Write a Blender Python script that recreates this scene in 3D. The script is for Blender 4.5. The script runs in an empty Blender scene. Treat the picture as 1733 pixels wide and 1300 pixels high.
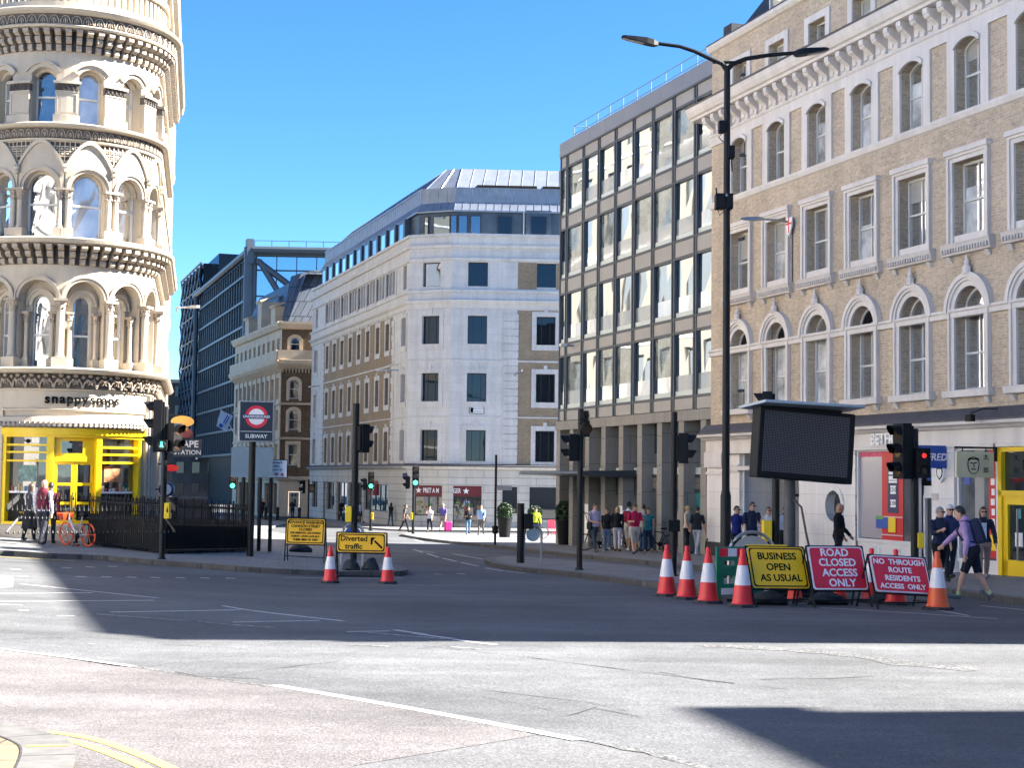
import bpy, bmesh, math, random
from mathutils import Vector, Matrix, noise as mnoise
R_ = math.radians
random.seed(7)
SC = bpy.context.scene
COL = SC.collection

# ---------------------------------------------------------------- camera
FPX, PITCH, ROLL = 2600.0, math.atan(161 / 2600.0), 0.012
CAM = Vector((0, 0, 1.6))
FW = Vector((0, math.cos(PITCH), math.sin(PITCH)))
_r0 = Vector((1, 0, 0)); _u0 = Vector((0, -math.sin(PITCH), math.cos(PITCH)))
RT = _r0 * math.cos(ROLL) + _u0 * math.sin(ROLL)
UP = _u0 * math.cos(ROLL) - _r0 * math.sin(ROLL)
cd = bpy.data.cameras.new('camera')
cd.sensor_width = 36; cd.sensor_fit = 'HORIZONTAL'; cd.lens = 36 * FPX / 1733
cd.clip_start = 0.1; cd.clip_end = 4000
cam = bpy.data.objects.new('camera', cd); COL.objects.link(cam)
cam.matrix_world = Matrix(((RT.x, UP.x, -FW.x, CAM.x), (RT.y, UP.y, -FW.y, CAM.y), (RT.z, UP.z, -FW.z, CAM.z), (0, 0, 0, 1)))
SC.camera = cam

# ---------------------------------------------------------------- light
SUN_EL, SUN_AZ = R_(37.5), R_(4.5)      # azimuth measured from +X towards +Y
w = bpy.data.worlds.new('World'); SC.world = w; w.use_nodes = True
nt = w.node_tree
sky = nt.nodes.new('ShaderNodeTexSky'); sky.sky_type = 'NISHITA'; sky.sun_disc = False
sky.sun_elevation = SUN_EL; sky.sun_rotation = math.pi / 2 - SUN_AZ
sky.altitude = 0; sky.air_density = 0.66; sky.dust_density = 0.0; sky.ozone_density = 5.0
hs = nt.nodes.new('ShaderNodeHueSaturation'); hs.inputs['Saturation'].default_value = 1.18
bg = nt.nodes['Background']; bg.inputs[1].default_value = 0.05
nt.links.new(sky.outputs[0], hs.inputs['Color']); nt.links.new(hs.outputs[0], bg.inputs[0])
sl = bpy.data.lights.new('sun', 'SUN'); sl.energy = 5.0; sl.angle = R_(0.55); sl.color = (1.0, 0.95, 0.87)
so = bpy.data.objects.new('sun', sl); COL.objects.link(so)
sd = Vector((math.cos(SUN_EL) * math.cos(SUN_AZ), math.cos(SUN_EL) * math.sin(SUN_AZ), math.sin(SUN_EL)))
so.rotation_euler = sd.to_track_quat('Z', 'Y').to_euler()
SC.view_settings.view_transform = 'Standard'; SC.view_settings.look = 'None'
SC.view_settings.exposure = 2.78; SC.view_settings.gamma = 1.0
SC.render.engine = 'CYCLES'
SC.cycles.max_bounces = 7; SC.cycles.diffuse_bounces = 4; SC.cycles.glossy_bounces = 3
SC.cycles.caustics_reflective = False; SC.cycles.caustics_refractive = False

# ---------------------------------------------------------------- pixel helpers (photo pixels -> metres)
def ray(px, py):
    d = FW * FPX + RT * (px - 866.5) + UP * (650 - py)
    return d / d.y
def at(px, py, Y): return CAM + ray(px, py) * Y
def hg(x, y):
    z = -0.021 * max(-25, min(y, 95)) - 0.008 * max(0, min(y, 190) - 95)
    b = 0.045 * max(0.0, min(-4 - x, 13.0))
    return z + b * max(0.0, min(1.0, (75 - y) / 15.0))
def G(px, py, dz=0.0):
    d = ray(px, py); lo = 3.0; y = lo
    while y < 320:
        if CAM.z + d.z * y - hg(d.x * y, y) - dz <= 0: break
        y += 0.25
    a, b = y - 0.25, y
    for _ in range(24):
        m = (a + b) / 2
        if CAM.z + d.z * m - hg(d.x * m, m) - dz <= 0: b = m
        else: a = m
    return Vector((d.x * b, b, hg(d.x * b, b) + dz))

# ---------------------------------------------------------------- scene-tree helpers
def tag(o, label=None, cat=None, group=None, kind=None):
    if label: o['label'] = label
    if cat: o['category'] = cat
    if group: o['group'] = group
    if kind: o['kind'] = kind
    return o
def thing(name, loc, label, cat, rz=0.0, group=None):
    o = bpy.data.objects.new(name, None); COL.objects.link(o)
    o.empty_display_size = 0.2
    o.location = loc; o.rotation_euler = (0, 0, rz)
    return tag(o, label, cat, group)
def copy_tree(o, parent=None):
    c = o.copy(); COL.objects.link(c)
    if parent: c.parent = parent
    for ch in o.children: copy_tree(ch, c)
    return c

def ident(s, d, z): return (s, -d, z)      # default frame: s = x, d = towards -Y, z up

class MB:
    def __init__(m): m.v = []; m.f = []; m.uv = []; m.mi = []; m.cur = 0
    def poly(m, pts, uv=None):
        b = len(m.v); m.v += [tuple(p) for p in pts]; m.f.append(tuple(range(b, b + len(pts))))
        m.uv.append(uv if uv else [(p[0] + p[1], p[2]) for p in pts]); m.mi.append(m.cur)
    def pf(m, M, pts):                        # polygon given in (s,d,z)
        m.poly([M(*p) for p in pts], [(p[0] + p[1], p[2]) for p in pts])
    def box(m, s0, s1, d0, d1, z0, z1, M=ident, step=None):
        n = 1 if not step else max(1, int(math.ceil((s1 - s0) / step)))
        ss = [s0 + (s1 - s0) * i / n for i in range(n + 1)]
        m.sweep(M, ss, [(d0, z0), (d1, z0), (d1, z1), (d0, z1)])
    def sweep(m, M, ss, prof, cap=True):
        k = len(prof)
        for a, b in zip(ss[:-1], ss[1:]):
            for i in range(k):
                p, q = prof[i], prof[(i + 1) % k]
                P = [(a, p[0], p[1]), (b, p[0], p[1]), (b, q[0], q[1]), (a, q[0], q[1])]
                m.poly([M(*t) for t in P], [(t[0], t[2] + t[1]) for t in P])
        if cap:
            m.pf(M, [(ss[0], p[0], p[1]) for p in reversed(prof)])
            m.pf(M, [(ss[-1], p[0], p[1]) for p in prof])
    def band(m, M, outer, inner, d0, d1, close=False):
        n = len(outer); r = range(n if close else n - 1)
        for i in r:
            j = (i + 1) % n
            o0, o1, i0, i1 = outer[i], outer[j], inner[i], inner[j]
            m.pf(M, [(o0[0], d1, o0[1]), (i0[0], d1, i0[1]), (i1[0], d1, i1[1]), (o1[0], d1, o1[1])])
            m.pf(M, [(o0[0], d0, o0[1]), (o0[0], d1, o0[1]), (o1[0], d1, o1[1]), (o1[0], d0, o1[1])])
            m.pf(M, [(i0[0], d1, i0[1]), (i0[0], d0, i0[1]), (i1[0], d0, i1[1]), (i1[0], d1, i1[1])])
        if not close:
            for i in (0, n - 1):
                o0, i0 = outer[i], inner[i]
                m.pf(M, [(o0[0], d0, o0[1]), (i0[0], d0, i0[1]), (i0[0], d1, i0[1]), (o0[0], d1, o0[1])])
    def lathe(m, c, prof, n=10, M=ident, ex=1.0):
        for (r0, z0), (r1, z1) in zip(prof[:-1], prof[1:]):
            for i in range(n):
                a, b = 2 * math.pi * i / n, 2 * math.pi * (i + 1) / n
                P = [(c[0] + r * math.cos(t), c[1] + ex * r * math.sin(t), c[2] + z) for r, t, z in ((r0, a, z0), (r0, b, z0), (r1, b, z1), (r1, a, z1))]
                m.poly([M(*p) for p in P])
        for (r, z), rev in ((prof[0], 1), (prof[-1], 0)):
            if r > 1e-4:
                P = [(c[0] + r * math.cos(2 * math.pi * i / n), c[1] + ex * r * math.sin(2 * math.pi * i / n), c[2] + z) for i in range(n)]
                m.poly([M(*p) for p in (reversed(P) if rev else P)])
    def tube(m, pts, rad, n=8, cap=True):
        pts = [Vector(p) for p in pts]; k = len(pts)
        rs = rad if isinstance(rad, (list, tuple)) else [rad] * k
        ref = Vector((0.3, 0.2, 1)).normalized(); rings = []
        for i, p in enumerate(pts):
            t = (pts[min(i + 1, k - 1)] - pts[max(i - 1, 0)]).normalized()
            rr = ref if abs(t.dot(ref)) < 0.95 else Vector((1, 0, 0))
            a = t.cross(rr).normalized(); b = t.cross(a)
            rings.append([p + (a * math.cos(2 * math.pi * j / n) + b * math.sin(2 * math.pi * j / n)) * rs[i] for j in range(n)])
        for A, B in zip(rings[:-1], rings[1:]):
            for j in range(n):
                q = (j + 1) % n; m.poly([A[j], A[q], B[q], B[j]])
        if cap: m.poly(list(reversed(rings[0]))); m.poly(rings[-1])
    def loft(m, rings, cap=True):
        n = len(rings[0])
        for A, B in zip(rings[:-1], rings[1:]):
            for j in range(n):
                q = (j + 1) % n; m.poly([A[j], A[q], B[q], B[j]])
        if cap: m.poly(list(reversed(rings[0]))); m.poly(rings[-1])
    def xf(m, mat):
        m.v = [tuple(mat @ Vector(p)) for p in m.v]; return m
    def build(m, name, mat, parent=None, smooth=False, bevel=0.0, weld=False):
        me = bpy.data.meshes.new(name); me.from_pydata(m.v, [], m.f)
        ul = me.uv_layers.new(name='UVMap'); k = 0; flat = []
        for u in m.uv:
            for t in u: flat += [t[0], t[1]]
        ul.data.foreach_set('uv', flat)
        mats = mat if isinstance(mat, (list, tuple)) else [mat]
        for t in mats: me.materials.append(t)
        if len(mats) > 1: me.polygons.foreach_set('material_index', m.mi)
        bm = bmesh.new(); bm.from_mesh(me)
        bmesh.ops.remove_doubles(bm, verts=bm.verts, dist=0.0004)
        bmesh.ops.recalc_face_normals(bm, faces=bm.faces)
        if smooth:
            for f in bm.faces: f.smooth = True
            for e in bm.edges:
                if len(e.link_faces) == 2 and e.calc_face_angle(0) > 0.7: e.smooth = False
        bm.to_mesh(me); bm.free(); me.update()
        o = bpy.data.objects.new(name, me); COL.objects.link(o)
        if bevel:
            bv = o.modifiers.new('b', 'BEVEL'); bv.width = bevel; bv.segments = 2; bv.limit_method = 'ANGLE'; bv.angle_limit = R_(40)
        if parent: o.parent = parent
        return o

# ---------------------------------------------------------------- materials
MATS = {}
def rain(n, l, vec, src, amt, sc):
    """dirt washed down the wall: noise drawn out along the height"""
    m = n.new('ShaderNodeMapping'); m.inputs['Scale'].default_value = sc; l.new(vec, m.inputs['Vector'])
    z = n.new('ShaderNodeTexNoise'); z.inputs['Scale'].default_value = 1.0; z.inputs['Detail'].default_value = 6; z.inputs['Roughness'].default_value = 0.65; l.new(m.outputs[0], z.inputs['Vector'])
    r = n.new('ShaderNodeMapRange'); r.inputs[1].default_value = 0.3; r.inputs[2].default_value = 0.62; r.inputs[3].default_value = 1 - 1.6 * amt; r.inputs[4].default_value = 1 + 0.3 * amt; l.new(z.outputs[0], r.inputs[0])
    k = n.new('ShaderNodeMath'); k.operation = 'MULTIPLY'; l.new(src, k.inputs[0]); l.new(r.outputs[0], k.inputs[1]); return k.outputs[0]
def nodes(name):
    m = bpy.data.materials.new(name); m.use_nodes = True
    n = m.node_tree.nodes; l = m.node_tree.links
    return m, n, l, n['Principled BSDF']
def pm(name, col, rough=0.6, metal=0.0, var=0.12, vs=2.0, bump=0.0, bs=60.0, spec=0.5, emit=0.0, ecol=None, coat=0.0, streak=0.0):
    if name in MATS: return MATS[name]
    m, n, l, p = nodes(name)
    p.inputs['Roughness'].default_value = rough; p.inputs['Metallic'].default_value = metal
    p.inputs['Specular IOR Level'].default_value = spec; p.inputs['Coat Weight'].default_value = coat
    tc = n.new('ShaderNodeTexCoord')
    nz = n.new('ShaderNodeTexNoise'); nz.inputs['Scale'].default_value = vs; nz.inputs['Detail'].default_value = 5; nz.inputs['Roughness'].default_value = 0.65
    l.new(tc.outputs['Object'], nz.inputs['Vector'])
    mp = n.new('ShaderNodeMapRange'); mp.inputs[1].default_value = 0.25; mp.inputs[2].default_value = 0.75
    mp.inputs[3].default_value = 1 - var; mp.inputs[4].default_value = 1 + var
    l.new(nz.outputs[0], mp.inputs[0])
    src = mp.outputs[0]
    if streak: src = rain(n, l, tc.outputs['Object'], src, streak, (2.2, 2.2, 0.16))
    mx = n.new('ShaderNodeVectorMath'); mx.operation = 'SCALE'; mx.inputs[0].default_value = col[:3]
    l.new(src, mx.inputs['Scale']); l.new(mx.outputs[0], p.inputs['Base Color'])
    if bump:
        nb = n.new('ShaderNodeTexNoise'); nb.inputs['Scale'].default_value = bs; nb.inputs['Detail'].default_value = 4
        l.new(tc.outputs['Object'], nb.inputs['Vector'])
        b = n.new('ShaderNodeBump'); b.inputs['Strength'].default_value = bump; b.inputs['Distance'].default_value = 0.02
        l.new(nb.outputs[0], b.inputs['Height']); l.new(b.outputs[0], p.inputs['Normal'])
    if emit:
        p.inputs['Emission Color'].default_value = (*(ecol or col)[:3], 1); p.inputs['Emission Strength'].default_value = emit
    MATS[name] = m; return m
def brick(name, c1, c2, mortar, bw=0.225, bh=0.075, ms=0.010, stain=0.25, rough=0.85, squash=0.0, bump=0.5, streak=0.10):
    m, n, l, p = nodes(name); p.inputs['Roughness'].default_value = rough; p.inputs['Specular IOR Level'].default_value = 0.25
    uv = n.new('ShaderNodeUVMap'); uv.uv_map = 'UVMap'
    b = n.new('ShaderNodeTexBrick'); b.inputs['Scale'].default_value = 1; b.inputs['Brick Width'].default_value = bw; b.inputs['Row Height'].default_value = bh
    b.inputs['Mortar Size'].default_value = ms; b.inputs['Mortar Smooth'].default_value = 0.2; b.inputs['Bias'].default_value = 0.0
    b.inputs['Color1'].default_value = (*c1, 1); b.inputs['Color2'].default_value = (*c2, 1); b.inputs['Mortar'].default_value = (*mortar, 1)
    l.new(uv.outputs[0], b.inputs['Vector'])
    nz = n.new('ShaderNodeTexNoise'); nz.inputs['Scale'].default_value = 0.7; nz.inputs['Detail'].default_value = 7; nz.inputs['Roughness'].default_value = 0.7
    l.new(uv.outputs[0], nz.inputs['Vector'])
    n2 = n.new('ShaderNodeTexNoise'); n2.inputs['Scale'].default_value = 9.0; n2.inputs['Detail'].default_value = 3
    l.new(uv.outputs[0], n2.inputs['Vector'])
    ad = n.new('ShaderNodeMath'); ad.operation = 'ADD'; l.new(nz.outputs[0], ad.inputs[0]); l.new(n2.outputs[0], ad.inputs[1])
    mp = n.new('ShaderNodeMapRange'); mp.inputs[1].default_value = 0.6; mp.inputs[2].default_value = 1.4; mp.inputs[3].default_value = 1 - stain; mp.inputs[4].default_value = 1 + stain
    l.new(ad.outputs[0], mp.inputs[0])
    mx = n.new('ShaderNodeVectorMath'); mx.operation = 'SCALE'
    l.new(b.outputs['Color'], mx.inputs[0]); l.new(rain(n, l, uv.outputs[0], mp.outputs[0], streak, (1.8, 0.14, 1)), mx.inputs['Scale']); l.new(mx.outputs[0], p.inputs['Base Color'])
    bp = n.new('ShaderNodeBump'); bp.inputs['Strength'].default_value = bump; bp.inputs['Distance'].default_value = 0.012; bp.invert = True
    l.new(b.outputs['Fac'], bp.inputs['Height']); l.new(bp.outputs[0], p.inputs['Normal'])
    return m
def glass(name, dark=(0.012, 0.016, 0.02), refl=0.25, tint=(0.95, 0.97, 1.0), wob=0.0, ws=1.2, rough=0.02, var=0.0):
    """window pane: a dark room behind (or a pale blind, via dark=) under a mirror-like surface"""
    if name in MATS: return MATS[name]
    m = bpy.data.materials.new(name); m.use_nodes = True; n = m.node_tree.nodes; l = m.node_tree.links; n.clear()
    o = n.new('ShaderNodeOutputMaterial'); mix = n.new('ShaderNodeMixShader'); df = n.new('ShaderNodeBsdfDiffuse'); gl = n.new('ShaderNodeBsdfGlossy')
    df.inputs[0].default_value = (*dark, 1); gl.inputs[0].default_value = (*tint, 1); gl.inputs['Roughness'].default_value = rough
    lw = n.new('ShaderNodeFresnel'); lw.inputs[0].default_value = 1.5
    ad = n.new('ShaderNodeMath'); ad.operation = 'ADD'; ad.use_clamp = True; ad.inputs[1].default_value = refl
    l.new(lw.outputs[0], ad.inputs[0]); l.new(ad.outputs[0], mix.inputs[0]); l.new(df.outputs[0], mix.inputs[1]); l.new(gl.outputs[0], mix.inputs[2]); l.new(mix.outputs[0], o.inputs[0])
    tc = n.new('ShaderNodeTexCoord')
    if wob:
        nz = n.new('ShaderNodeTexNoise'); nz.inputs['Scale'].default_value = ws; nz.inputs['Detail'].default_value = 1.5
        l.new(tc.outputs['Object'], nz.inputs['Vector'])
        b = n.new('ShaderNodeBump'); b.inputs['Strength'].default_value = wob; b.inputs['Distance'].default_value = 0.05
        l.new(nz.outputs[0], b.inputs['Height']); l.new(b.outputs[0], gl.inputs['Normal'])
    if var:
        nz = n.new('ShaderNodeTexNoise'); nz.inputs['Scale'].default_value = 1.7; nz.inputs['Detail'].default_value = 3
        l.new(tc.outputs['Object'], nz.inputs['Vector'])
        mp = n.new('ShaderNodeMapRange'); mp.inputs[1].default_value = 0.3; mp.inputs[2].default_value = 0.7; mp.inputs[3].default_value = 1 - var; mp.inputs[4].default_value = 1 + var
        vs = n.new('ShaderNodeVectorMath'); vs.operation = 'SCALE'; vs.inputs[0].default_value = dark
        l.new(nz.outputs[0], mp.inputs[0]); l.new(mp.outputs[0], vs.inputs['Scale']); l.new(vs.outputs[0], df.inputs[0])
    MATS[name] = m; return m

# ---------------------------------------------------------------- facade pieces
def outline(cx, w, zb, zt, kind='rect', rise=0.3, n=14):
    """open polyline from the bottom left, over the head, to the bottom right"""
    h = w / 2
    if kind == 'rect': return [(cx - h, zb), (cx - h, zt), (cx + h, zt), (cx + h, zb)]
    if kind == 'round': rise = h
    if kind == 'point':
        pts = [(cx - h, zb)]
        for i in range(n + 1):
            t = i / n; x = -h + w * t
            pts.append((cx + x, zt - rise * (abs(x) / h) ** 1.6))
        return pts + [(cx + h, zb)]
    Rr = (h * h + rise * rise) / (2 * rise); zc = zt - Rr
    a = math.asin(min(1, h / Rr)); a = math.pi - a if rise > h else a
    pts = [(cx - h, zb)]
    for i in range(n + 1):
        t = -a + 2 * a * i / n; pts.append((cx + Rr * math.sin(t), zc + Rr * math.cos(t)))
    return pts + [(cx + h, zb)]
def wall(mb, M, s0, s1, z0, z1, holes, dep=0.25, step=None):
    """flat or bent wall strip with openings (cx, w, zb, zt, kind, rise) and their reveals"""
    def span(a, b):
        if b - a < 1e-4: return
        n = 1 if not step else max(1, int(math.ceil((b - a) / step)))
        for i in range(n):
            p, q = a + (b - a) * i / n, a + (b - a) * (i + 1) / n
            mb.pf(M, [(p, 0, z0), (q, 0, z0), (q, 0, z1), (p, 0, z1)])
    c = s0
    for hle in sorted(holes):
        cx, w, zb, zt, kind, rise = hle
        span(c, cx - w / 2); c = cx + w / 2
        ol = outline(cx, w, zb, zt, kind, rise)
        for p, q in zip(ol[1:-1], ol[2:-1]):
            if zb - z0 > 1e-4: mb.pf(M, [(p[0], 0, z0), (q[0], 0, z0), (q[0], 0, zb), (p[0], 0, zb)])
            if z1 - max(p[1], q[1]) > -1e-4: mb.pf(M, [(p[0], 0, p[1]), (q[0], 0, q[1]), (q[0], 0, z1), (p[0], 0, z1)])
        cl = ol + [ol[0]]
        for p, q in zip(cl[:-1], cl[1:]):
            mb.pf(M, [(p[0], 0, p[1]), (q[0], 0, q[1]), (q[0], -dep, q[1]), (p[0], -dep, p[1])])
    span(c, s1)
def shrink(cx, w, zb, zt, kind, rise, t, tb=None):
    tb = t if tb is None else tb
    return outline(cx, w - 2 * t, zb + tb, zt - t, kind, max(0.05, rise - t * 0.4))
def window(parent, M, hle, dep, frm, pane, t=0.06, bars=(), vbars=(), name='window', blind=None):
    """frame (with sash bars) > pane, set back by dep in its opening"""
    cx, w, zb, zt, kind, rise = hle
    a = outline(cx, w, zb, zt, kind, rise); b = shrink(cx, w, zb, zt, kind, rise, t)
    mb = MB(); d0, d1 = -dep - 0.02, -dep + 0.05
    mb.band(M, a, b, d0, d1, close=True)
    for fz in bars:
        z = zb + (zt - zb) * fz; mb.box(cx - w / 2 + t, cx + w / 2 - t, d0 + 0.01, d1 + 0.01, z - 0.03, z + 0.03, M)
    for fx in vbars:
        s = cx - w / 2 + w * fx; mb.box(s - 0.02, s + 0.02, d0 + 0.01, d1 - 0.01, zb + t, zt - t - (rise if kind != 'rect' else 0) * 0.6, M)
    fo = mb.build(name, frm, parent)
    pb = MB(); pb.pf(M, [(p[0], -dep, p[1]) for p in reversed(b)])
    pb.build('pane', pane, fo)
    if blind:
        k, bm_ = blind; zs = zt - t - (zt - zb) * k
        q = MB(); top = [p for p in b if p[1] > zs]
        pts = [(cx - w / 2 + t, zs)] + top + [(cx + w / 2 - t, zs)]
        q.pf(M, [(p[0], -dep + 0.004, p[1]) for p in reversed(pts)])
        q.build('blind', bm_, fo)
    return fo
def planar(P, ang):
    c, s = math.cos(ang), math.sin(ang)
    def M(u, d, z): return (P[0] + u * c + d * s, P[1] + u * s - d * c, z)
    return M
def text(s, size, mat, parent, mw, ext=0.01, off=0.0, align='CENTER', name='lettering', sx=1.0, spc=1.0, lspc=1.0, shear=0.0):
    cu = bpy.data.curves.new('t', 'FONT'); cu.body = s; cu.size = size; cu.extrude = ext; cu.offset = off
    cu.align_x = align; cu.align_y = 'CENTER'; cu.space_character = spc; cu.space_line = lspc; cu.resolution_u = 3; cu.shear = shear
    ob = bpy.data.objects.new('t', cu); COL.objects.link(ob)
    dg = bpy.context.evaluated_depsgraph_get()
    me = bpy.data.meshes.new_from_object(ob.evaluated_get(dg)); me.name = name
    bpy.data.objects.remove(ob); bpy.data.curves.remove(cu)
    me.transform(mw @ Matrix.Diagonal((sx, 1, 1, 1)))
    me.materials.clear(); me.materials.append(mat)
    o = bpy.data.objects.new(name, me); COL.objects.link(o); o.parent = parent
    return o
def sgn(M, s, d, z):
    """matrix that stands text up on a facade frame at (s,d,z), reading along +s, facing outwards"""
    o = Vector(M(s, d, z)); x = (Vector(M(s + 0.01, d, z)) - o).normalized(); n = (Vector(M(s, d + 0.01, z)) - o).normalized(); z_ = Vector((0, 0, 1))
    return Matrix(((x.x, z_.x, n.x, o.x), (x.y, z_.y, n.y, o.y), (x.z, z_.z, n.z, o.z), (0, 0, 0, 1)))
def disc(r, n=20, z=0.0): return [(r * math.cos(2 * math.pi * i / n), r * math.sin(2 * math.pi * i / n), z) for i in range(n)]

# palette
M_STEEL = pm('black_paint', (0.007, 0.0075, 0.009), 0.5, 0, 0.2, 4, spec=.3)
M_BLACK = pm('black_plastic', (0.008, 0.0085, 0.010), 0.6, 0, 0.2, 5, spec=.22)
M_GALV = pm('galvanised_steel', (0.35, 0.36, 0.37), 0.4, 0.7, 0.15, 8)
M_WHITE = pm('white_paint', (0.74, 0.72, 0.70), 0.5, 0, 0.07, 1.5)
M_LETTER_W = pm('white_lettering', (0.85, 0.85, 0.85), 0.5, 0, 0.02)
M_LETTER_K = pm('black_lettering', (0.006, 0.006, 0.006), 0.8, 0, 0.02, spec=.08)
M_YEL = pm('yellow_board', (1.0, 0.54, 0.004), 0.4, 0, 0.05)
M_RED = pm('red_board', (0.74, 0.016, 0.045), 0.38, 0, 0.06)
M_YELBOX = pm('yellow_box_plastic', (0.85, 0.58, 0.01), 0.4, 0, 0.05)
ANG = -R_(71.1726)                 # facade direction, far end -> near end
DIR = Vector((-0.3227184, 0.94649503, 0)); NRM = Vector((0.94649503, 0.3227184, 0))
# ================================================================ GROUND
def asphalt(name, base, fleck, dark=0.55, warm=(1, 1, 1), patch=0.34, gloss=0.78, fs=140.0):
    m, n, l, p = nodes(name); p.inputs['Roughness'].default_value = gloss; p.inputs['Specular IOR Level'].default_value = 0.3
    g = n.new('ShaderNodeNewGeometry')
    big = n.new('ShaderNodeTexNoise'); big.inputs['Scale'].default_value = 0.22; big.inputs['Detail'].default_value = 6; big.inputs['Roughness'].default_value = 0.6
    mid = n.new('ShaderNodeTexNoise'); mid.inputs['Scale'].default_value = 3.0; mid.inputs['Detail'].default_value = 6; mid.inputs['Roughness'].default_value = 0.75
    vo = n.new('ShaderNodeTexVoronoi'); vo.inputs['Scale'].default_value = fs / 3
    fin = n.new('ShaderNodeTexNoise'); fin.inputs['Scale'].default_value = fs / 4; fin.inputs['Detail'].default_value = 3
    # tyre-polished lanes: noise stretched along the traffic
    mpn = n.new('ShaderNodeMapping'); mpn.inputs['Rotation'].default_value = (0, 0, R_(10)); mpn.inputs['Scale'].default_value = (0.10, 1.1, 1)
    lan = n.new('ShaderNodeTexNoise'); lan.inputs['Scale'].default_value = 1.0; lan.inputs['Detail'].default_value = 4
    for x in (big, mid, vo, fin): l.new(g.outputs['Position'], x.inputs['Vector'])
    l.new(g.outputs['Position'], mpn.inputs['Vector']); l.new(mpn.outputs[0], lan.inputs['Vector'])
    def rng(src, a, b, c, d):
        r = n.new('ShaderNodeMapRange'); r.inputs[1].default_value = a; r.inputs[2].default_value = b; r.inputs[3].default_value = c; r.inputs[4].default_value = d
        l.new(src, r.inputs[0]); return r.outputs[0]
    def mul(a, b):
        k = n.new('ShaderNodeMath'); k.operation = 'MULTIPLY'; l.new(a, k.inputs[0]); l.new(b, k.inputs[1]); return k.outputs[0]
    f = mul(mul(rng(big.outputs[0], 0.3, 0.7, 1 - patch, 1 + patch), rng(mid.outputs[0], 0.3, 0.7, 0.85, 1.15)), mul(rng(vo.outputs['Color'], 0, 1, dark, 2 - dark), rng(lan.outputs[0], 0.3, 0.7, 0.78, 1.2)))
    f = mul(f, rng(fin.outputs[0], 0.3, 0.7, 1 - fleck, 1 + fleck))
    sc = n.new('ShaderNodeVectorMath'); sc.operation = 'SCALE'; sc.inputs[0].default_value = tuple(base * k for k in warm)
    l.new(f, sc.inputs['Scale']); l.new(sc.outputs[0], p.inputs['Base Color'])
    b = n.new('ShaderNodeBump'); b.inputs['Strength'].default_value = 0.35; b.inputs['Distance'].default_value = 0.01
    l.new(vo.outputs['Distance'], b.inputs['Height']); l.new(b.outputs[0], p.inputs['Normal'])
    return m
M_ROAD = asphalt('asphalt', 0.095, 0.25, 0.75, (0.98, 1.0, 1.04))
M_PINK = asphalt('pink_chipping_asphalt', 0.115, 0.34, 0.6, (1.05, 0.97, 0.975), fs=210)
M_GREYP = asphalt('grey_asphalt_patch', 0.105, 0.25, 0.8, (1, 1, 1.02), 0.12)
M_CHIP = asphalt('coarse_asphalt_band', 0.105, 0.6, 0.4, (1, 1, 1), fs=110)
M_PAVE = brick('paving_slabs', (0.20, 0.193, 0.187), (0.235, 0.228, 0.22), (0.11, 0.11, 0.11), 0.75, 0.5, 0.012, 0.25, 0.8, bump=0.3)
M_SAND = brick('sandstone_paving', (0.19, 0.142, 0.092), (0.215, 0.165, 0.108), (0.07, 0.055, 0.04), 0.9, 0.6, 0.012, 0.2, 0.8, bump=0.3)
M_TACT = brick('tactile_paving', (0.20, 0.19, 0.185), (0.23, 0.22, 0.21), (0.12, 0.12, 0.12), 0.4, 0.4, 0.012, 0.2, 0.8, bump=0.4)
M_KERB = brick('granite_kerb', (0.125, 0.12, 0.115), (0.15, 0.145, 0.138), (0.05, 0.05, 0.05), 0.9, 4.0, 0.014, 0.3, 0.75, bump=0.3)
def paint(name, col, wear):
    """road paint, worn through to the asphalt in flakes"""
    m, n, l, p = nodes(name); p.inputs['Roughness'].default_value = 0.6
    g = n.new('ShaderNodeNewGeometry'); a = n.new('ShaderNodeTexNoise'); a.inputs['Scale'].default_value = 9; a.inputs['Detail'].default_value = 8; a.inputs['Roughness'].default_value = 0.75
    l.new(g.outputs['Position'], a.inputs['Vector'])
    r = n.new('ShaderNodeMapRange'); r.inputs[1].default_value = wear; r.inputs[2].default_value = wear + 0.06; l.new(a.outputs[0], r.inputs[0])
    mx = n.new('ShaderNodeMix'); mx.data_type = 'RGBA'; mx.inputs['A'].default_value = (0.10, 0.10, 0.105, 1); mx.inputs['B'].default_value = (*col, 1)
    l.new(r.outputs[0], mx.inputs['Factor']); l.new(mx.outputs['Result'], p.inputs['Base Color'])
    return m
M_PAINT = paint('white_road_paint', (0.42, 0.415, 0.41), 0.38)
M_PAINTW = paint('worn_road_paint', (0.36, 0.355, 0.35), 0.50)
M_YPAINT = paint('yellow_road_paint', (0.72, 0.55, 0.10), 0.34)
M_CRACK = pm('tar_crack', (0.018, 0.018, 0.018), 0.9)

def frange(a, b, s):
    r = []
    while a < b - 1e-6: r.append(a); a += s
    return r + [b]
mb = MB()
xs = [-700, -300, -150, -80, -50, -30, -17] + frange(-16, -4, 1) + [0, 4, 10, 20, 30, 50, 80, 150, 300, 700]
ys = [-400, -100, -25, -10, 0, 10, 20, 30, 40, 50] + frange(60, 75, 1) + [80, 95, 120, 150, 190, 260, 400, 900, 1500]
for a, b in zip(xs[:-1], xs[1:]):
    for c, d in zip(ys[:-1], ys[1:]):
        P = [(a, c), (b, c), (b, d), (a, d)]
        mb.poly([(x, y, hg(x, y)) for x, y in P], [(x, y) for x, y in P])
tag(mb.build('road', M_ROAD), kind='structure')

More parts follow.
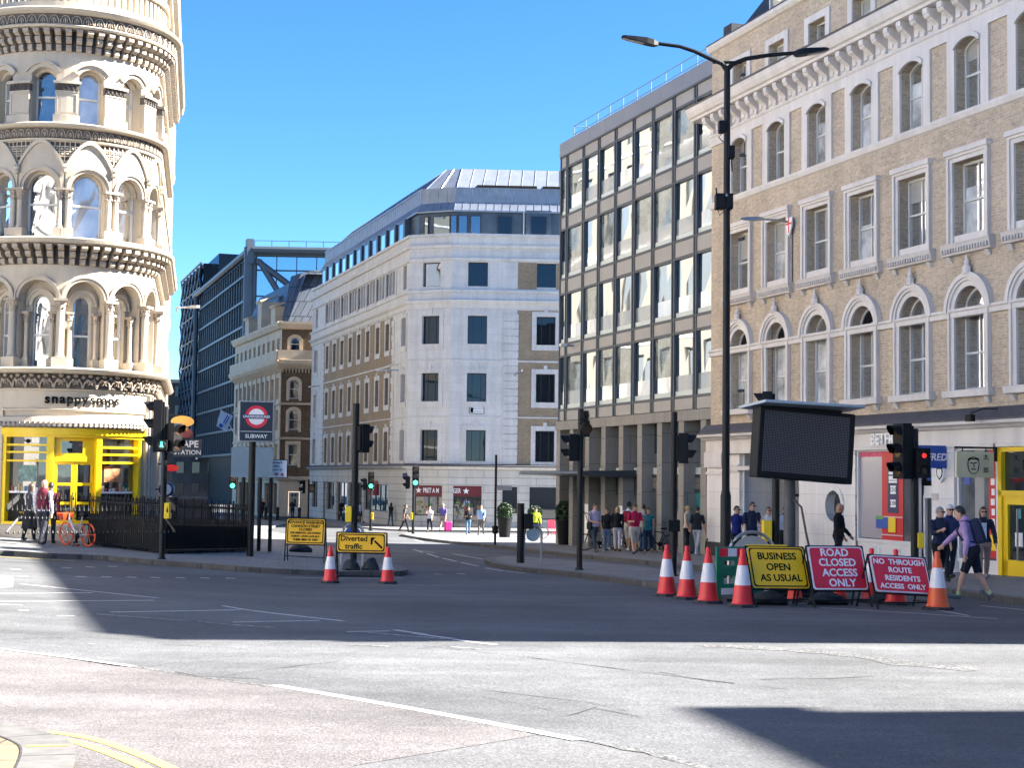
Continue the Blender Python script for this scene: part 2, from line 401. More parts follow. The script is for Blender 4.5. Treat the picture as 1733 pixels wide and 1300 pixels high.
def patch(name, pts, dz, mat, skirt=0.0, rot=0.0):
    """level patch draped on the ground; pts are (x, y)"""
    bm = bmesh.new(); f = bm.faces.new([bm.verts.new((p[0], p[1], 0)) for p in pts])
    x0 = min(p[0] for p in pts); x1 = max(p[0] for p in pts); y0 = min(p[1] for p in pts); y1 = max(p[1] for p in pts)
    cuts = [((x, 0, 0), (1, 0, 0)) for x in frange(-17, -4, 1) if x0 < x < x1] + [((0, y, 0), (0, 1, 0)) for y in [-25, 0, 20, 40] + frange(60, 75, 1.5) + [95, 120, 150, 190] if y0 < y < y1]
    for c, n in cuts:
        bmesh.ops.bisect_plane(bm, geom=bm.verts[:] + bm.edges[:] + bm.faces[:], plane_co=c, plane_no=n)
    bmesh.ops.triangulate(bm, faces=[q for q in bm.faces if len(q.verts) > 4])
    if skirt:
        ed = [e for e in bm.edges if e.is_boundary]
        r = bmesh.ops.extrude_edge_only(bm, edges=ed); low = {v for v in r['geom'] if isinstance(v, bmesh.types.BMVert)}
    else: low = set()
    for v in bm.verts: v.co.z = hg(v.co.x, v.co.y) + dz - (skirt if v in low else 0)
    bmesh.ops.recalc_face_normals(bm, faces=bm.faces)
    if not skirt:
        for q in bm.faces:
            if q.normal.z < 0: q.normal_flip()
    uvl = bm.loops.layers.uv.new('UVMap'); c, s = math.cos(rot), math.sin(rot)
    for q in bm.faces:
        for lp in q.loops: lp[uvl].uv = (lp.vert.co.x * c + lp.vert.co.y * s, -lp.vert.co.x * s + lp.vert.co.y * c)
    me = bpy.data.meshes.new(name); bm.to_mesh(me); bm.free(); me.materials.append(mat)
    o = bpy.data.objects.new(name, me); COL.objects.link(o); return tag(o, kind='structure')
def resample(pts, st):
    out = [Vector(pts[0])]
    for a, b in zip(pts[:-1], pts[1:]):
        a, b = Vector(a), Vector(b); k = max(1, int((b - a).length / st))
        out += [a.lerp(b, (i + 1) / k) for i in range(k)]
    return out
def chaikin(pts, it=2):
    for _ in range(it):
        q = [pts[0]]
        for a, b in zip(pts[:-1], pts[1:]):
            a, b = Vector(a), Vector(b); q += [a.lerp(b, 0.25), a.lerp(b, 0.75)]
        pts = q + [pts[-1]]
    return pts
def strip(mb, pts, w, dz, thick=0.0, side=0.0, st=0.6, taper=None):
    """ribbon w wide along (x, y) points; side -1..1 shifts it off the line"""
    P = resample([Vector((p[0], p[1])) for p in pts], st); k = len(P); A = []; B = []; u = 0; U = []
    for i, p in enumerate(P):
        t = (P[min(i + 1, k - 1)] - P[max(i - 1, 0)]).normalized(); nn = Vector((-t.y, t.x))
        ww = w * (1 if not taper else 1 + taper * (random.random() - .5) * 2)
        A.append(p + nn * (side * w / 2 - ww / 2)); B.append(p + nn * (side * w / 2 + ww / 2))
        if i: u += (p - P[i - 1]).length
        U.append(u)
    z = lambda q, o: (q.x, q.y, hg(q.x, q.y) + o)
    for i in range(k - 1):
        mb.poly([z(A[i], dz), z(A[i + 1], dz), z(B[i + 1], dz), z(B[i], dz)], [(U[i], 0), (U[i + 1], 0), (U[i + 1], w), (U[i], w)])
        if thick:
            for S, T in ((A, 0), (B, 1)):
                q = [z(S[i], dz - thick), z(S[i + 1], dz - thick), z(S[i + 1], dz), z(S[i], dz)]
                mb.poly(q, [(U[i], 0), (U[i + 1], 0), (U[i + 1], thick), (U[i], thick)])
def gp(*pp): return [(lambda g: (g.x, g.y))(G(x, y)) for x, y in pp]

KH = 0.12
def pavement(edge_px, back, mat, dz=KH, kerb=True, side=1, rot=0.0, extra=None):
    e = [tuple(p) for p in chaikin([Vector(p) for p in gp(*edge_px)], 2)]
    patch('pavement', e + back, dz, mat, 0.3, rot)
    if kerb:
        k = MB(); strip(k, e, 0.30, dz + 0.005, 0.3, side)
        tag(k.build('kerb', M_KERB), kind='structure')
    return e
# left pavement with the subway stair, tip at the diverted-traffic sign, running back along the far street
L_edge = pavement([(-330, 938), (0, 940), (62, 945), (128, 947), (190, 950), (242, 956), (346, 963), (429, 970), (540, 975), (640, 976), (686, 976), (693, 970), (660, 962), (609, 953), (561, 932), (520, 916), (478, 905), (440, 899)],
                  [(-16, 90), (-19, 150), (-40, 150), (-60, 60), (-60, 44)], M_PAVE, rot=R_(8))
# right-hand island
pavement([(1260, 1014), (1180, 1004), (1100, 995), (1010, 983), (927, 972), (880, 969), (830, 960), (815, 951), (850, 946), (940, 952), (1060, 962), (1150, 973), (1260, 990)], [], M_PAVE, rot=R_(-20), side=-1)
# right-hand pavement under the shops
pavement([(2300, 1100), (1900, 1044), (1733, 1026), (1600, 1006), (1400, 985), (1200, 967), (1148, 962), (1096, 957), (1026, 949), (960, 943), (901, 936), (850, 929), (774, 922), (715, 915), (684, 909), (676, 906.5), (690, 905)],
         [(10, 96), (14, 92), (14, 62), (30, 15), (26, 10)], M_PAVE, rot=R_(19), side=-1)
# pavement at the foot of the white corner building
patch('pavement', [(-26, 150), (-24, 140), (-8.5, 107.5), (-7, 106), (26, 107), (26, 116), (0, 117), (-10, 122), (-24, 160)], KH, M_PAVE, 0.3)
# near left kerb
nk = [(-160, 1222), (0, 1224), (35, 1228), (80, 1240), (112, 1252), (126, 1262), (129, 1275), (125, 1300), (100, 1360)]
pe = [tuple(p) for p in chaikin([Vector((g.x, g.y)) for g in (G(x, y, .13) for x, y in nk)], 2)]
patch('pavement', pe + [(-7.5, 6.0), (-9, 10.5)], .13, M_SAND, .3)
k = MB(); strip(k, pe, 0.32, 0.135, 0.3, -1); tag(k.build('kerb', M_KERB), kind='structure')
e = [(g.x, g.y) for g in (G(x, y, .13) for x, y in ((-60, 973), (10, 974), (23, 977), (22, 981), (0, 983), (-60, 983)))]; patch('kerb', e, 0.13, pm('pale_concrete', (.15, .14, .13), .8, 0, .2, 6), 0.3)
# dropped, tactile crossing on the left pavement
tl = [Vector(p) for p in gp((270, 957), (346, 963), (429, 969.5), (500, 973))]
patch('pavement', [(p.x, p.y + 0.34) for p in tl] + [(p.x + 0.1, p.y + 2.0) for p in reversed(tl)], KH + 0.004, M_TACT, 0)
# surfaces of other ages
patch('road', gp((-120, 1090), (0, 1101), (110, 1115), (225, 1131), (400, 1152), (560, 1178), (726, 1204), (871, 1234), (905, 1246), (600, 1297), (520, 1330), (-300, 1330)), 0.003, M_PINK)
patch('road', gp((905, 1247), (1000, 1262), (1230, 1304), (1300, 1330), (480, 1330), (600, 1298)), 0.003, M_GREYP)
mbk = MB()
strip(mbk, chaikin([Vector(p) for p in gp((1185, 1092), (1330, 1100), (1450, 1110), (1560, 1128), (1660, 1133))]), 0.5, 0.0035, 0, 0, 0.4, 0.5)
strip(mbk, gp((879, 1236), (980, 1252), (1100, 1275), (1190, 1300), (1260, 1325)), 0.12, 0.0045, 0, 0, 0.15, 0.6)
strip(mbk, gp((225, 1129), (330, 1145), (460, 1163)), 0.10, 0.0045, 0, 0, 0.15, 0.6)
tag(mbk.build('road', M_CHIP), kind='structure')
# tar lines and cracks
cr = MB()
def crack(pp, w, jit=0.07):
    P = resample([Vector(p) for p in gp(*pp)], 0.35)
    P = [p + Vector((random.uniform(-jit, jit), random.uniform(-jit, jit))) for p in P]
    strip(cr, [(p.x, p.y) for p in P], w, 0.0055, 0, 0, 0.2, 0.9)
crack([(719, 1094), (820, 1105), (960, 1122), (1160, 1148), (1240, 1158)], 0.0197, 0.02)
crack([(0, 1084), (60, 1082), (100, 1079)], 0.0169)
crack([(770, 1163), (860, 1172), (980, 1190), (1060, 1205)], 0.0101)
crack([(830, 1180), (960, 1206), (1020, 1200), (1100, 1216)], 0.0090)
crack([(920, 1220), (990, 1208), (1020, 1198)], 0.0090)
crack([(250, 1128), (310, 1122), (370, 1120)], 0.0112); crack([(290, 1138), (340, 1147), (430, 1151)], 0.0225)
crack([(360, 1150), (420, 1139), (560, 1122)], 0.0112); crack([(1280, 1150), (1400, 1150), (1480, 1145)], 0.0150)
crack([(1120, 1140), (1260, 1162), (1340, 1168)], 0.0112); crack([(260, 1090), (420, 1100)], 0.0105); crack([(560, 1102), (700, 1100), (760, 1094)], 0.0120)
tag(cr.build('road', M_CRACK), kind='structure')
# painted lines
ln = MB(); W = 0.10
for a, b in [((0, 1005), (157, 1004)), ((0, 1018.6), (261, 1017)), ((35, 989), (268, 1013)), ((188, 1037), (408, 1033)), ((376, 1026), (581, 1052)), ((394, 1054), (540, 1051)),
             ((586, 1070), (660, 1069)), ((667, 1067), (722, 1075)), ((700, 1073), (767, 1082)), ((0, 1023.5), (38, 1025)), ((31, 1034), (48, 1034)), ((98, 1043.5), (125, 1043))]:
    strip(ln, gp(a, b), W, 0.004)
strip(ln, gp((767, 1083), (803, 1088), (839, 1092)), 0.10, 0.004)
strip(ln, gp((-120, 1087), (0, 1099), (110, 1113), (225, 1129)), 0.10, 0.0055)
strip(ln, chaikin([Vector(p) for p in gp((464, 1161), (600, 1184), (726, 1206), (871, 1233), (979, 1254))]), 0.12, 0.0055)
for y, xs_ in ((960.5, (27, 113, 152, 190)), (977, (38, 137, 180, 223, 263, 305, 347, 390))):
    for x in xs_:
        xx, yy = gp((x, y - (x - 150) * (0.03 if y < 970 else -0.01)))[0]; strip(ln, [(xx - 0.1, yy), (xx + 0.1, yy)], 0.2, 0.004)
for a, b in [((400, 963), (470, 966)), ((352, 961), (392, 962.5)), ((699, 930), (716, 936)), ((723, 937.5), (743, 944)), ((748, 945), (773, 951)), ((780, 952.5), (810, 959)), ((766, 938), (818, 947)), ((700, 931), (735, 936)),
             ((735, 972), (748, 973)), ((772, 971), (788, 972.5)), ((822, 962), (852, 967)), ((856, 967), (890, 971)), ((965, 947), (1010, 949)), ((683, 909.5), (696, 912)), ((694, 911), (716, 918)), ((840, 946), (872, 946)),
             ((480, 908), (560, 938)), ((566, 941), (609, 959)), ((630, 966), (690, 974))]:
    strip(ln, gp(a, b), 0.1, 0.004)
strip(ln, gp((1387, 1029), (1520, 1037), (1687, 1048)), 0.09, 0.004); strip(ln, gp((1590, 1034), (1640, 1043)), 0.09, 0.004); strip(ln, gp((1660, 1026), (1733, 1033), (1850, 1044)), 0.09, 0.004)
strip(ln, gp((480, 978), (560, 979), (640, 979.5), (684, 979)), 0.09, 0.004)
tag(ln.build('road_marking', M_PAINT), kind='structure')
lw_ = MB()
for a, b in [((163, 1040), (323, 1052)), ((336, 1053), (465, 1063)), ((620, 1071), (760, 1083)), ((148, 1090), (160, 1091)), ((590, 1092), (660, 1095)), ((760, 1095), (810, 1100))]:
    strip(lw_, gp(a, b), 0.09, 0.004)
tag(lw_.build('road_marking', M_PAINTW), kind='structure')
yl = MB()
strip(yl, chaikin([Vector(p) for p in gp((78, 1240), (120, 1245), (166, 1254), (225, 1274), (290, 1302), (340, 1330))]), 0.085, 0.0065)
strip(yl, chaikin([Vector(p) for p in gp((114, 1254), (150, 1264), (200, 1282), (246, 1302), (290, 1325))]), 0.085, 0.0065)
strip(yl, gp((-160, 942), (0, 943), (128, 950)), 0.08, 0.004)
yl2 = [(g.x, g.y) for g in (G(46, 1264, .135), G(127, 1263, .135))]
a, b = Vector(yl2[0]), Vector(yl2[1]); strip(yl, [(a.x, a.y), (b.x - .03, b.y)], 0.06, 0.1385)
tag(yl.build('road_marking', M_YPAINT), kind='structure')
# ================================================================ BUILDINGS
def frame(P, ang, zb):
    """root location and a facade map (s along, d outwards, z in world metres) relative to it"""
    f = planar((0, 0), ang)
    return (P[0], P[1], zb), (lambda u, d, z: (lambda q: (q[0], q[1], q[2] - zb))(f(u, d, z)))
M_STOCK = brick('yellow_stock_brick', (0.58, 0.47, 0.34), (0.43, 0.34, 0.245), (0.53, 0.455, 0.375), stain=0.26, ms=0.014)
M_BROWNB = brick('brown_stock_brick', (0.17, 0.115, 0.07), (0.11, 0.072, 0.045), (0.13, 0.10, 0.07), stain=0.35)
M_TRIM = pm('cream_painted_stone', (0.66, 0.62, 0.59), 0.6, 0, 0.07, 1.2, 0.12, 14, streak=.09)
M_TRIM2 = pm('weathered_painted_stone', (0.55, 0.51, 0.48), 0.7, 0, 0.16, 3, 0.15, 20)
M_LEAD = pm('lead_flashing', (0.075, 0.07, 0.075), 0.6, 0.1, 0.3, 4)
M_SLATE = brick('slate_roof', (0.035, 0.04, 0.05), (0.05, 0.055, 0.07), (0.015, 0.017, 0.02), 0.3, 0.2, 0.01, 0.3, 0.6)
M_SASH = pm('white_sash_paint', (0.62, 0.62, 0.60), 0.45, 0, 0.05)
G_SASH = glass('sash_glass', (0.62, 0.63, 0.62), 0.22, wob=0.16, ws=0.9, var=0.6)
G_DARK = glass('dark_glass', (0.012, 0.014, 0.017), 0.10, wob=0.05)
G_BLIND = glass('blind_behind_glass', (0.42, 0.41, 0.38), 0.08, wob=0.05)
M_BLIND = G_BLIND; G_FAN = glass('fanlight_glass', (.008, .009, .011), -.02)

def label_building(o, label, cat='building'): return tag(o, label, cat)

# ---------------------------------------------------------------- brick terrace with shops (right)
loc, M = frame((7.164, 55.216), ANG, -1.6)
B = thing('brick_terrace', loc, 'yellow brick terrace with white arched windows and bracketed cornice above the betting shop', 'building')
NB, LEN = 14, 36.6
CX = [2.26 + 2.64 * k for k in range(NB)]; VIS = 8
wl = MB(); Z = -2.2
flo = [(3.55, 7.6, lambda c: (c, 1.30, 4.12, 6.88, 'round', 0.65)), (7.6, 11.45, lambda c: (c, 1.38, 8.3, 10.3, 'rect', 0)),
       (11.45, 13.75, lambda c: (c, 1.15, 11.66, 13.66, 'seg', 0.22)), (13.75, 17.2, lambda c: (c, 1.05, 15.3, 16.32, 'rect', 0))]
for z0, z1, hf in flo: wall(wl, M, 0, LEN, z0, z1, [hf(c) for c in CX[:VIS]], 0.33)
for P in ([(0, 0, 3.55), (0, -12, 3.55), (0, -12, 17.2), (0, 0, 17.2)], [(LEN, 0, -2), (LEN, -12, -2), (LEN, -12, 17.2), (LEN, 0, 17.2)], [(0, -12, -2), (LEN, -12, -2), (LEN, -12, 17.2), (0, -12, 17.2)]): wl.pf(M, P)
wl.build('wall', M_STOCK, B)
tr = MB()                                           # white mouldings
tr.sweep(M, [0, LEN], [(0, 6.06), (0.09, 6.08), (0.09, 6.2), (0.13, 6.24), (0.13, 6.30), (0, 6.33)])
tr.sweep(M, [0, LEN], [(0, 11.40), (0.07, 11.44), (0.12, 11.56), (0.12, 11.63), (0, 11.66)])
tr.sweep(M, [0, LEN], [(0, 13.72), (0.07, 13.72), (0.07, 14.02), (0.12, 14.06), (0.12, 14.12), (0.05, 14.14), (0.05, 14.72), (0, 14.72)])
tr.sweep(M, [-0.1, LEN], [(0, 17.18), (0.10, 17.2), (0.2, 17.3), (0.2, 17.42), (-0.3, 17.46), (-0.3, 17.18)])
tr.build('string_course', M_TRIM, B)
co = MB()
co.sweep(M, [-0.62, LEN], [(-0.1, 14.72), (0.55, 14.74), (0.58, 14.82), (0.66, 14.86), (0.74, 15.0), (0.78, 15.12), (0.78, 15.17), (-0.1, 15.2)])
co.build('cornice', M_TRIM, B)
ld = MB(); ld.sweep(M, [-0.62, LEN], [(-0.1, 15.19), (0.80, 15.175), (0.81, 15.23), (-0.1, 15.38)]); ld.sweep(M, [-0.1, LEN], [(-0.3, 17.44), (0.21, 17.425), (0.21, 17.47), (-0.3, 17.5)])
ld.sweep(M, [-0.35, LEN], [(-0.05, 3.30), (0.36, 3.26), (0.36, 3.31), (0.04, 3.62), (-0.05, 3.62)])
ld.build('lead_flashing', M_LEAD, B)
kp = [(0, 14.06), (0.10, 14.06), (0.16, 14.16), (0.14, 14.28), (0.20, 14.34), (0.32, 14.42), (0.40, 14.52), (0.50, 14.56), (0.50, 14.72), (0, 14.72)]
for k in range(int(VIS * 4 + 3)):                   # scrolled brackets, four to a bay
    s = 0.30 + 0.66 * k
    c = MB(); c.sweep(M, [s - 0.115, s + 0.115], kp)
    for q in range(10):
        a, b = 2 * math.pi * q / 10, 2 * math.pi * (q + 1) / 10
        for sd in (-0.135, 0.135):
            c.pf(M, [(s + sd, 0.36, 14.56), (s + sd, 0.36 + 0.11 * math.cos(a), 14.56 + 0.11 * math.sin(a)), (s + sd, 0.36 + 0.11 * math.cos(b), 14.56 + 0.11 * math.sin(b))])
        c.pf(M, [(s + e, 0.36 + 0.11 * math.cos(t), 14.56 + 0.11 * math.sin(t)) for e, t in ((-0.135, a), (0.135, a), (0.135, b), (-0.135, b))])
    c.box(s + 0.22, s + 0.44, 0.05, 0.12, 14.22, 14.50, M)
    c.build('bracket', M_TRIM, B)
def ring_xy(cx, rx, zc, rz, n=16): return [(cx + rx * math.cos(2 * math.pi * i / n), zc + rz * math.sin(2 * math.pi * i / n)) for i in range(n)]
for i, c in enumerate(CX[:VIS]):
    sc_ = outline(c, 1.30, 4.12, 6.88, 'round', 0.65, 18)
    def off(o, n=18): return outline(c, 1.30 + 2 * o, 4.12, 6.88 + o, 'round', 0.65 + o, n)
    a = MB()
    a.band(M, off(0.24), sc_, 0, 0.07); a.band(M, off(0.235), off(0.15), 0.06, 0.12)
    a.band(M, [(p[0], max(p[1], 6.2)) for p in off(0.36)][1:-1], [(p[0], max(p[1], 6.2)) for p in off(0.235)][1:-1], 0, 0.16)
    a.sweep(M, [c - 1.02, c + 1.02], [(0, 3.9), (0.2, 3.92), (0.22, 4.1), (0, 4.14)])
    for q in (-0.8, 0.8): a.sweep(M, [c + q - 0.09, c + q + 0.09], [(0, 3.72), (0.06, 3.74), (0.15, 3.9), (0, 3.9)])
    a.lathe((c, 0.12, 7.2), [(0.16, 0), (0.13, 0.1), (0.15, 0.17), (0.07, 0.26), (0.09, 0.32), (0.04, 0.40), (0.05, 0.46), (0.0, 0.54)], 8, M, 0.7)
    a.build('arch_surround', M_TRIM, B)
    h2 = (c, 1.38, 8.3, 10.3, 'rect', 0); r2 = outline(*h2)
    def o2(o): return [(c - .69 - o, 8.07), (c - .69 - o, 10.3 + o), (c + .69 + o, 10.3 + o), (c + .69 + o, 8.07)]
    r2b = [(p[0], 8.07 if p[1] < 9 else p[1]) for p in r2]
    a = MB(); a.band(M, o2(0.22), r2b, 0, 0.07); a.band(M, o2(0.22), o2(0.12), 0.05, 0.12)
    a.box(c - 0.96, c + 0.96, 0, 0.17, 10.5, 10.64, M); a.box(c - .69, c + .69, -0.33, 0.02, 8.07, 8.3, M); a.build('window_surround', M_TRIM, B)
    a = MB(); a.sweep(M, [c - 1.08, c + 1.08], [(0, 7.74), (0.16, 7.76), (0.2, 8.0), (0.22, 8.07), (0, 8.10)])
    for q in (-0.85, 0.85): a.sweep(M, [c + q - 0.09, c + q + 0.09], [(0, 7.58), (0.05, 7.58), (0.14, 7.74), (0, 7.74)])
    for q in range(17): a.box(c - 1.0 + q * 0.122, c - 1.0 + q * 0.122 + 0.05, 0.19, 0.235, 7.82, 7.94, M)
    a.build('window_sill', M_TRIM2, B)
    h3 = (c, 1.15, 11.66, 13.66, 'seg', 0.22)
    a = MB(); a.band(M, [(c - .92, 11.63), (c - .92, 13.72), (c - .7, 13.72)] + [(c + t * 0.2, 13.72) for t in range(-3, 4)] + [(c + .7, 13.72), (c + .92, 13.72), (c + .92, 11.63)],
             (lambda o: [o[0], o[1]] + o[2:-2][:9] + [o[-2], o[-1]])(outline(*h3, 10)), 0, 0.07)
    a.band(M, [(p[0], p[1] + 0.07) for p in outline(c, 1.2, 13.3, 13.66, 'seg', 0.22, 10)[1:-1]], outline(c, 1.15, 13.3, 13.6, 'seg', 0.22, 10)[1:-1], 0.05, 0.13); a.build('window_surround', M_TRIM, B)
    h4 = (c, 1.05, 15.3, 16.32, 'rect', 0); a = MB(); a.band(M, [(c - .78, 15.3), (c - .78, 16.55), (c + .78, 16.55), (c + .78, 15.3)], outline(*h4), 0, 0.06); a.build('window_surround', M_TRIM, B)
    h1 = flo[0][2](c)
    fo = window(B, M, (c, 1.30, 4.12, 6.88, 'round', .65), 0.33, M_SASH, G_SASH, 0.07, (0.36, 0.735), (0.5,))
    q = MB(); ol = [p for p in shrink(c, 1.30, 4.12, 6.88, 'round', .65, 0.07) if p[1] > 6.22]; q.pf(M, [(c - .58, -0.322, 6.2)] + [(p[0], -0.322, p[1]) for p in ol] + [(c + .58, -0.322, 6.2)]); q.build('fanlight', G_FAN, fo)
    window(B, M, h2, 0.33, M_SASH, G_SASH, 0.07, (0.48,), (0.5,), blind=((0.30, M_BLIND) if i % 3 else (0.42, M_BLIND)))
    window(B, M, h3, 0.33, M_SASH, G_SASH, 0.06, (0.5,), (0.5,), blind=(0.26, M_BLIND))
    window(B, M, h4, 0.33, M_SASH, G_SASH, 0.06, (0.5,), (0.5,), blind=(0.3, M_BLIND))
rf = MB()
rf.pf(M, [(0.9, -0.35, 17.5), (LEN, -0.35, 17.5), (LEN, -1.5, 19.3), (1.9, -1.5, 19.3)]); rf.pf(M, [(0.9, -0.35, 17.5), (1.9, -1.5, 19.3), (1.9, -11, 19.3), (0.9, -12, 17.5)])
rf.pf(M, [(1.9, -1.5, 19.3), (LEN, -1.5, 19.3), (LEN, -11, 19.5), (1.9, -11, 19.5)]); rf.pf(M, [(LEN, -0.35, 17.5), (LEN, -12, 17.5), (LEN, -11, 19.5), (LEN, -1.5, 19.3)]); rf.pf(M, [(0, 0, 17.2), (0.9, -.35, 17.5), (0.9, -12, 17.5), (0, -12, 17.2)])
rf.build('mansard_roof', M_SLATE, B)
for c in (4.2, 9.5, 14.8):
    d = MB(); d.box(c - .75, c + .75, -1.3, -0.45, 17.55, 19.3, M); d.build('dormer', M_LEAD, B)
    window(B, lambda s, dd, z, c=c: M(s, dd - 0.44, z), (c, 1.1, 17.7, 19.1, 'rect', 0), -0.03, M_SASH, G_SASH, 0.07, (0.5,))
ch = MB(); ch.box(-0.1, 0.55, -1.4, -0.5, 17.45, 18.25, M); ch.build('chimney_stack', M_SLATE, B)

# shopfronts
M_SHOPW = brick('white_rusticated_stone', (0.76, 0.73, 0.70), (0.79, 0.76, 0.73), (0.55, 0.52, 0.50), 9.0, 0.62, 0.008, 0.06, 0.6, bump=0.3)
M_SHOPT = pm('shopfront_white_timber', (0.70, 0.69, 0.68), 0.45, 0, 0.05)
M_PLINTH = pm('dark_stone_plinth', (0.03, 0.03, 0.032), 0.5)
G_SHOP = glass('shop_glass', (0.10, 0.095, 0.10), 0.12, wob=0.03, var=0.2)
G_SHOPD = glass('dark_shop_glass', (0.02, 0.024, 0.026), 0.10, wob=0.03)
G_GREEN = glass('green_shop_glass', (0.02, 0.055, 0.055), 0.10, wob=0.03)
M_SHOPR = pm('shop_red_panel', (0.55, 0.012, 0.02), 0.4, 0, 0.08)
M_NAVY = pm('navy_panel', (0.012, 0.02, 0.10), 0.4)
M_BLUE = pm('blue_sign', (0.015, 0.075, 0.36), 0.4, 0, 0.05)
M_GREYT = pm('grey_panel', (0.32, 0.33, 0.34), 0.5)
M_PINK = M_PINK
s = MB(); wall(s, M, 6.35, 9.72, -2, 2.62, [(8.49, 0.92, 0.40, 1.38, 'round', 0.46)], 0.3); s.build('shop_wall', M_SHOPW, B)
for a, b, c, d in ((-0.30, 0.95, -.3, 0), (1.95, 2.1, -.3, -.25), (13.68, 14.72, -.3, .03), (0.95, 2.0, -.3, -.12), (2.0, 3.75, -2.4, -2.2), (1.9, 2.0, -2.4, -.3), (LEN - 18.0, LEN, -.3, 0)):
    s = MB(); s.box(a, b, c, d, -2, 2.62, M); s.build('shop_pier', M_SHOPW, B)
s = MB(); s.box(0.95, 2.0, -0.12, -0.06, 1.95, 2.2, M); s.box(-0.36, LEN, -0.3, 0.02, 2.62, 3.28, M)
s.sweep(M, [-0.45, LEN], [(0, 3.06), (0.14, 3.08), (0.2, 3.14), (0.34, 3.18), (0.36, 3.27), (0, 3.3)]); s.sweep(M, [-0.36, LEN], [(0, 2.56), (0.06, 2.58), (0.06, 2.66), (0, 2.68)])
s.box(-0.36, 1.0, 0, 0.09, 2.1, 2.62, M); s.box(1.95, 6.3, -0.04, 0.06, 2.0, 2.14, M); s.box(-0.3, 0.95, 0, 0.05, 1.85, 1.95, M)
s.build('fascia', M_TRIM, B)
s = MB(); s.box(-0.32, 0.97, 0, 0.05, -2, -0.55, M); s.build('plinth', M_PLINTH, B)
o = MB(); o.band(M, ring_xy(8.49, 0.60, 0.89, 0.66), ring_xy(8.49, 0.46, 0.89, 0.48), 0, 0.04, close=True); o.build('oval_surround', M_SHOPW, B)
o = MB(); o.pf(M, [(p[0], -0.28, p[1]) for p in ring_xy(8.49, 0.47, 0.89, 0.5)]); o.build('oval_pane', G_SHOPD, B)
e = MB(); e.pf(M, [(2.0, -2.19, -2), (6.4, -2.19, -2), (6.4, -2.19, 2.62), (2.0, -2.19, 2.62)]); ob = e.build('entrance_glazing', G_GREEN, B)
e = MB()
for q in (3.75, 4.6, 5.5): e.box(q - .04, q + .04, -2.19, -2.1, -2, 2.6, M)
e.box(2.0, 6.35, -2.19, -2.1, 1.1, 1.2, M); e.build('frame', M_BLACK, ob)
def shop_window(a, b, zb, zt, name='shop_window', fr=M_SHOPT, gl=G_SHOP, rec=0.12):
    f = MB(); t = 0.09
    f.band(M, [(a, zb), (a, zt), (b, zt), (b, zb)], [(a + t, zb + t), (a + t, zt - t), (b - t, zt - t), (b - t, zb + t)], -rec - .05, -rec + .08, close=True)
    f.box(a, b, -rec - .05, -rec + .03, -2, zb, M)
    k = max(1, int((b - a) / 0.8))
    for i in range(k):
        x0, x1 = a + (b - a) * (i + .08) / k, a + (b - a) * (i + .92) / k
        f.band(M, [(x0, -0.95), (x0, zb - .1), (x1, zb - .1), (x1, -0.95)], [(x0 + .05, -0.9), (x0 + .05, zb - .15), (x1 - .05, zb - .15), (x1 - .05, -0.9)], -rec + .02, -rec + .05, close=True)
    fo = f.build(name, fr, B); p = MB(); p.pf(M, [(a + t, -rec, zb + t), (b - t, -rec, zb + t), (b - t, -rec, zt - t), (a + t, -rec, zt - t)]); p.build('pane', gl, fo); return fo
# betting shop
bw_ = shop_window(9.72, 12.9, -0.12, 2.62)
p = MB(); p.box(11.0, 12.1, -0.115, -0.10, -0.03, 2.53, M); p.build('red_poster', M_SHOPR, bw_)
p = MB(); p.box(11.32, 11.86, -0.099, -0.09, 0.75, 2.2, M); p.build('navy_poster', M_NAVY, bw_)
p = MB()
for q, (a, b) in enumerate(((2.0, 2.14), (1.86, 1.94), (1.70, 1.82), (1.62, 1.68), (1.30, 1.54), (0.92, 1.14))): p.box(11.38, 11.80, -0.089, -0.085, a, b, M) if q < 4 else p.box(11.46, 11.74, -0.089, -0.085, a, b, M)
for q in range(22): p.box(10.99 + q * 0.05, 11.015 + q * 0.05, -0.089, -0.085, 0.62, 0.655, M); p.box(11.0 + q * 0.05, 11.025 + q * 0.05, -0.089, -0.085, 0.10, 0.135, M)
p.build('poster_panel', M_LETTER_W, bw_)
for sgs, z, col, st in ((0.105, 2.07, M_LETTER_W, ''), (0.16, 1.76, M_NAVY, '-'), (0.17, 1.42, M_LETTER_K, '£210'), (0.15, 1.03, M_LETTER_K, '£200')):
    if st: text(st, sgs, col, bw_, sgn(M, 11.6, -0.083, z), 0.002)
text('BIG MATCH', 0.10, M_NAVY, bw_, sgn(M, 11.59, -0.083, 2.07), 0.002)
p = MB(); p.box(10.72, 11.35, -0.083, -0.075, 0.30, 0.62, M); p.build('blue_poster', M_BLUE, bw_)
p = MB(); p.box(11.36, 11.74, -0.083, -0.075, 0.20, 0.62, M); p.build('yellow_poster', M_YELBOX, bw_)
p = MB(); p.box(10.74, 11.1, -0.074, -0.07, 0.56, 0.66, M); p.build('green_poster', pm('green_poster', (0.12, 0.35, 0.08), .5), bw_)
p = MB(); p.box(9.82, 12.1, -0.117, -0.112, 2.38, 2.53, M); p.build('pink_valance', pm('pink_poster', (0.62, 0.06, 0.16), .5, 0, .5, 9), bw_)
p = MB(); p.box(9.82, 11.0, -0.118, -0.114, 0.0, 2.38, M); p.build('frosted_film', glass('frosted_film', (0.42, 0.38, 0.40), 0.08, rough=0.2), bw_)
text('BETFRED', 0.46, M_LETTER_W, B, sgn(M, 11.57, 0.06, 2.87), 0.03, 0.012, sx=0.98)
dr = shop_window(12.9, 13.68, -1.7, 1.3, 'shop_door', M_SHOPT, G_SHOPD, 0.3)
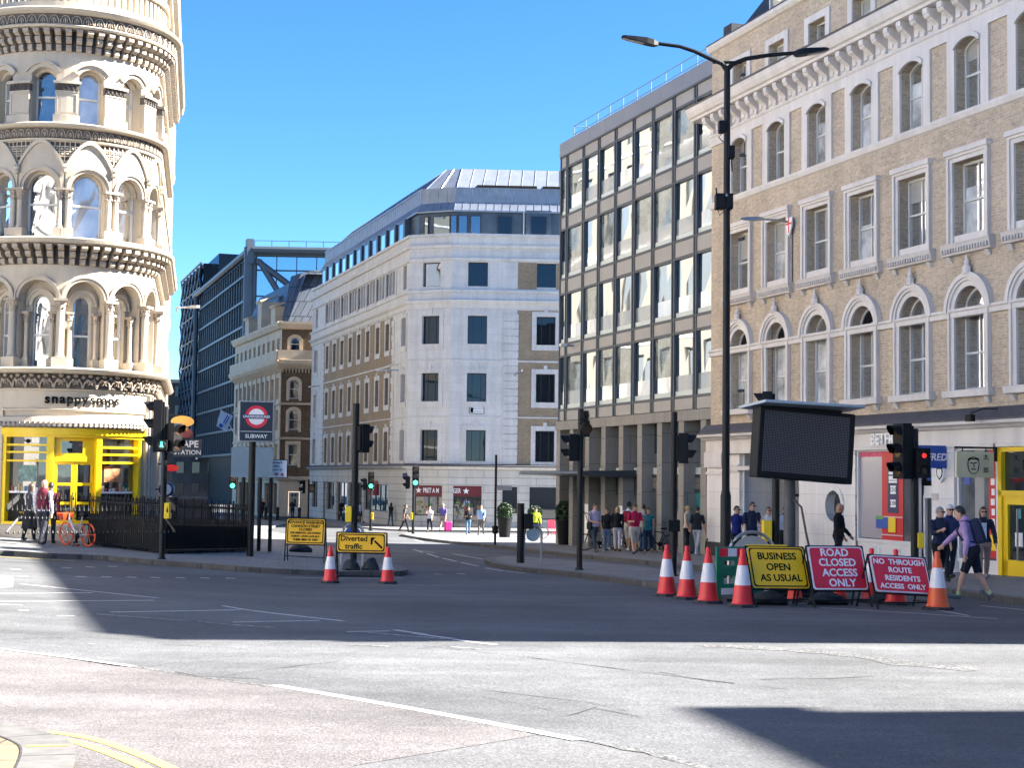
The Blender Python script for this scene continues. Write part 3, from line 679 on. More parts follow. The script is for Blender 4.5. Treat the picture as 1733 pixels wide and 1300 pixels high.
p = MB(); p.box(12.9, 13.68, -0.4, -0.25, 1.3, 1.55, M); p.build('transom', M_SHOPT, dr)
p = MB(); p.box(13.0, 13.6, -0.29, -0.28, 1.7, 2.1, M); p.build('transom_poster', M_BLUE, dr); p = MB(); p.box(13.3, 13.5, -0.29, -0.28, 0.2, 0.7, M); p.build('notice', M_LETTER_W, dr); p = MB(); p.box(13.35, 13.6, -0.29, -0.28, -0.35, 0.1, M); p.build('red_notice', M_SHOPR, dr)
p = MB(); p.box(13.7, 14.0, 0.03, 0.05, 1.15, 1.35, M); p.build('vent_grille', M_TRIM2, B)
# second window and the yellow shop
w2 = shop_window(14.74, 16.52, -0.45, 2.6, gl=glass('grey_shop_glass', (0.13, 0.13, 0.135), 0.14, wob=0.08, ws=0.7, var=0.4))
p = MB(); p.box(16.05, 16.36, -0.115, -0.1, -0.3, 2.5, M); p.build('red_banner', M_SHOPR, w2)
p = MB()
for q in range(5): p.box(16.14 + .03 * (q % 2), 16.3, -.098, -.094, 0.55 + q * .26, 0.72 + q * .26, M)
p.build('banner_mark', M_LETTER_W, w2)
p = MB(); p.box(16.1, 16.4, -0.098, -0.09, -0.1, 0.3, M); p.build('yellow_poster', M_YELBOX, w2); p = MB(); p.box(14.95, 15.25, -0.115, -0.1, 1.6, 1.95, M); p.build('blue_poster', M_BLUE, w2)
p = MB(); p.box(15.45, 15.85, -0.118, -0.105, -0.3, 2.5, M); p.build('pale_film', G_BLIND, w2)
M_YDOOR = pm('yellow_door_paint', (0.80, 0.53, 0.008), 0.35, 0, 0.05)
yd = MB(); a, b = 16.55, 18.55
for x0, x1, z0, z1 in ((a, a + .16, -2, 2.6), (b - .16, b, -2, 2.6), (a, b, 2.45, 2.62), (a, b, 1.32, 1.46), (a + .16, a + .34, -1.0, 1.32), (b - .34, b - .16, -1.0, 1.32), (a + .34, b - .34, 1.1, 1.32), (a + .16, b - .16, -1.6, -0.3)):
    yd.box(x0, x1, -0.14 if x0 > a + .1 else -0.2, 0.0 if z1 > 1.4 or x0 == a else -0.05, z0, z1, M)
yd.box(a + .4, b - .4, -0.06, -0.03, -0.62, -0.38, M); yd.box(a, b, -0.2, 0.05, -2, -0.95, M)
yo = yd.build('yellow_shop_door', M_YDOOR, B)
p = MB(); p.pf(M, [(a + .1, -0.12, -0.4), (b - .1, -0.12, -0.4), (b - .1, -0.12, 2.5), (a + .1, -0.12, 2.5)]); p.build('pane', G_SHOPD, yo)
p = MB(); p.box(a + .78, a + .81, -0.02, 0.02, -0.3, 1.0, M); p.build('handle', M_GALV, yo)
p = MB(); p.box(a + .62, a + .8, -0.115, -0.11, 0.75, 1.0, M); p.build('teal_sticker', pm('teal_sticker', (0.02, 0.30, 0.32), .5), yo); p = MB(); p.box(a + .55, a + .85, -0.115, -0.11, 0.05, 0.4, M); p.build('notice', M_LETTER_W, yo)
p = MB(); p.box(a + .72, a + 1.0, -0.04, -0.02, -0.93, -0.82, M); p.build('letter_plate', M_LETTER_W, yo)
p = MB(); p.box(18.55, LEN, -0.25, -0.2, -2, 2.62, M); p.build('plain_shop_glazing', G_SHOPD, B)

def fac_pt(u, d, z): return Vector(loc) + Vector(M(u, d, z))
# projecting signs and wall lamps: things of their own, fixed to the wall
def bracket_sign(name, u, z0, z1, dpt0, dpt1, mat, label, th=0.12):
    t = thing(name, fac_pt(u, 0, z0), label, 'sign'); b = MB(); o = fac_pt(u, 0, z0)
    def L(s_, d, z): return tuple(fac_pt(u + s_, d, z) - o)
    b.box(-th / 2, th / 2, dpt0, dpt1, z0, z1, L); return t, b, L
t, b, L = bracket_sign('shop_sign', 14.35, 2.03, 2.64, 0.05, 1.15, M_BLUE, 'blue projecting box sign with white lettering above the betting shop door')
b.build('sign_box', M_BLUE, t)
mw = Matrix(((0, 0, 0, 0),) * 4)
def side_sgn(L, s_, d, z):
    o = Vector(L(s_, d, z)); x = (Vector(L(s_, d - 0.01, z)) - o).normalized(); n = (Vector(L(s_ + 0.01, d, z)) - o).normalized()
    return Matrix(((x.x, 0, n.x, o.x), (x.y, 0, n.y, o.y), (x.z, 1, n.z, o.z), (0, 0, 0, 1)))
text('BETFRED', 0.27, M_LETTER_W, t, side_sgn(L, 0.065, 0.58, 2.32), 0.004, 0.004, shear=0.2)
t, b, L = bracket_sign('hanging_sign', 16.5, 1.78, 2.44, 0.10, 1.22, M_BLUE, 'pale square hanging sign with a line drawn face beside the yellow shop door', 0.08)
M_SIGNC = pm('pale_sign_board', (0.58, 0.55, 0.38), 0.55, 0, 0.05); b.build('sign_board', M_SIGNC, t)
b = MB(); b.box(-0.02, 0.02, 0.0, 1.25, 2.52, 2.57, L); b.box(-.05, .05, 0.0, 0.06, 2.2, 2.66, L); b.box(-.01, .01, 0.3, 0.32, 2.43, 2.53, L); b.box(-.01, .01, 1.0, 1.02, 2.43, 2.53, L); b.build('sign_bracket', M_STEEL, t)
f_ = MB(); dd = 0.72
def stroke(pts, r=0.010): f_.tube([L(0.05, dd - x, 2.10 + z) for x, z in pts], r, 5)
stroke([(-.15, .16), (-.17, .02), (-.14, -.14), (-.06, -.22), (.06, -.22), (.14, -.14), (.17, .02), (.15, .16), (0, .21), (-.15, .16)]); stroke([(-.15, .12), (-.1, .16), (.1, .16), (.15, .12)], .018)
stroke([(-.09, .06), (-.03, .05)], .014); stroke([(.03, .05), (.09, .06)], .014); stroke([(0, .04), (.02, -.05), (-.01, -.06)]); stroke([(-.06, -.11), (.06, -.11)], .014)
f_.build('drawn_face', M_LETTER_K, t)
text('太', 0.17, M_LETTER_K, t, side_sgn(L, 0.045, 0.34, 2.30), 0.003, name='lettering'); text('郎', 0.17, M_LETTER_K, t, side_sgn(L, 0.045, 0.34, 1.96), 0.003)
o = fac_pt(14.2, 0.03, 1.9); t = thing('alarm_box', o, 'white shield shaped alarm box with black emblem on the shop pier', 'alarm box')
b = MB(); P = lambda s_, d, z: tuple(Vector(M(s_, d, z)) - Vector(M(0, 0, 0)))
shp = [(-.16, .2), (.16, .2), (.2, .05), (.16, -.12), (0, -.26), (-.16, -.12), (-.2, .05)]
def slab(b, pts, d0, d1, F): 
    b.pf(F, [(p[0], d1, p[1]) for p in pts]); 
    for p, q in zip(pts, pts[1:] + pts[:1]): b.pf(F, [(p[0], d0, p[1]), (q[0], d0, q[1]), (q[0], d1, q[1]), (p[0], d1, p[1])])
slab(b, shp, 0, 0.1, P); b.build('box_body', M_LETTER_W, t)
b = MB(); slab(b, [(p[0] * .75, p[1] * .75) for p in shp], 0.1, 0.105, P); b.build('emblem', M_LETTER_K, t); b = MB(); slab(b, [(p[0] * .55, p[1] * .55) for p in shp], 0.105, 0.11, P); b.build('emblem_centre', M_LETTER_W, t)
# wall street lamp with a shield
o = fac_pt(5.9, 0, 10.0); t = thing('wall_lamp', o, 'grey street lamp arm fixed to the brick wall between second floor windows', 'lamp')
b = MB(); b.tube([P(0, 0, 0.06), P(-.1, 0.5, 0.12), P(-.3, 0.9, 0.16)], 0.035, 6); b.build('lamp_arm', M_GALV, t)
b = MB(); b.loft([[P(-.3 - x * .33 + y * .9, 0.9 + x + y * .33, 0.17 + z) for y, z in ((-w_, -h_), (w_, -h_), (w_ * .7, h_), (-w_ * .7, h_))] for x, w_, h_ in ((0, .05, .04), (.15, .11, .06), (.5, .11, .05), (.7, .06, .02))]); b.build('lamp_head', M_GALV, t)
b = MB(); shp2 = [(-.22, .2), (.22, .2), (.2, -.1), (0, -.42), (-.2, -.1)]; slab(b, shp2, 0.1, 0.16, lambda s_, d, z: P(s_ * .9 + d * .3, d, z)); sh = b.build('shield', M_LETTER_W, t)
b = MB(); F = lambda s_, d, z: P(s_ * .9 + d * .3, d, z); b.box(-.03, .03, .16, .17, -.3, .2, F); b.box(-.2, .2, .16, .17, -.03, .03, F); b.build('red_cross', M_RED, sh)
b = MB(); b.tube([P(.05, .02, 0), P(.05, .02, -2.1), P(-.4, .02, -2.2), P(-1.2, .02, -2.25), P(-1.3, .02, -2.5), P(-1.3, .02, -6.5)], 0.018, 5); b.build('cable', M_LEAD, t)
# floodlights over the shops
for u in (16.4, 21.0):
    o = fac_pt(u, 0.36, 3.3); t = thing('floodlight', o, 'small black floodlight on an arm above the shop fascia by the hanging sign' if u < 20 else 'small black floodlight on an arm further along the shop fascia', 'lamp')
    b = MB(); b.tube([P(0.35, -0.3, 0.25), P(.2, 0.1, 0.25), P(0, 0.35, 0.12)], 0.018, 5); b.build('lamp_arm', M_STEEL, t); b = MB(); b.box(-.12, .12, .28, .42, -.08, .10, P); b.build('lamp_head', M_BLACK, t)

# ---------------------------------------------------------------- glass office building
loc, M = frame((2.206, 70.686), ANG, -1.6)
Gb = thing('office_building', loc, 'grey framed glass office block beside the yellow brick terrace', 'building')
M_CLAD = pm('grey_metal_cladding', (0.20, 0.215, 0.245), 0.4, 0.2, 0.06, 0.7)
M_SPAN = pm('beige_spandrel', (0.31, 0.295, 0.28), 0.4, 0.1, 0.08, 1.0)
M_MULL = pm('dark_grey_mullion', (0.055, 0.068, 0.085), 0.4, 0.35, 0.1)
M_STONEG = brick('grey_stone_pier', (0.27, 0.255, 0.235), (0.30, 0.285, 0.26), (0.13, 0.12, 0.11), 3.0, 1.15, 0.012, 0.12, 0.7)
G_OFF = glass('office_glass', (0.19, 0.225, 0.225), 0.24, (0.80, 0.84, 0.84), wob=0.13, ws=0.4, var=0.5)
G_TEAL = glass('teal_glass', (0.01, 0.055, 0.06), 0.18, (0.85, 0.95, 0.97), wob=0.1)
G_TEAL2 = glass('bright_teal_glass', (0.03, 0.26, 0.25), 0.06)  # brighter teal in one flat colour
M_SILLW = pm('pale_glass_band', (0.56, 0.62, 0.60), 0.3, 0, 0.03)
G_FROST = glass('frosted_band', (0.26, 0.30, 0.31), 0.22, rough=0.06, wob=0.3, ws=.5)
UM = [-0.05, 0.79, 2.82, 4.66, 6.55, 8.49, 10.43, 12.39, 14.33, 16.27, 18.2]
LG = 18.2; FL = [(13.97, 15.95), (11.03, 13.09), (8.02, 10.1), (5.0, 7.22)]
b = MB()
b.pf(M, [(LG, -14, -2), (0, -14, -2), (0, -14, 17.2), (LG, -14, 17.2)]); b.pf(M, [(-0.05, 0, 4.2), (-0.05, -14, 4.2), (-0.05, -14, 17.2), (-0.05, 0, 17.2)]); b.pf(M, [(-.05, -.4, -2), (-.05, -14, -2), (-.05, -14, 4.2), (-.05, -.4, 4.2)])
b.box(-0.08, LG, -0.3, 0.10, 16.58, 17.2, M); b.pf(M, [(-.05, 0, 17.15), (LG, 0, 17.15), (LG, -14, 17.15), (-.05, -14, 17.15)])
for u in UM[2:-1]: b.box(u + .9, u + .912, 0.10, 0.104, 16.6, 17.19, M)
b.build('wall', M_CLAD, Gb)
b = MB()
for z0, z1 in [(15.95, 16.58)] + [(FL[i + 1][1], FL[i][0] - 0.22) for i in range(3)] + [(4.24, FL[3][0] - 0.22)]: b.box(-0.03, LG, -0.08, 0.02, z0 + .06, z1 - .06, M)
b.build('spandrel', M_SPAN, Gb)
b = MB()
for i, u in enumerate(UM[:-1]):
    for o_ in ((-.10, .10) if i > 0 else (0,)): b.box(u + o_ - .05, u + o_ + .05, -0.05, 0.05, 4.2, 16.58, M)
    b.box(u - .1, u + .1, -0.05, 0.02, 4.2, 16.58, M)
for z0, z1 in FL:
    for z in (z1 + .03, z0 - .22): b.box(-.03, LG, -0.03, 0.04, z - .05, z + .05, M)
b.box(-.03, LG, -0.03, 0.10, 16.5, 16.58, M); b.build('mullion_grid', M_MULL, Gb)
b = MB()
for z0, z1 in FL: b.box(-0.03, LG, -0.10, -0.02, z0 - .17, z0 + .02, M)
b.build('pale_sill_band', M_SILLW, Gb)
for fi, (z0, z1) in enumerate(FL):
    for i in range(len(UM) - 1):
        a, c = UM[i] + .11, UM[i + 1] - .11; z2 = z0 + 0.62
        p = MB(); tl = [random.uniform(-.012, .012) for _ in range(4)]
        p.pf(M, [(a, -.06 + tl[0], z0 + .02), (c, -.06 + tl[1], z0 + .02), (c, -.06 + tl[2], z1 - .02), (a, -.06 + tl[3], z1 - .02)]); o = p.build('window', G_OFF, Gb)
        p = MB(); p.pf(M, [(a, -.045 + tl[0], z0 + .02), (c, -.045 + tl[1], z0 + .02), (c, -.045 + tl[1], z2), (a, -.045 + tl[0], z2)]); p.build('frosted_band', G_FROST, o)
b = MB(); b.box(-.08, LG, -0.1, 0.16, 3.86, 4.26, M); b.build('stone_band', M_STONEG, Gb)
PU = [-0.1, 1.57, 3.48, 5.36, 7.28, 9.2, 11.12, 13.10, 15.01, 16.9]
for u in PU:
    b = MB(); b.box(u, u + .46, -0.55, 0.10, -2, 3.86, M); b.build('pier', M_STONEG, Gb)
for i, (u, v) in enumerate(zip(PU[:-1], PU[1:])):
    a, c = u + .46, v
    p = MB(); p.pf(M, [(a, -.45, -2), (c, -.45, -2), (c, -.45, 3.86), (a, -.45, 3.86)]); o = p.build('window', G_TEAL, Gb)
    p = MB(); p.box(a, c, -.46, -.40, 1.86, 2.12, M); p.build('pale_band', M_SILLW, o)
    p = MB(); p.pf(M, [(a, -.43, 2.14), (c, -.43, 2.14), (c, -.43, 2.68), (a, -.43, 2.68)]); p.build('frosted_band', G_FROST, o)
    p = MB(); p.box(a, c, -.46, -.36, 1.74, 1.86, M); p.box(a, c, -.46, -.36, 1.18, 1.3, M) if i > 4 else p.box(a, c, -.46, -.40, 1.0, 1.74, M); p.build('transom', M_MULL, o)
    if i > 4:
        p = MB()
        for q in range(5): p.box(a, c, -.42, -.38, 1.32 + q * .085, 1.345 + q * .085, M)
        for q in range(11): xx = a + (c - a) * q / 10; p.box(xx - .012, xx + .012, -.42, -.38, 1.3, 1.74, M)
        p.build('grille', M_STONEG, o)
        p = MB(); p.pf(M, [(a, -.43, -1.6), (c, -.43, -1.6), (c, -.43, 1.18), (a, -.43, 1.18)]); p.build('teal_panel', G_TEAL2, o)
    else:
        p = MB()
        for q in (0.25, 0.6): p.box(a + (c - a) * q, a + (c - a) * q + .05, -.44, -.38, -2, 1.0, M)
        p.build('door_frame', M_CLAD, o)
b = MB()
for u in (3.52, 7.32): b.box(u, u + .4, 0.10, 0.115, -1.1, 0.55, M)
b.build('white_notice_panel', M_LETTER_W, Gb)
cn = MB(); cn.sweep(M, [0.9, 8.2], [(-.3, 1.72), (2.2, 1.80), (2.25, 1.86), (2.2, 1.95), (-.3, 2.02)]); cn.build('canopy', M_MULL, Gb)
rl = MB()
for u in frange(0.5, LG, 1.45): rl.tube([M(u, -.4, 17.15), M(u, -.4, 17.98)], 0.022, 5)
for z in (17.6, 17.98): rl.tube([M(0.5, -.4, z), M(LG, -.4, z)], 0.022, 5); rl.tube([M(0.5, -.4, z), M(0.5, -3, z)], 0.022, 5)
rl.tube([M(.5, -3, 17.15), M(.5, -3, 17.98)], .022, 5)
rl.build('roof_railing', pm('blue_grey_railing', (0.10, 0.16, 0.20), .5), Gb)
# ---------------------------------------------------------------- white corner building
ZB = -2.4
M_PORT = brick('portland_stone', (0.63, 0.605, 0.575), (0.68, 0.655, 0.625), (0.50, 0.48, 0.455), 1.6, 0.62, 0.008, 0.15, 0.75, bump=0.12)
M_PORTR = brick('rusticated_portland_stone', (0.56, 0.53, 0.48), (0.60, 0.57, 0.52), (0.26, 0.24, 0.21), 2.6, 0.56, 0.02, 0.10, 0.75, bump=0.6)
M_PBRICK = brick('buff_brick', (0.38, 0.29, 0.19), (0.29, 0.215, 0.14), (0.31, 0.255, 0.19), stain=0.22)
M_ZINC = pm('zinc_roof', (0.26, 0.285, 0.33), 0.42, 0.45, 0.16, 1.2)
M_ZINCD = pm('dark_zinc', (0.07, 0.095, 0.125), 0.45, 0.35, 0.25, 2.0)
M_WINF = pm('bronze_window_frame', (0.03, 0.03, 0.03), 0.4, 0.2)
G_WD = glass('office_dark_glass', (0.005, 0.008, 0.011), 0.015, (0.8, 0.9, 1.0), wob=0.08, ws=.6)
G_WS = glass('street_side_glass', (0.03, 0.035, 0.04), 0.38, wob=0.25, ws=.6, var=.3)
G_ROOF = glass('roof_storey_glass', (0.02, 0.03, 0.045), 0.22, (0.75, 0.9, 1.0), wob=0.05)
Pc = Vector((-4.6, 114.0)); Pl = Vector((-7.83, 115.3)); aC = math.atan2(-1.3, 3.23); LC = 3.482; aR = R_(3.0); LLN = 36.5
root0 = (Pc.x, Pc.y, ZB)
def rel(P, ang):
    f = planar((P.x - Pc.x, P.y - Pc.y), ang)
    return lambda u, d, z: (lambda q: (q[0], q[1], q[2] - ZB))(f(u, d, z))
ML = rel(Pl, ANG); ML_ = lambda u, d, z: ML(u, d, z); MC = rel(Pl, aC); MR = rel(Pc, aR)
W = thing('corner_office', root0, 'white stone corner office with zinc roof and a red fronted cafe on its ground floor', 'building')
DEP = 0.3
LW = [-1.40, -6.45, -9.65, -13.1, -16.35, -19.6, -22.9, -26.05, -29.2, -34.5]
stor = [(2.87, 5.2), (7.3, 9.45), (11.6, 13.75)]
faces = [(ML, -LLN, 0, [(u, 1.25) for u in LW]), (MC, 0, LC, [(1.83, 1.42)]), (MR, 0, 14, [(1.97, 1.45), (7.1, 1.42), (11.2, 1.42)])]
st = MB(); bk = MB()
def brickspan(M, z0, z1): return [(-31.2, -4.8)] if M is ML else ([(4.95, 14)] if M is MR else [])
for M, s0, s1, wins in faces:
    for zi, (zb, zt) in enumerate(stor):
        z0, z1 = (2.55, 6.3, 10.5)[zi], (6.3, 10.5, 14.2)[zi]
        cells = sorted(brickspan(M, z0, z1)); c = s0; hs = [(u, w_, zb, zt, 'rect', 0) for u, w_ in wins]
        for a, b_ in cells:
            wall(st, M, c, a, z0, z1, [h for h in hs if c < h[0] < a], DEP); wall(bk, M, a, b_, z0, z1, [h for h in hs if a < h[0] < b_], DEP); c = b_
        wall(st, M, c, s1, z0, z1, [h for h in hs if c < h[0] < s1], DEP)
    # upper white storey
    h5 = [(-1.37, 1.0), (-34.5, 1.0)] + [(-4.0 - .2 - 3.28 * k - q, .82) for k in range(8) for q in (0.6, 1.6, 2.6)] if M is ML else [(u, w_ + .03) for u, w_ in wins]
    wall(st, M, s0, s1, 14.2, 19.9, [(u, w_, 15.96, 17.78, 'rect', 0) for u, w_ in h5], DEP)
    for u, w_ in h5: window(W, M, (u, w_, 15.96, 17.78, 'rect', 0), DEP, M_WINF, G_WS if M is ML or M is MC else G_WD, 0.06)
    for u, w_ in wins:
        for zb, zt in stor: window(W, M, (u, w_, zb, zt, 'rect', 0), DEP, M_WINF, G_WS if M is ML else G_WD, 0.06, (), (0.28, 0.72) if M is not ML else (0.5,))
for P in ([(14, 0, -2.4), (14, -14, -2.4), (14, -14, 19.9), (14, 0, 19.9)],): st.pf(MR, P)
st.pf(ML, [(-LLN, 0, -2.4), (-LLN, -12, -2.4), (-LLN, -12, 19.9), (-LLN, 0, 19.9)])
st.build('wall', M_PORT, W); bk.build('brick_panel', M_PBRICK, W)
def run(mb, prof, sR=14):
    """one moulding round the left front, the canted corner and the right front, mitred at the corners"""
    def pt(i, d, z):
        if i == 0: return ML(-LLN - .15, d, z)
        if i == 3: return MR(sR, d, z)
        A, Bq, base = ((ANG, aC, Pl), (aC, aR, Pc))[i - 1]
        n0 = Vector((math.sin(A), -math.cos(A))); n1 = Vector((math.sin(Bq), -math.cos(Bq))); h = (n0 + n1).normalized(); k = d / h.dot(n0)
        return (base.x - Pc.x + h.x * k, base.y - Pc.y + h.y * k, z - ZB)
    k = len(prof)
    for i in range(3):
        for j in range(k):
            p, q = prof[j], prof[(j + 1) % k]
            L_ = (0, 1, 2)[i] * 10.0; ln_ = (LLN, LC, 14)[i]
            mb.poly([pt(i, *p), pt(i + 1, *p), pt(i + 1, *q), pt(i, *q)], [(L_, p[1] + p[0]), (L_ + ln_, p[1] + p[0]), (L_ + ln_, q[1] + q[0]), (L_, q[1] + q[0])])
    mb.poly([pt(0, *p) for p in reversed(prof)]); mb.poly([pt(3, *p) for p in prof])
b = MB()
run(b, [(0, 2.3), (.1, 2.3), (.35, 2.42), (.35, 2.5), (0, 2.56)]); run(b, [(0, 6.12), (.04, 6.14), (.04, 6.22), (0, 6.24)]); run(b, [(0, 10.3), (.05, 10.3), (.05, 10.42), (0, 10.44)])
run(b, [(0, 14.3), (.06, 14.32), (.12, 14.6), (.3, 14.75), (.34, 14.9), (.1, 15.0), (.1, 15.45), (.22, 15.5), (.22, 15.68), (0, 15.74)])
run(b, [(0, 17.84), (.12, 17.88), (.16, 18.08), (0, 18.12)]); run(b, [(0, 18.82), (.18, 18.86), (.24, 19.05), (0, 19.08)]); run(b, [(-.5, 19.7), (.16, 19.72), (.16, 19.92), (-.5, 19.96)])
b.build('string_course', M_PORT, W)
b = MB(); run(b, [(0, 2.5), (.40, 2.47), (.40, 2.55), (0, 2.68)]); b.build('lead_flashing', M_LEAD, W)
for M, s0, s1, wins in faces:
    for u, w_ in wins:
        for zb, zt in stor:
            b = MB(); o = 0.34 if M is not ML else 0.22; h = w_ / 2
            b.band(M, [(u - h - o, zb - .34), (u - h - o, zt + .36), (u + h + o, zt + .36), (u + h + o, zb - .34)], [(u - h, zb - .34), (u - h, zt), (u + h, zt), (u + h, zb - .34)], 0, .05)
            b.box(u - h - o, u + h + o, 0, .055, zb - .38, zb, M); b.box(u - .13, u + .13, 0, .10, zt, zt + .62, M); b.box(u - h - .02, u + h + .02, -.28, .09, zb - .05, zb + .02, M)
            b.build('window_surround', M_PORT, W)
    if M is ML:
        for a, c in ((-31.2, -30.5), (-5.1, -4.2)):
            for k in range(20):
                z = 2.75 + .56 * k; b = MB() if k == 0 else b; b.box(a + (.0 if k % 2 else .25), c, 0, .05, z, z + .5, M)
            b.build('quoin', M_PORT, W)
        for k in range(9): b = MB(); b.box(-4.05 - 3.28 * k, -3.75 - 3.28 * k, 0, .10, 15.75, 17.84, M); b.build('pilaster', M_PORT, W)
    if M is MR:
        b = MB()
        for k in range(20): b.box(3.95, 5.05, 0, .06, 2.75 + .56 * k, 3.25 + .56 * k, M)
        b.build('quoin', M_PORT, W)
        b = MB(); b.box(3.7, 4.95, 0, .03, 15.8, 17.8, M); b.build('panel', M_PORT, W)
        for a, c in ((4.95, 6.38), (7.84, 10.4), (12, 14)):
            b = MB(); b.box(a, c, 0, .02, 15.8, 17.8, M); b.build('brick_panel', M_PBRICK, W)
# ground floor: rusticated piers with shop openings
g = MB()
def gwall(M, s0, s1, ops):
    c = s0
    for a, b_, zb, zt in ops:
        if a - c > .01: g.box(c, a, -.4, 0, ZB, zt, M)
        g.box(a, b_, -.4, -.02, zt, 1.55, M)
        if zb > ZB: g.box(a, b_, -.4, -.03, ZB, zb, M)
        if a - c > .01: g.box(c, a, -.4, 0, zt, 1.55, M)
        c = b_
    g.box(c, s1, -.4, 0, ZB, 1.55, M); g.box(s0, s1, -.4, 0.02, 1.55, 2.35, M)
gwall(ML, -LLN, -.01, [(-35.2, -32.6, -1.3, 1.15), (-30, -28.9, -2.3, 1.15), (-28.5, -25, -1.4, 1.15), (-24.2, -20, -2.3, 1.15), (-19.4, -17.2, -2.3, 1.15), (-16.6, -14.4, -2.3, 1.15), (-13.7, -5.5, -1.1, 1.05)])
gwall(MC, 0, LC - .005, [(.6, 2.95, -1.2, 1.05)]); gwall(MR, 0, 14, [(.35, 2.45, -2.3, 1.05), (3.98, 5.1, -.95, 1.02), (6.0, 8.15, -1.4, 1.02), (9.2, 12, -1.4, 1.02)])
g.build('ground_floor_wall', M_PORTR, W)
M_CAFE = pm('cafe_red_fascia', (0.13, 0.008, 0.014), 0.45, 0, 0.06)
G_CAFE = glass('cafe_glass', (0.06, 0.055, 0.05), 0.12, wob=.03, var=.8)
def shopfill(M, a, c, zb, zt, gl, fas=None, mull=2):
    p = MB(); p.pf(M, [(a, -.25, zb), (c, -.25, zb), (c, -.25, zt), (a, -.25, zt)]); o = p.build('shop_window', gl, W)
    p = MB()
    for k in range(mull + 1): x = a + (c - a - .07) * k / max(1, mull); p.box(x, x + .07, -.27, -.19, zb, zt, M)
    p.box(a, c, -.27, -.19, zt - .08, zt, M); p.box(a, c, -.27, -.19, zb, zb + .08, M); p.build('frame', M_WINF, o); return o
for a, c, zb in ((-35.2, -32.6, -1.3), (-30, -28.9, -2.3), (-28.5, -25, -1.4), (-24.2, -20, -2.3), (-19.4, -17.2, -2.3), (-16.6, -14.4, -2.3)): shopfill(ML, a, c, zb, 1.15, G_SHOPD)
shopfill(ML, -13.7, -5.5, -1.1, 1.05, G_TEAL, mull=5)
for M, a, c, zb in ((MC, .6, 2.95, -1.2), (MR, .35, 2.45, -2.3)):
    o = shopfill(M, a, c, zb, .28, G_CAFE)
    p = MB(); p.box(a, c, -.25, -.12, .28, 1.06, M); p.build('red_fascia', M_CAFE, o)
    random.seed(5)
    for k in range(16):
        x = random.uniform(a + .1, c - .2); z = random.uniform(max(zb, -1.2), -.25); cc = random.choice([(0.10, .25, .05), (.3, .25, .15), (.5, .45, .38), (.25, .06, .04), (.05, .12, .05)])
        p = MB(); p.box(x, x + random.uniform(.08, .25), -.245, -.235, z, z + random.uniform(.08, .3), M); p.build('display_item', pm('display_%d' % (int(cc[0] * 100) * 7 + int(cc[1] * 100)), cc, .6), o)
def star(M, cx, cz, r, d):
    p = MB(); pts = [(cx + (r if k % 2 == 0 else r * .4) * math.sin(k * math.pi / 5), cz + (r if k % 2 == 0 else r * .4) * math.cos(k * math.pi / 5)) for k in range(10)]
    p.pf(M, [(x, d, z) for x, z in reversed(pts)]); p.build('star', M_LETTER_W, W)
text('PRET A M', .50, M_LETTER_W, W, sgn(MC, 2.0, -.10, .66), .01, .006, sx=.62)
text('GER', .50, M_LETTER_W, W, sgn(MR, .62, -.10, .66), .01, .006, sx=.62); star(MC, .98, .68, .26, -.11); star(MR, 1.3, .66, .26, -.11)
p = MB(); p.box(MC and 0.35, .37, 0, .9, .25, 1.1, lambda s_, d, z: MC(s_ - 2.6, d, z)); ps = p.build('projecting_sign', M_CAFE, W)
p = MB(); M9 = lambda s_, d, z: MC(s_ - 2.6, d, z); p.box(-.42, .42, .3, .34, .25, 1.35, M9); p.build('projecting_sign', M_CAFE, W)
pts = [(0 + (.27 if k % 2 == 0 else .11) * math.sin(k * math.pi / 5), .8 + (.27 if k % 2 == 0 else .11) * math.cos(k * math.pi / 5)) for k in range(10)]
p = MB(); p.pf(M9, [(x, .35, z) for x, z in reversed(pts)]); p.build('star', M_LETTER_W, W)
shopfill(MR, 3.98, 5.1, -.95, 1.02, G_SHOPD, mull=1); shopfill(MR, 6.0, 8.15, -1.4, 1.02, G_SHOPD, mull=1); shopfill(MR, 9.2, 12, -1.4, 1.02, G_SHOPD)
# street name plate and blue plaque
p = MB(); p.box(1.45, 2.55, 0.0, .04, 6.42, 6.95, MR); o = p.build('street_name_plate', M_LETTER_K, W); p = MB(); p.box(1.49, 2.51, .04, .045, 6.46, 6.91, MR); p.build('plate_face', M_LETTER_W, o)
p = MB(); p.box(1.53, 1.75, .045, .05, 6.5, 6.87, MR); p.build('plate_emblem', M_LETTER_K, o); text('ABCHURCH', .14, M_LETTER_K, o, sgn(MR, 2.12, .05, 6.79), .002); text('LANE EC4', .14, M_LETTER_K, o, sgn(MR, 2.12, .05, 6.59), .002)
p = MB(); p.pf(MR, [(8.6 + .24 * math.sin(t * .5236), .03, -.05 + .24 * math.cos(t * .5236)) for t in range(12, 0, -1)]); p.build('blue_plaque', M_BLUE, W)
p = MB(); p.box(.1, .5, 0, .05, 1.55, 1.95, lambda s_, d, z: MC(s_ - .4, d, z)); p.build('alarm_box', M_NAVY, W)
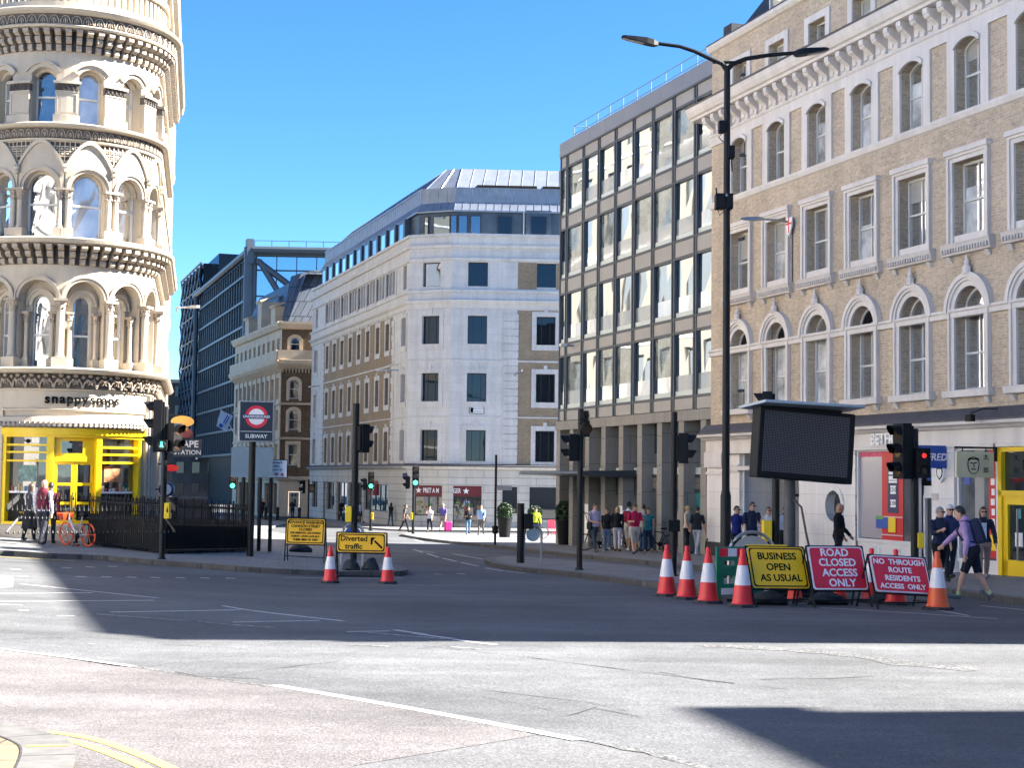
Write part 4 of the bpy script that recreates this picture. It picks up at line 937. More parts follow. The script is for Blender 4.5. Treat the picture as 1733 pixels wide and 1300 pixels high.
# roof storeys
def inset_poly(o):
    """corner points of the plan set back by o"""
    out = []
    for i in range(4):
        if i == 0: q = ML(-LLN + o, -o, 0)
        elif i == 3: q = MR(14, -o, 0)
        else:
            A, Bq, base = ((ANG, aC, Pl), (aC, aR, Pc))[i - 1]
            n0 = Vector((math.sin(A), -math.cos(A))); n1 = Vector((math.sin(Bq), -math.cos(Bq))); h = (n0 + n1).normalized(); k = -o / h.dot(n0)
            q = (base.x - Pc.x + h.x * k, base.y - Pc.y + h.y * k)
        out.append(Vector((q[0], q[1])))
    return out
def skirtroof(mb, o0, z0, o1, z1, seams=None, sr=None, sst=.6):
    A, B_ = inset_poly(o0), inset_poly(o1)
    for i in range(3):
        mb.poly([(A[i].x, A[i].y, z0 - ZB), (A[i + 1].x, A[i + 1].y, z0 - ZB), (B_[i + 1].x, B_[i + 1].y, z1 - ZB), (B_[i].x, B_[i].y, z1 - ZB)])
        if seams:
            L_ = (A[i + 1] - A[i]).length; k = int(L_ / sst)
            for j in range(k + 1):
                t = j / max(1, k); a, b_ = A[i].lerp(A[i + 1], t), B_[i].lerp(B_[i + 1], t)
                seams.tube([(a.x, a.y, z0 - ZB), (b_.x, b_.y, z1 - ZB)], sr, 4)
zr = MB(); sm = MB(); zd = MB()
skirtroof(zd, 0.75, 19.9, 0.75, 21.7)
skirtroof(zr, 0.55, 21.72, 0.95, 22.45, sm, .035); skirtroof(sm, .5, 21.66, .5, 21.78); skirtroof(zr, 0.95, 22.45, 0.95, 23.5, sm, .035); skirtroof(zr, .5, 21.78, .55, 21.78); skirtroof(zd, .75, 21.62, .5, 21.66)
skirtroof(sm, .88, 23.45, .88, 23.58); skirtroof(zr, .95, 23.55, 1.3, 23.56); skirtroof(zr, 1.3, 23.56, 3.2, 25.45, sm, .05, .95)
A = inset_poly(3.2); zr.poly([(p.x, p.y, 25.45 - ZB) for p in A] + [(A[3].x - 0.0, A[3].y + 8, 25.45 - ZB), (A[0].x + 8, A[0].y + 3, 25.45 - ZB)])
A = inset_poly(0); zd.poly([(p.x, p.y, 19.85 - ZB) for p in A] + [(A[3].x, A[3].y + 14, 19.85 - ZB), (A[0].x + 11, A[0].y + 4, 19.85 - ZB)])
zr.build('zinc_roof', M_ZINC, W); sm.build('standing_seam', M_ZINC, W); zd.build('roof_storey_wall', M_ZINCD, W)
slot = MB()
A = inset_poly(1.30); 
for (a, c) in ((1.9, 6.4), (6.9, 14)): slot.sweep(MR, [a, c], [(-1.5, 23.62), (-1.22, 23.6), (-1.35, 23.85), (-1.7, 23.95)])
slot.build('roof_slot', M_LETTER_K, W)
def rwin(M, a, c, zb=19.98, zt=21.4, d=-.70, gl=G_ROOF, nm='roof_window'):
    p = MB(); p.box(a, c, d - .05, d + .06, zb, zt, M); o = p.build(nm, M_WINF, W); q = MB(); q.pf(M, [(a + .06, d + .065, zb + .06), (c - .06, d + .065, zb + .06), (c - .06, d + .065, zt - .06), (a + .06, d + .065, zt - .06)]); q.build('pane', gl, o)
for a, c in ((.75, 1.2), (1.5, 3.0)): rwin(MC, a + .1, c)
for a, c in ((-.15, .35), (.45, 1.15), (1.35, 2.15)): rwin(MR, a, c)
for a, c in ((3.4, 4.5), (5.85, 7.1), (8.6, 9.9), (11.2, 12.6)): rwin(MR, a, c, d=-.66, gl=G_WD)
b = MB(); b.box(5.55, 7.45, -.75, -.5, 19.95, 21.85, MR); b.build('dormer', M_ZINCD, W); rwin(MR, 5.9, 7.1, d=-.5, gl=G_WD)
b = MB(); b.tube([MR(5.35, -.4, 20), MR(5.35, -.4, 21.7)], .04, 6); b.build('downpipe', M_ZINC, W)
for k in range(11):
    u = -3.6 - 2.9 * k; b = MB(); b.box(u - .95, u + .95, -.8, -.25, 19.93, 21.62, ML); o = b.build('dormer', M_ZINCD, W)
    b = MB(); b.pf(ML, [(u - .55, -.24, 20.0), (u + .55, -.24, 20.0), (u + .55, -.24, 21.3), (u - .55, -.24, 21.3)]); b.build('pane', G_WS, o)

# ---------------------------------------------------------------- Victorian building beyond it
ZB2 = -2.6; loc2 = (-22.9, 152.0, ZB2)
def rel2(P, ang, zb=ZB2):
    f = planar((P[0] - loc2[0], P[1] - loc2[1]), ang); return lambda u, d, z: (lambda q: (q[0], q[1], q[2] - zb))(f(u, d, z))
V = thing('victorian_building', loc2, 'brown brick Victorian building with stone front and slate mansard beyond the white corner office', 'building')
V1 = rel2((-22.9, 152.0), R_(6)); V2 = rel2((-22.9, 152.0), ANG + R_(2))
M_BATH = pm('weathered_bath_stone', (0.60, 0.48, 0.34), 0.8, 0, 0.2, 1.0, 0.2, 8)
st = MB(); bb = MB()
fw = [(2.69, 4.79), (6.2, 8.2), (9.3, 11.2), (14.1, 15.4)]
for i, (zb, zt) in enumerate(fw):
    z0, z1 = (1.4, 5.3, 8.75, 13.2)[i], (5.3, 8.75, 12.6, 16.4)[i]
    wall(bb, V1, 0, 3.2, z0, z1, [(1.3, .95, zb, zt, 'rect' if i == 0 else 'round', .47)], .25)
    b = MB(); o = .28; b.band(V1, outline(1.3, .95 + 2 * o, zb - .2, zt + .3, 'rect' if i == 0 else 'seg', .5), outline(1.3, .95, zb - .2, zt, 'rect' if i == 0 else 'seg', .4), 0, .08)
    if i < 2: b.sweep(V1, [.3, 2.3], [(0, zt + .45), (.25, zt + .5), (.3, zt + .65), (0, zt + .7)])
    b.build('window_surround', M_BATH, V); window(V, V1, (1.3, .95, zb, zt, 'rect' if i == 0 else 'round', .47), .22, M_SASH, G_WD, .08, (.5,))
bb.pf(V1, [(3.2, 0, -2.6), (3.2, -10, -2.6), (3.2, -10, 16.4), (3.2, 0, 16.4)]); bb.build('brick_wall', M_BROWNB, V)
wall(st, V1, 0, 3.2, ZB2, 1.4, [(1.5, 1.1, -2.5, .1, 'rect', 0)], .2)
for i, (zb, zt) in enumerate([(2.69, 4.79), (6.2, 8.2), (9.3, 11.4), (13.6, 15.4)]):
    wall(st, V2, -24.6, 0, (1.4, 5.3, 8.75, 12.6)[i], (5.3, 8.75, 12.6, 16.4)[i], [(-1.6 - 2.4 * k, 1.15, zb, zt, 'rect', 0) for k in range(10)], .35)
    for k in range(10): window(V, V2, (-1.6 - 2.4 * k, 1.15, zb, zt, 'rect', 0), .3, M_SASH, G_WS if k % 3 else G_WD, .08, (.5,))
wall(st, V2, -24.6, 0, ZB2, 1.4, [(-2 - 3.6 * k, 2.4, -2.2, .9, 'rect', 0) for k in range(6)], .3)
b = MB(); b.pf(V2, [(-24, -.28, -2.3), (-.6, -.28, -2.3), (-.6, -.28, 1), (-24, -.28, 1)]); b.build('shop_window', G_SHOPD, V)
st.pf(V2, [(-24.6, 0, -2.6), (-24.6, -10, -2.6), (-24.6, -10, 16.4), (-24.6, 0, 16.4)])
st.build('stone_wall', M_BATH, V)
b = MB(); b.box(1.0, 2.0, -.18, -.1, -2.5, .05, V1); o = b.build('door', M_SASH, V); b = MB(); b.box(1.12, 1.88, -.1, -.09, -1.4, -.1, V1); b.build('pane', G_WD, o)
b = MB()
for q in (-.3, 0, .3): b.box(1.5 + q - .02, 1.5 + q + .02, -.09, -.07, -1.4, -.1, V1)
b.build('glazing_bar', M_SASH, o)
b = MB()
for pr in ([(0, 1.2), (.3, 1.25), (.4, 1.5), (0, 1.6)], [(0, 5.2), (.12, 5.25), (.12, 5.4), (0, 5.45)], [(0, 8.65), (.15, 8.7), (.15, 8.85), (0, 8.9)], [(0, 12.2), (.25, 12.3), (.7, 12.75), (.75, 13.1), (0, 13.15)], [(0, 16.2), (.3, 16.3), (.5, 16.7), (.5, 16.95), (0, 17)]):
    b.sweep(V1, [-.2, 3.3], pr); b.sweep(V2, [-24.6, .2], pr)
for k in range(10): b.sweep(V1, [.1 + .32 * k, .25 + .32 * k], [(0, 11.9), (.15, 11.95), (.55, 12.45), (0, 12.5)])
for k in range(65): b.sweep(V2, [-.2 - .37 * k, -.03 - .37 * k], [(0, 11.9), (.15, 11.95), (.55, 12.45), (0, 12.5)])
b.sweep(V1, [-.3, 3.3], [(.35, 13.15), (.6, 13.15), (.6, 14.1), (.35, 14.1)]); b.sweep(V2, [-24.6, .3], [(.35, 13.15), (.6, 13.15), (.6, 14.1), (.35, 14.1)])
for k in range(10): b.box(-.25 - 2.4 * k, .15 - 2.4 * k, 0, .12, 1.5, 12.2, V2); 
b.build('cornice', M_BATH, V)
b = MB(); b.pf(V2, [(-24.6, -.6, 16.9), (-.2, -.6, 16.9), (-1, -2.6, 22.0), (-24.6, -2.6, 22)]); b.pf(V1, [(.4, -.6, 16.9), (9, -.6, 16.9), (9, -3.5, 23.8), (1.6, -3.2, 22.3)]); b.pf(V1, [(.4, -.6, 16.9), (1.6, -3.2, 22.3), (0.6, -4, 22), (-.1, -1, 16.9)])
b.pf(V2, [(-24.6, -2.6, 22), (-1, -2.6, 22), (-1, -9, 22.2), (-24.6, -9, 22.2)])
b.build('mansard_roof', brick('lead_sheet_roof', (0.09, 0.105, 0.13), (0.12, 0.135, 0.165), (0.03, 0.035, 0.045), .75, 1.6, .05, .2, .45), V)
for k in range(3):
    u = -4 - 6.8 * k; b = MB(); b.box(u - 1, u + 1, -2, .1, 16.9, 18.8 + (k % 2) * 1.2, V2); b.sweep(V2, [u - 1.2, u + 1.2], [(.2, 18.7 + (k % 2) * 1.2), (.35, 18.9 + (k % 2) * 1.2), (-2, 19.6 + (k % 2) * 1.2)]); b.build('dormer', M_BATH, V)

# ---------------------------------------------------------------- steel framed office far down the street
loc3 = (-39.3, 230.0, -3.1)
f3 = planar((0, 0), ANG); S1 = lambda u, d, z: (lambda q: (q[0], q[1], q[2] + 3.1))(f3(u, d, z)); f3b = planar((0, 0), R_(3)); S2 = lambda u, d, z: (lambda q: (q[0], q[1], q[2] + 3.1))(f3b(u, d, z))
S = thing('steel_office', loc3, 'tall dark glass office with exposed steel frame and diagonal braces far down the street', 'building')
M_STL = pm('grey_blue_steel', (0.065, 0.082, 0.10), 0.45, 0.2, 0.15, .5); G_ST = glass('deep_office_glass', (0.004, 0.007, 0.011), 0.0, (.28, .36, .44), wob=.2, ws=.3); G_STB = glass('blue_corner_glass', (0.02, 0.10, 0.14), 0.55, (0.65, .88, 1.0), wob=.03)
b = MB(); b.pf(S1, [(-62, -.4, 5), (0, -.4, 5), (0, -.4, 35.5), (-62, -.4, 35.5)]); b.pf(S1, [(-62, -.4, 35.5), (0, -.4, 35.5), (0, -30, 35.5), (-62, -30, 35.5)]); b.build('glazing', G_ST, S)
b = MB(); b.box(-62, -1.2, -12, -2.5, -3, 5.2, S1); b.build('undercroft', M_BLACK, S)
b = MB(); b.pf(S2, [(0.3, -.5, 5), (28, -.5, 5), (28, -.5, 35.5), (.3, -.5, 35.5)]); b.build('corner_glazing', G_STB, S)
b = MB()
for k in range(8): b.box(-62, 0, -.3, .1, 5 + 3.95 * k - .18, 5 + 3.95 * k + .18, S1)
for k in range(24): b.box(-62 + 2.7 * k - .16, -62 + 2.7 * k + .16, -.45, -.1, 5, 35.3, S1)
b.build('facade_grid', M_STL, S)
b = MB(); b.tube([S1(-64, .5, 35.6), S1(.2, .5, 35.6)], .55, 8); b.tube([S2(0, .5, 35.6), S2(28, .5, 35.6)], .6, 8); b.tube([S1(0, .6, 5), S1(0, .6, 36)], .75, 10); b.box(-.9, .9, 0, 1.0, 33.5, 37.2, S1)
b.tube([S2(1, .5, 34), S2(8.5, .5, 22)], .45, 8); b.tube([S2(.7, .5, 34), S2(13, .5, 25), S2(22, .5, 19)], .45, 8); b.tube([S1(-62, .5, 5), S1(-62, .5, 35.6)], .5, 8); b.box(0, 28, -.5, .2, 34.8, 36.2, S2)
b.build('steel_frame', M_STL, S)
b = MB()
for k in range(9): b.box(.5 + 3 * k, .62 + 3 * k, -.5, -.3, 5, 35, S2)
for k in range(8): b.box(.3, 28, -.5, -.3, 5 + 3.95 * k - .1, 5 + 3.95 * k + .1, S2)
b.build('mullion', M_STL, S)
b = MB()
for k in range(10): b.tube([S2(2.6 * k, -2, 36), S2(2.6 * k, -2, 37.4)], .05, 4)
b.tube([S2(0, -2, 37.4), S2(26, -2, 37.4)], .05, 4); b.build('roof_railing', M_STL, S)
b = MB(); M8 = S1; b.pf(M8, [(-96, -1, 5), (-64, -1, 5), (-64, -1, 42), (-96, -1, 42)]); b.pf(M8, [(-96, -1, 42), (-64, -1, 42), (-64, -20, 42), (-96, -20, 42)]); b.box(-84, -58, -12, -3, 35, 43.2, S1); b.build('core_glazing', G_ST, S)
b = MB()
for k in range(6):
    u = -95 + 5.2 * k
    for q in range(8): z = 4.5 + 4.7 * q; b.tube([M8(u, -.5, z), M8(u + 5.2, -.5, z + 4.7)], .22, 5); b.tube([M8(u + 5.2, -.5, z), M8(u, -.5, z + 4.7)], .22, 5)
for q in range(9): b.tube([M8(-96, -.5, 4.5 + 4.7 * q), M8(-64, -.5, 4.5 + 4.7 * q)], .2, 5)
b.build('diagonal_brace', M_STL, S)
# dark blocks closing the far street
M_FARB = brick('far_brick', (0.12, 0.10, 0.085), (0.09, 0.075, 0.065), (0.10, .09, .08), 3.0, 3.4, .5, .3)
for nm, x, y, w_, d_, h_, lb in (('far_building', -78, 330, 34, 20, 24, 'dim brick block closing the end of the far street'), ('far_building', -60, 300, 9, 14, 9, 'low dark block at the end of the far street')):
    t = thing(nm, (x, y, -3.2), lb, 'building'); b = MB(); b.box(-w_ / 2, w_ / 2, -d_ / 2, d_ / 2, 0, h_); b.build('wall', M_FARB, t); b = MB(); b.box(-w_ / 2 - .4, w_ / 2 + .4, -d_ / 2 - .4, d_ / 2 + .4, h_, h_ + .7); b.build('parapet', M_BATH, t)
    for k in range(int(w_ / 3)):
        for q in range(int(h_ / 4)): b = MB(); b.box(-w_ / 2 + .8 + 3 * k, -w_ / 2 + 2.2 + 3 * k, d_ / 2 - .1, d_ / 2 + .06, 1.2 + 4 * q, 3.3 + 4 * q); b.build('window', G_WD, t)
# ---------------------------------------------------------------- rounded Italianate corner building (left)
AX, AY, RW, ZL = -14.4, 49.3, 2.75, -0.9
PH0 = R_(-2); SL, SRr = RW * R_(-38), RW * R_(103.5)
def MT(s, d, z):
    ph = PH0 + max(SL, min(SRr, s)) / RW; n = (math.sin(ph), -math.cos(ph)); t = (math.cos(ph), math.sin(ph)); e = s - SRr if s > SRr else (s - SL if s < SL else 0)
    return (n[0] * (RW + d) + t[0] * e, n[1] * (RW + d) + t[1] * e, z - ZL)
def sph(a): return RW * R_(a + 2)
M_CREAM = pm('cream_stucco', (0.48, 0.415, 0.325), 0.65, 0, 0.08, 1.3, 0.12, 12, streak=.08)
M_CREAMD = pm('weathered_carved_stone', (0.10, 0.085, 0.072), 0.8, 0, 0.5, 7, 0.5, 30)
M_TILE = pm('dark_lattice_tile', (0.05, 0.04, 0.035), 0.7, 0, 0.4, 12)
M_CORB = pm('stone_corbel', (0.36, 0.30, 0.235), 0.7, 0, 0.32, 8, 0.2, 25)
M_DARKST = pm('dark_mottled_stone', (0.14, 0.12, 0.105), 0.9, 0, 0.35, 5)  # dark stone tone with random mottling
M_SYEL = pm('yellow_shopfront_paint', (0.83, 0.57, 0.006), 0.3, 0, 0.05, 2)
G_TW = glass('tower_glass', (0.05, 0.07, 0.09), 0.20, wob=0.16, ws=.8, var=.6); G_TC = glass('curtained_glass', (0.34, 0.37, 0.42), 0.14, wob=.1, var=.25)
T = thing('corner_building', (AX, AY, ZL), 'cream Italianate building with rounded arcaded corner above a yellow photo shop', 'building')
PIT = RW * R_(30); KS = (-2, -1, 0, 1, 2, 3); SA, SB, SC_ = -14.0, SRr + 8.5, SRr + 22.5
def frs(a, b, st): return frange(a, b, st)
def curve_s(a, b): return [x for x in ([a] if a < SL else []) + frange(max(a, SL), min(b, SRr), .24) + ([b] if b > SRr else [])]
st = MB()
# storey walls with their openings
wall(st, MT, SA, SB, 4.7, 7.98, [(PIT * k, 1.18, 4.8, 7.5, 'round', .59) for k in KS], .42, .24)
wall(st, MT, SA, SB, 8.7, 11.85, [(PIT * k, 1.06, 8.78, 10.86, 'round', .53) for k in KS], .36, .24)
wall(st, MT, SA, SB, 12.2, 14.62, [(PIT * k, .76, 12.36, 14.08, 'seg', .22) for k in KS], .42, .24)
for k in KS:            # inner, narrower arch at the back of the first floor recess
    Mi = lambda s, d, z: MT(s, d - .40, z)
    wall(st, Mi, PIT * k - .66, PIT * k + .66, 4.8, 7.6, [(PIT * k, .66, 4.84, 7.08, 'round', .33)], .2, .2)
# side face to the street and hidden backs
SWN = [SRr + 1.6 + 2.3 * q for q in range(10)]
wall(st, MT, SB, SC_, 3.0, 8, [(c, .9, 4.9, 7.3, 'round', .45) for c in SWN if c > SB + .6], .3); wall(st, MT, SB, SC_, 8, 12, [(c, .9, 8.8, 10.9, 'round', .45) for c in SWN if c > SB + .6], .3); wall(st, MT, SB, SC_, 12, 18.2, [(c, .8, 12.4, 14.2, 'seg', .2) for c in SWN if c > SB + .6], .3)
wall(st, MT, SRr + .2, SC_, 15.7, 19.0, [], .3); wall(st, MT, SB, SC_, -3.5, 3.0, [], .3)
for q in range(26): s = SRr + .6 + q * .95; st.box(s, s + .22, 0, .09, 15.8, 18.4, MT)
for c in SWN:
    if c > SB + .6:
        for z in (4.9, 8.8, 12.4): st.box(c - .75, c - .55, 0, .07, z, z + 2.4, MT); st.box(c + .55, c + .75, 0, .07, z, z + 2.4, MT)
st.sweep(MT, [SC_, SC_ + .01], [(0, -3.5), (-9, -3.5), (-9, 19), (0, 19)])
st.sweep(MT, [SA - .01, SA], [(0, -3), (-9, -3), (-9, 15.7), (0, 15.7)])
wall(st, MT, SA, SB, 2.98, 4.25, [], .1, .24); wall(st, MT, SA, sph(-23), -1.5, 3.0, [], .1); wall(st, MT, sph(80), SB, -3, 3.0, [], .1, .24)
st.sweep(MT, curve_s(SA, sph(82)), [(-.3, -1.5), (.06, -1.5), (.06, .02), (.0, .08), (-.3, .08)])
# attic drum with balustrade
for q in range(40):
    a = R_(-60 + 4.5 * q)
for z0, z1, dr in ((15.7, 16.1, .25), (16.75, 16.95, .25)): st.sweep(MT, curve_s(SA, SRr + 1.5), [(-.1, z0), (dr, z0), (dr, z1), (-.1, z1)])
for q in range(34): s = SA / 6 + q * .22; st.box(s, s + .11, .0, .16, 16.1, 16.75, MT)
wall(st, MT, SA, SRr + .3, 15.7, 19.0, [], .1, .24) if False else st.sweep(lambda s, d, z: MT(s, d - .7, z), curve_s(SA, SRr + 2), [(-.1, 15.6), (0, 15.6), (0, 19.4), (-.1, 19.4)])
st.build('wall', M_CREAM, T)
b = MB(); b.sweep(MT, [SRr + .2, SC_ + .3], [(-.3, 18.3), (.25, 18.3), (.25, 18.6), (.42, 18.7), (.48, 18.95), (.48, 19.05), (-.3, 19.15)]); b.sweep(MT, [SB - .2, SC_], [(0, 15.2), (.1, 15.3), (.15, 15.6), (0, 15.7)])
b.sweep(MT, [SB, SC_], [(0, 11.8), (.07, 11.85), (.1, 12.1), (0, 12.2)]); b.sweep(MT, [SB, SC_], [(0, 8.2), (.08, 8.4), (.12, 8.7), (0, 8.75)]); b.sweep(MT, [SB, SC_], [(0, 4.2), (.1, 4.5), (.14, 4.75), (0, 4.8)])
b.build('eaves_cornice', M_CREAM, T)
rf = MB()
rf.poly([MT(SRr + .2, .45, 19.12), MT(SC_, .45, 19.12), MT(SC_, -6, 22), MT(SRr + .2, -6, 22)]); rf.lathe((0, 0, 0), [(2.3, 19.4 - ZL), (2.35, 19.5 - ZL), (.1, 24 - ZL)], 16)
rf.poly([MT(SA, -.7, 19.4), MT(0, -.7, 19.4), MT(0, -5, 19.4), MT(SA, -6, 19.4)]); rf.build('roof', M_SLATE, T)
# cornices and ledges
cs = curve_s(SA, SB); b = MB()
b.sweep(MT, cs, [(0, 4.6), (.12, 4.62), (.46, 4.64), (.52, 4.7), (.56, 4.76), (.5, 4.80), (0, 4.84)])
b.sweep(MT, cs, [(0, 4.12), (.05, 4.12), (.07, 4.18), (0, 4.2)])
b.sweep(MT, cs, [(0, 8.56), (.5, 8.58), (.56, 8.62), (.6, 8.72), (.52, 8.77), (0, 8.8)])
b.sweep(MT, cs, [(0, 11.78), (.10, 11.8), (.12, 11.86), (0, 11.88)]); b.sweep(MT, cs, [(0, 12.16), (.26, 12.18), (.33, 12.22), (.36, 12.28), (.30, 12.32), (0, 12.36)])
b.sweep(MT, cs, [(0, 15.22), (.5, 15.22), (.54, 15.28), (.5, 15.32), (0, 15.32)]); b.sweep(MT, cs, [(0, 15.60), (.56, 15.62), (.66, 15.68), (.72, 15.76), (.64, 15.82), (0, 15.86)])
b.build('cornice', M_CREAM, T)
# carved bands: dark ground with raised palmette loops
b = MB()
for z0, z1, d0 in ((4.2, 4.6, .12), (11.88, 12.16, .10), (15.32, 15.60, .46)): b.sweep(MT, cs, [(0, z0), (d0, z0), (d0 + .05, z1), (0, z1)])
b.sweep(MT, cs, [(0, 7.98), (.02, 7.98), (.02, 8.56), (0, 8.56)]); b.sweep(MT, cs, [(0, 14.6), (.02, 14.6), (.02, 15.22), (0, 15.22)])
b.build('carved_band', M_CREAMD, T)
b = MB()
def loops(z0, z1, d, step, wd, r):
    s = -4.2
    while s < SB - .3:
        pts = [MT(s + wd * math.cos(math.pi * q / 7), d, z0 + (z1 - z0 - r) * math.sin(math.pi * q / 7)) for q in range(8)]
        b.tube(pts, r, 4); b.tube([MT(s, d - .01, z0), MT(s, d, z0 + (z1 - z0) * .62)], r * 1.1, 4)
        b.tube([MT(s - wd * .45, d, z0 + .02), MT(s - wd * .3, d, z0 + (z1 - z0) * .5)], r * .8, 4); b.tube([MT(s + wd * .45, d, z0 + .02), MT(s + wd * .3, d, z0 + (z1 - z0) * .5)], r * .8, 4)
        s += step
loops(15.34, 15.60, .51, .285, .125, .018); loops(11.90, 12.15, .14, .24, .10, .016)
s = -4.2
while s < SB - .3:
    for q, (du, dz) in enumerate(((0, .08), (.12, .2), (-.12, .2), (0, .32), (.18, .36), (-.18, .36))): b.lathe((s + du, .16 + .25 * dz, 4.2 + dz), [(.0, -.05), (.055, 0), (.03, .05), (0, .06)], 6, MT)
    for sg in (-1, 1): b.tube([MT(s, .16, 4.2), MT(s + sg * .05, .22, 4.36), MT(s + sg * .12, .27, 4.46), MT(s + sg * .18, .29, 4.42), MT(s + sg * .17, .26, 4.32), MT(s + sg * .12, .22, 4.30)], [.03, .026, .024, .022, .02, .012], 5)
    s += .40
b.build('carved_palmette', M_CORB, T)
def corbels(z0, z1, dmax, step, wd, n):
    s = -4.4
    while s < SB - .2:
        h = (z1 - z0) / n
        for q in range(n):
            dd = dmax * (q + 1.0) / n
            b.sweep(MT, [s - wd / 2, s + wd / 2], [(0, z0 + h * q), (dd * .72, z0 + h * q), (dd, z0 + h * (q + .35)), (dd, z0 + h * (q + .86)), (dd - .04, z0 + h * (q + .94)), (0, z0 + h * (q + .94))])
        s += step
b = MB(); corbels(7.98, 8.57, .50, .30, .155, 3); b.build('corbel_row', M_CORB, T)
b = MB(); corbels(14.58, 15.22, .46, .285, .15, 3); b.build('corbel_row', M_CORB, T)
# lattice tile panel above the second floor hoods
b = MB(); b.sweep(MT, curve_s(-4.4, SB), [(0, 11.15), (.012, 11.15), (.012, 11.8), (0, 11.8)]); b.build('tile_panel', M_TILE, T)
b = MB(); s = -4.4
while s < SB - .3:
    b.box(s - .014, s + .014, .01, .035, 11.15, 11.8, MT); b.lathe((s + .075, .012, 11.4), [(.03, -.03), (.045, 0), (.03, .03)], 6, MT); b.lathe((s + .075, .012, 11.56), [(.03, -.03), (.045, 0), (.03, .03)], 6, MT); s += .15
for z in (11.18, 11.33, 11.48, 11.63, 11.78): b.sweep(MT, curve_s(-4.4, SB), [(.01, z - .014), (.034, z - .014), (.034, z + .014), (.01, z + .014)])
b.build('tile_lattice', M_CREAM, T)
def cap(b, s, d, z0, z1, r, M=MT):
    h = z1 - z0
    b.lathe((s, d, z0), [(r, 0), (r * 1.12, h * .06), (r * 1.0, h * .12), (r * 1.15, h * .35), (r * 1.25, h * .4), (r * 1.2, h * .5), (r * 1.55, h * .72), (r * 1.75, h * .78)], 8, M)
    b.box(s - r * 1.8, s + r * 1.8, d - r * 1.8, d + r * 1.8, z0 + h * .8, z1, M)
    for a in range(8): x, y = math.cos(a * .785), math.sin(a * .785); b.lathe((s + x * r * 1.25, d + y * r * 1.25, z0 + h * (.3 if a % 2 else .58)), [(0, -.05), (.035, 0), (0, .05)], 5, M)
def column(s, d, z0, z1, zc, r, base=.30):
    b = MB(); b.box(s - r * 1.9, s + r * 1.9, d - r * 2.2, d + r * 1.9, z0, z0 + base, MT)
    b.lathe((s, d, z0 + base), [(r * 1.5, 0), (r * 1.5, .03), (r * 1.2, .06), (r * 1.3, .09), (r, .13), (r, z1 - z0 - base)], 12, MT)
    o = b.build('column', M_CREAM, T, smooth=True); c = MB(); cap(c, s, d, z1, zc, r); c.build('capital', M_CORB, o)
for k in KS:
    c = PIT * k
    if c < SL - .5: continue
    b = MB(); n = 16
    off = lambda w_, o, zt: outline(c, w_ + 2 * o, 6.9, zt + o, 'round', w_ / 2 + o, n)[1:-1]
    b.band(MT, off(1.18, .10, 7.5), off(1.18, 0, 7.5), 0, .05); b.band(MT, off(1.18, .13, 7.5), off(1.18, .09, 7.5), .03, .09)
    Mi = lambda s, d, z: MT(s, d - .40, z)
    o2 = lambda o: outline(c, .66 + 2 * o, 6.5, 7.08 + o, 'round', .33 + o, n)[1:-1]
    b.band(Mi, o2(.15), o2(.0), 0, .05); b.band(Mi, o2(.19), o2(.13), .0, .10)
    b.build('arch_moulding', M_CREAM, T); b = MB()
    o3 = lambda o: outline(c, 1.06 + 2 * o, 10.3, 10.86 + o, 'round', .53 + o, n)[1:-1]
    b.band(MT, o3(.10), o3(0), 0, .05); b.band(MT, o3(.13), o3(.09), .02, .10); Mj = lambda s, d, z: MT(s, d - .2, z); b.band(Mj, o3(0.02), o3(-.07), -.1, .04)
    gb = lambda o: [(c + x * (1 + o * .9), 10.92 + o * .4 + (0.80 + o) * (1 - (abs(x) / .70) ** 1.75)) for x in [-.70 + 1.4 * q / 14 for q in range(15)]]
    b.band(MT, gb(.09), gb(0), 0, .12)
    g0 = gb(0)
    for p, q in zip(g0[:-1], g0[1:]):
        lo = [10.33 + math.sqrt(max(0, .62 ** 2 - (t[0] - c) ** 2)) for t in (p, q)]
        if p[1] > lo[0] and q[1] > lo[1]: b.pf(MT, [(p[0], .046, lo[0]), (q[0], .046, lo[1]), (q[0], .046, q[1]), (p[0], .046, p[1])])
    b.build('arch_moulding', M_CREAM, T); b = MB()
    o4 = lambda o, zt=14.08: outline(c, .76 + 2 * o, 13.7, zt + o, 'seg', .22 + o * .4, n)[1:-1]
    b.band(MT, o4(.14), o4(0), 0, .06); b.band(MT, o4(.17), o4(.12), .03, .12); b.band(Mj, o4(.0), o4(-.09), -.1, .03)
    b.build('arch_moulding', M_CREAM, T)
    tpane = G_TC if k in (1, 0) else G_TW
    window(T, lambda s, d, z: MT(s, d - .40, z), (c, .66, 4.84, 7.08, 'round', .33), .16, M_SASH, G_TW, .05, (.45,))
    window(T, MT, (c, 1.06, 8.78, 10.86, 'round', .53), .33, M_SASH, G_TC if k >= 1 else G_TW, .06, (.52,))
    window(T, MT, (c, .76, 12.36, 14.08, 'seg', .22), .38, M_SASH, G_TC if k == 1 else G_TW, .05, (.5,))
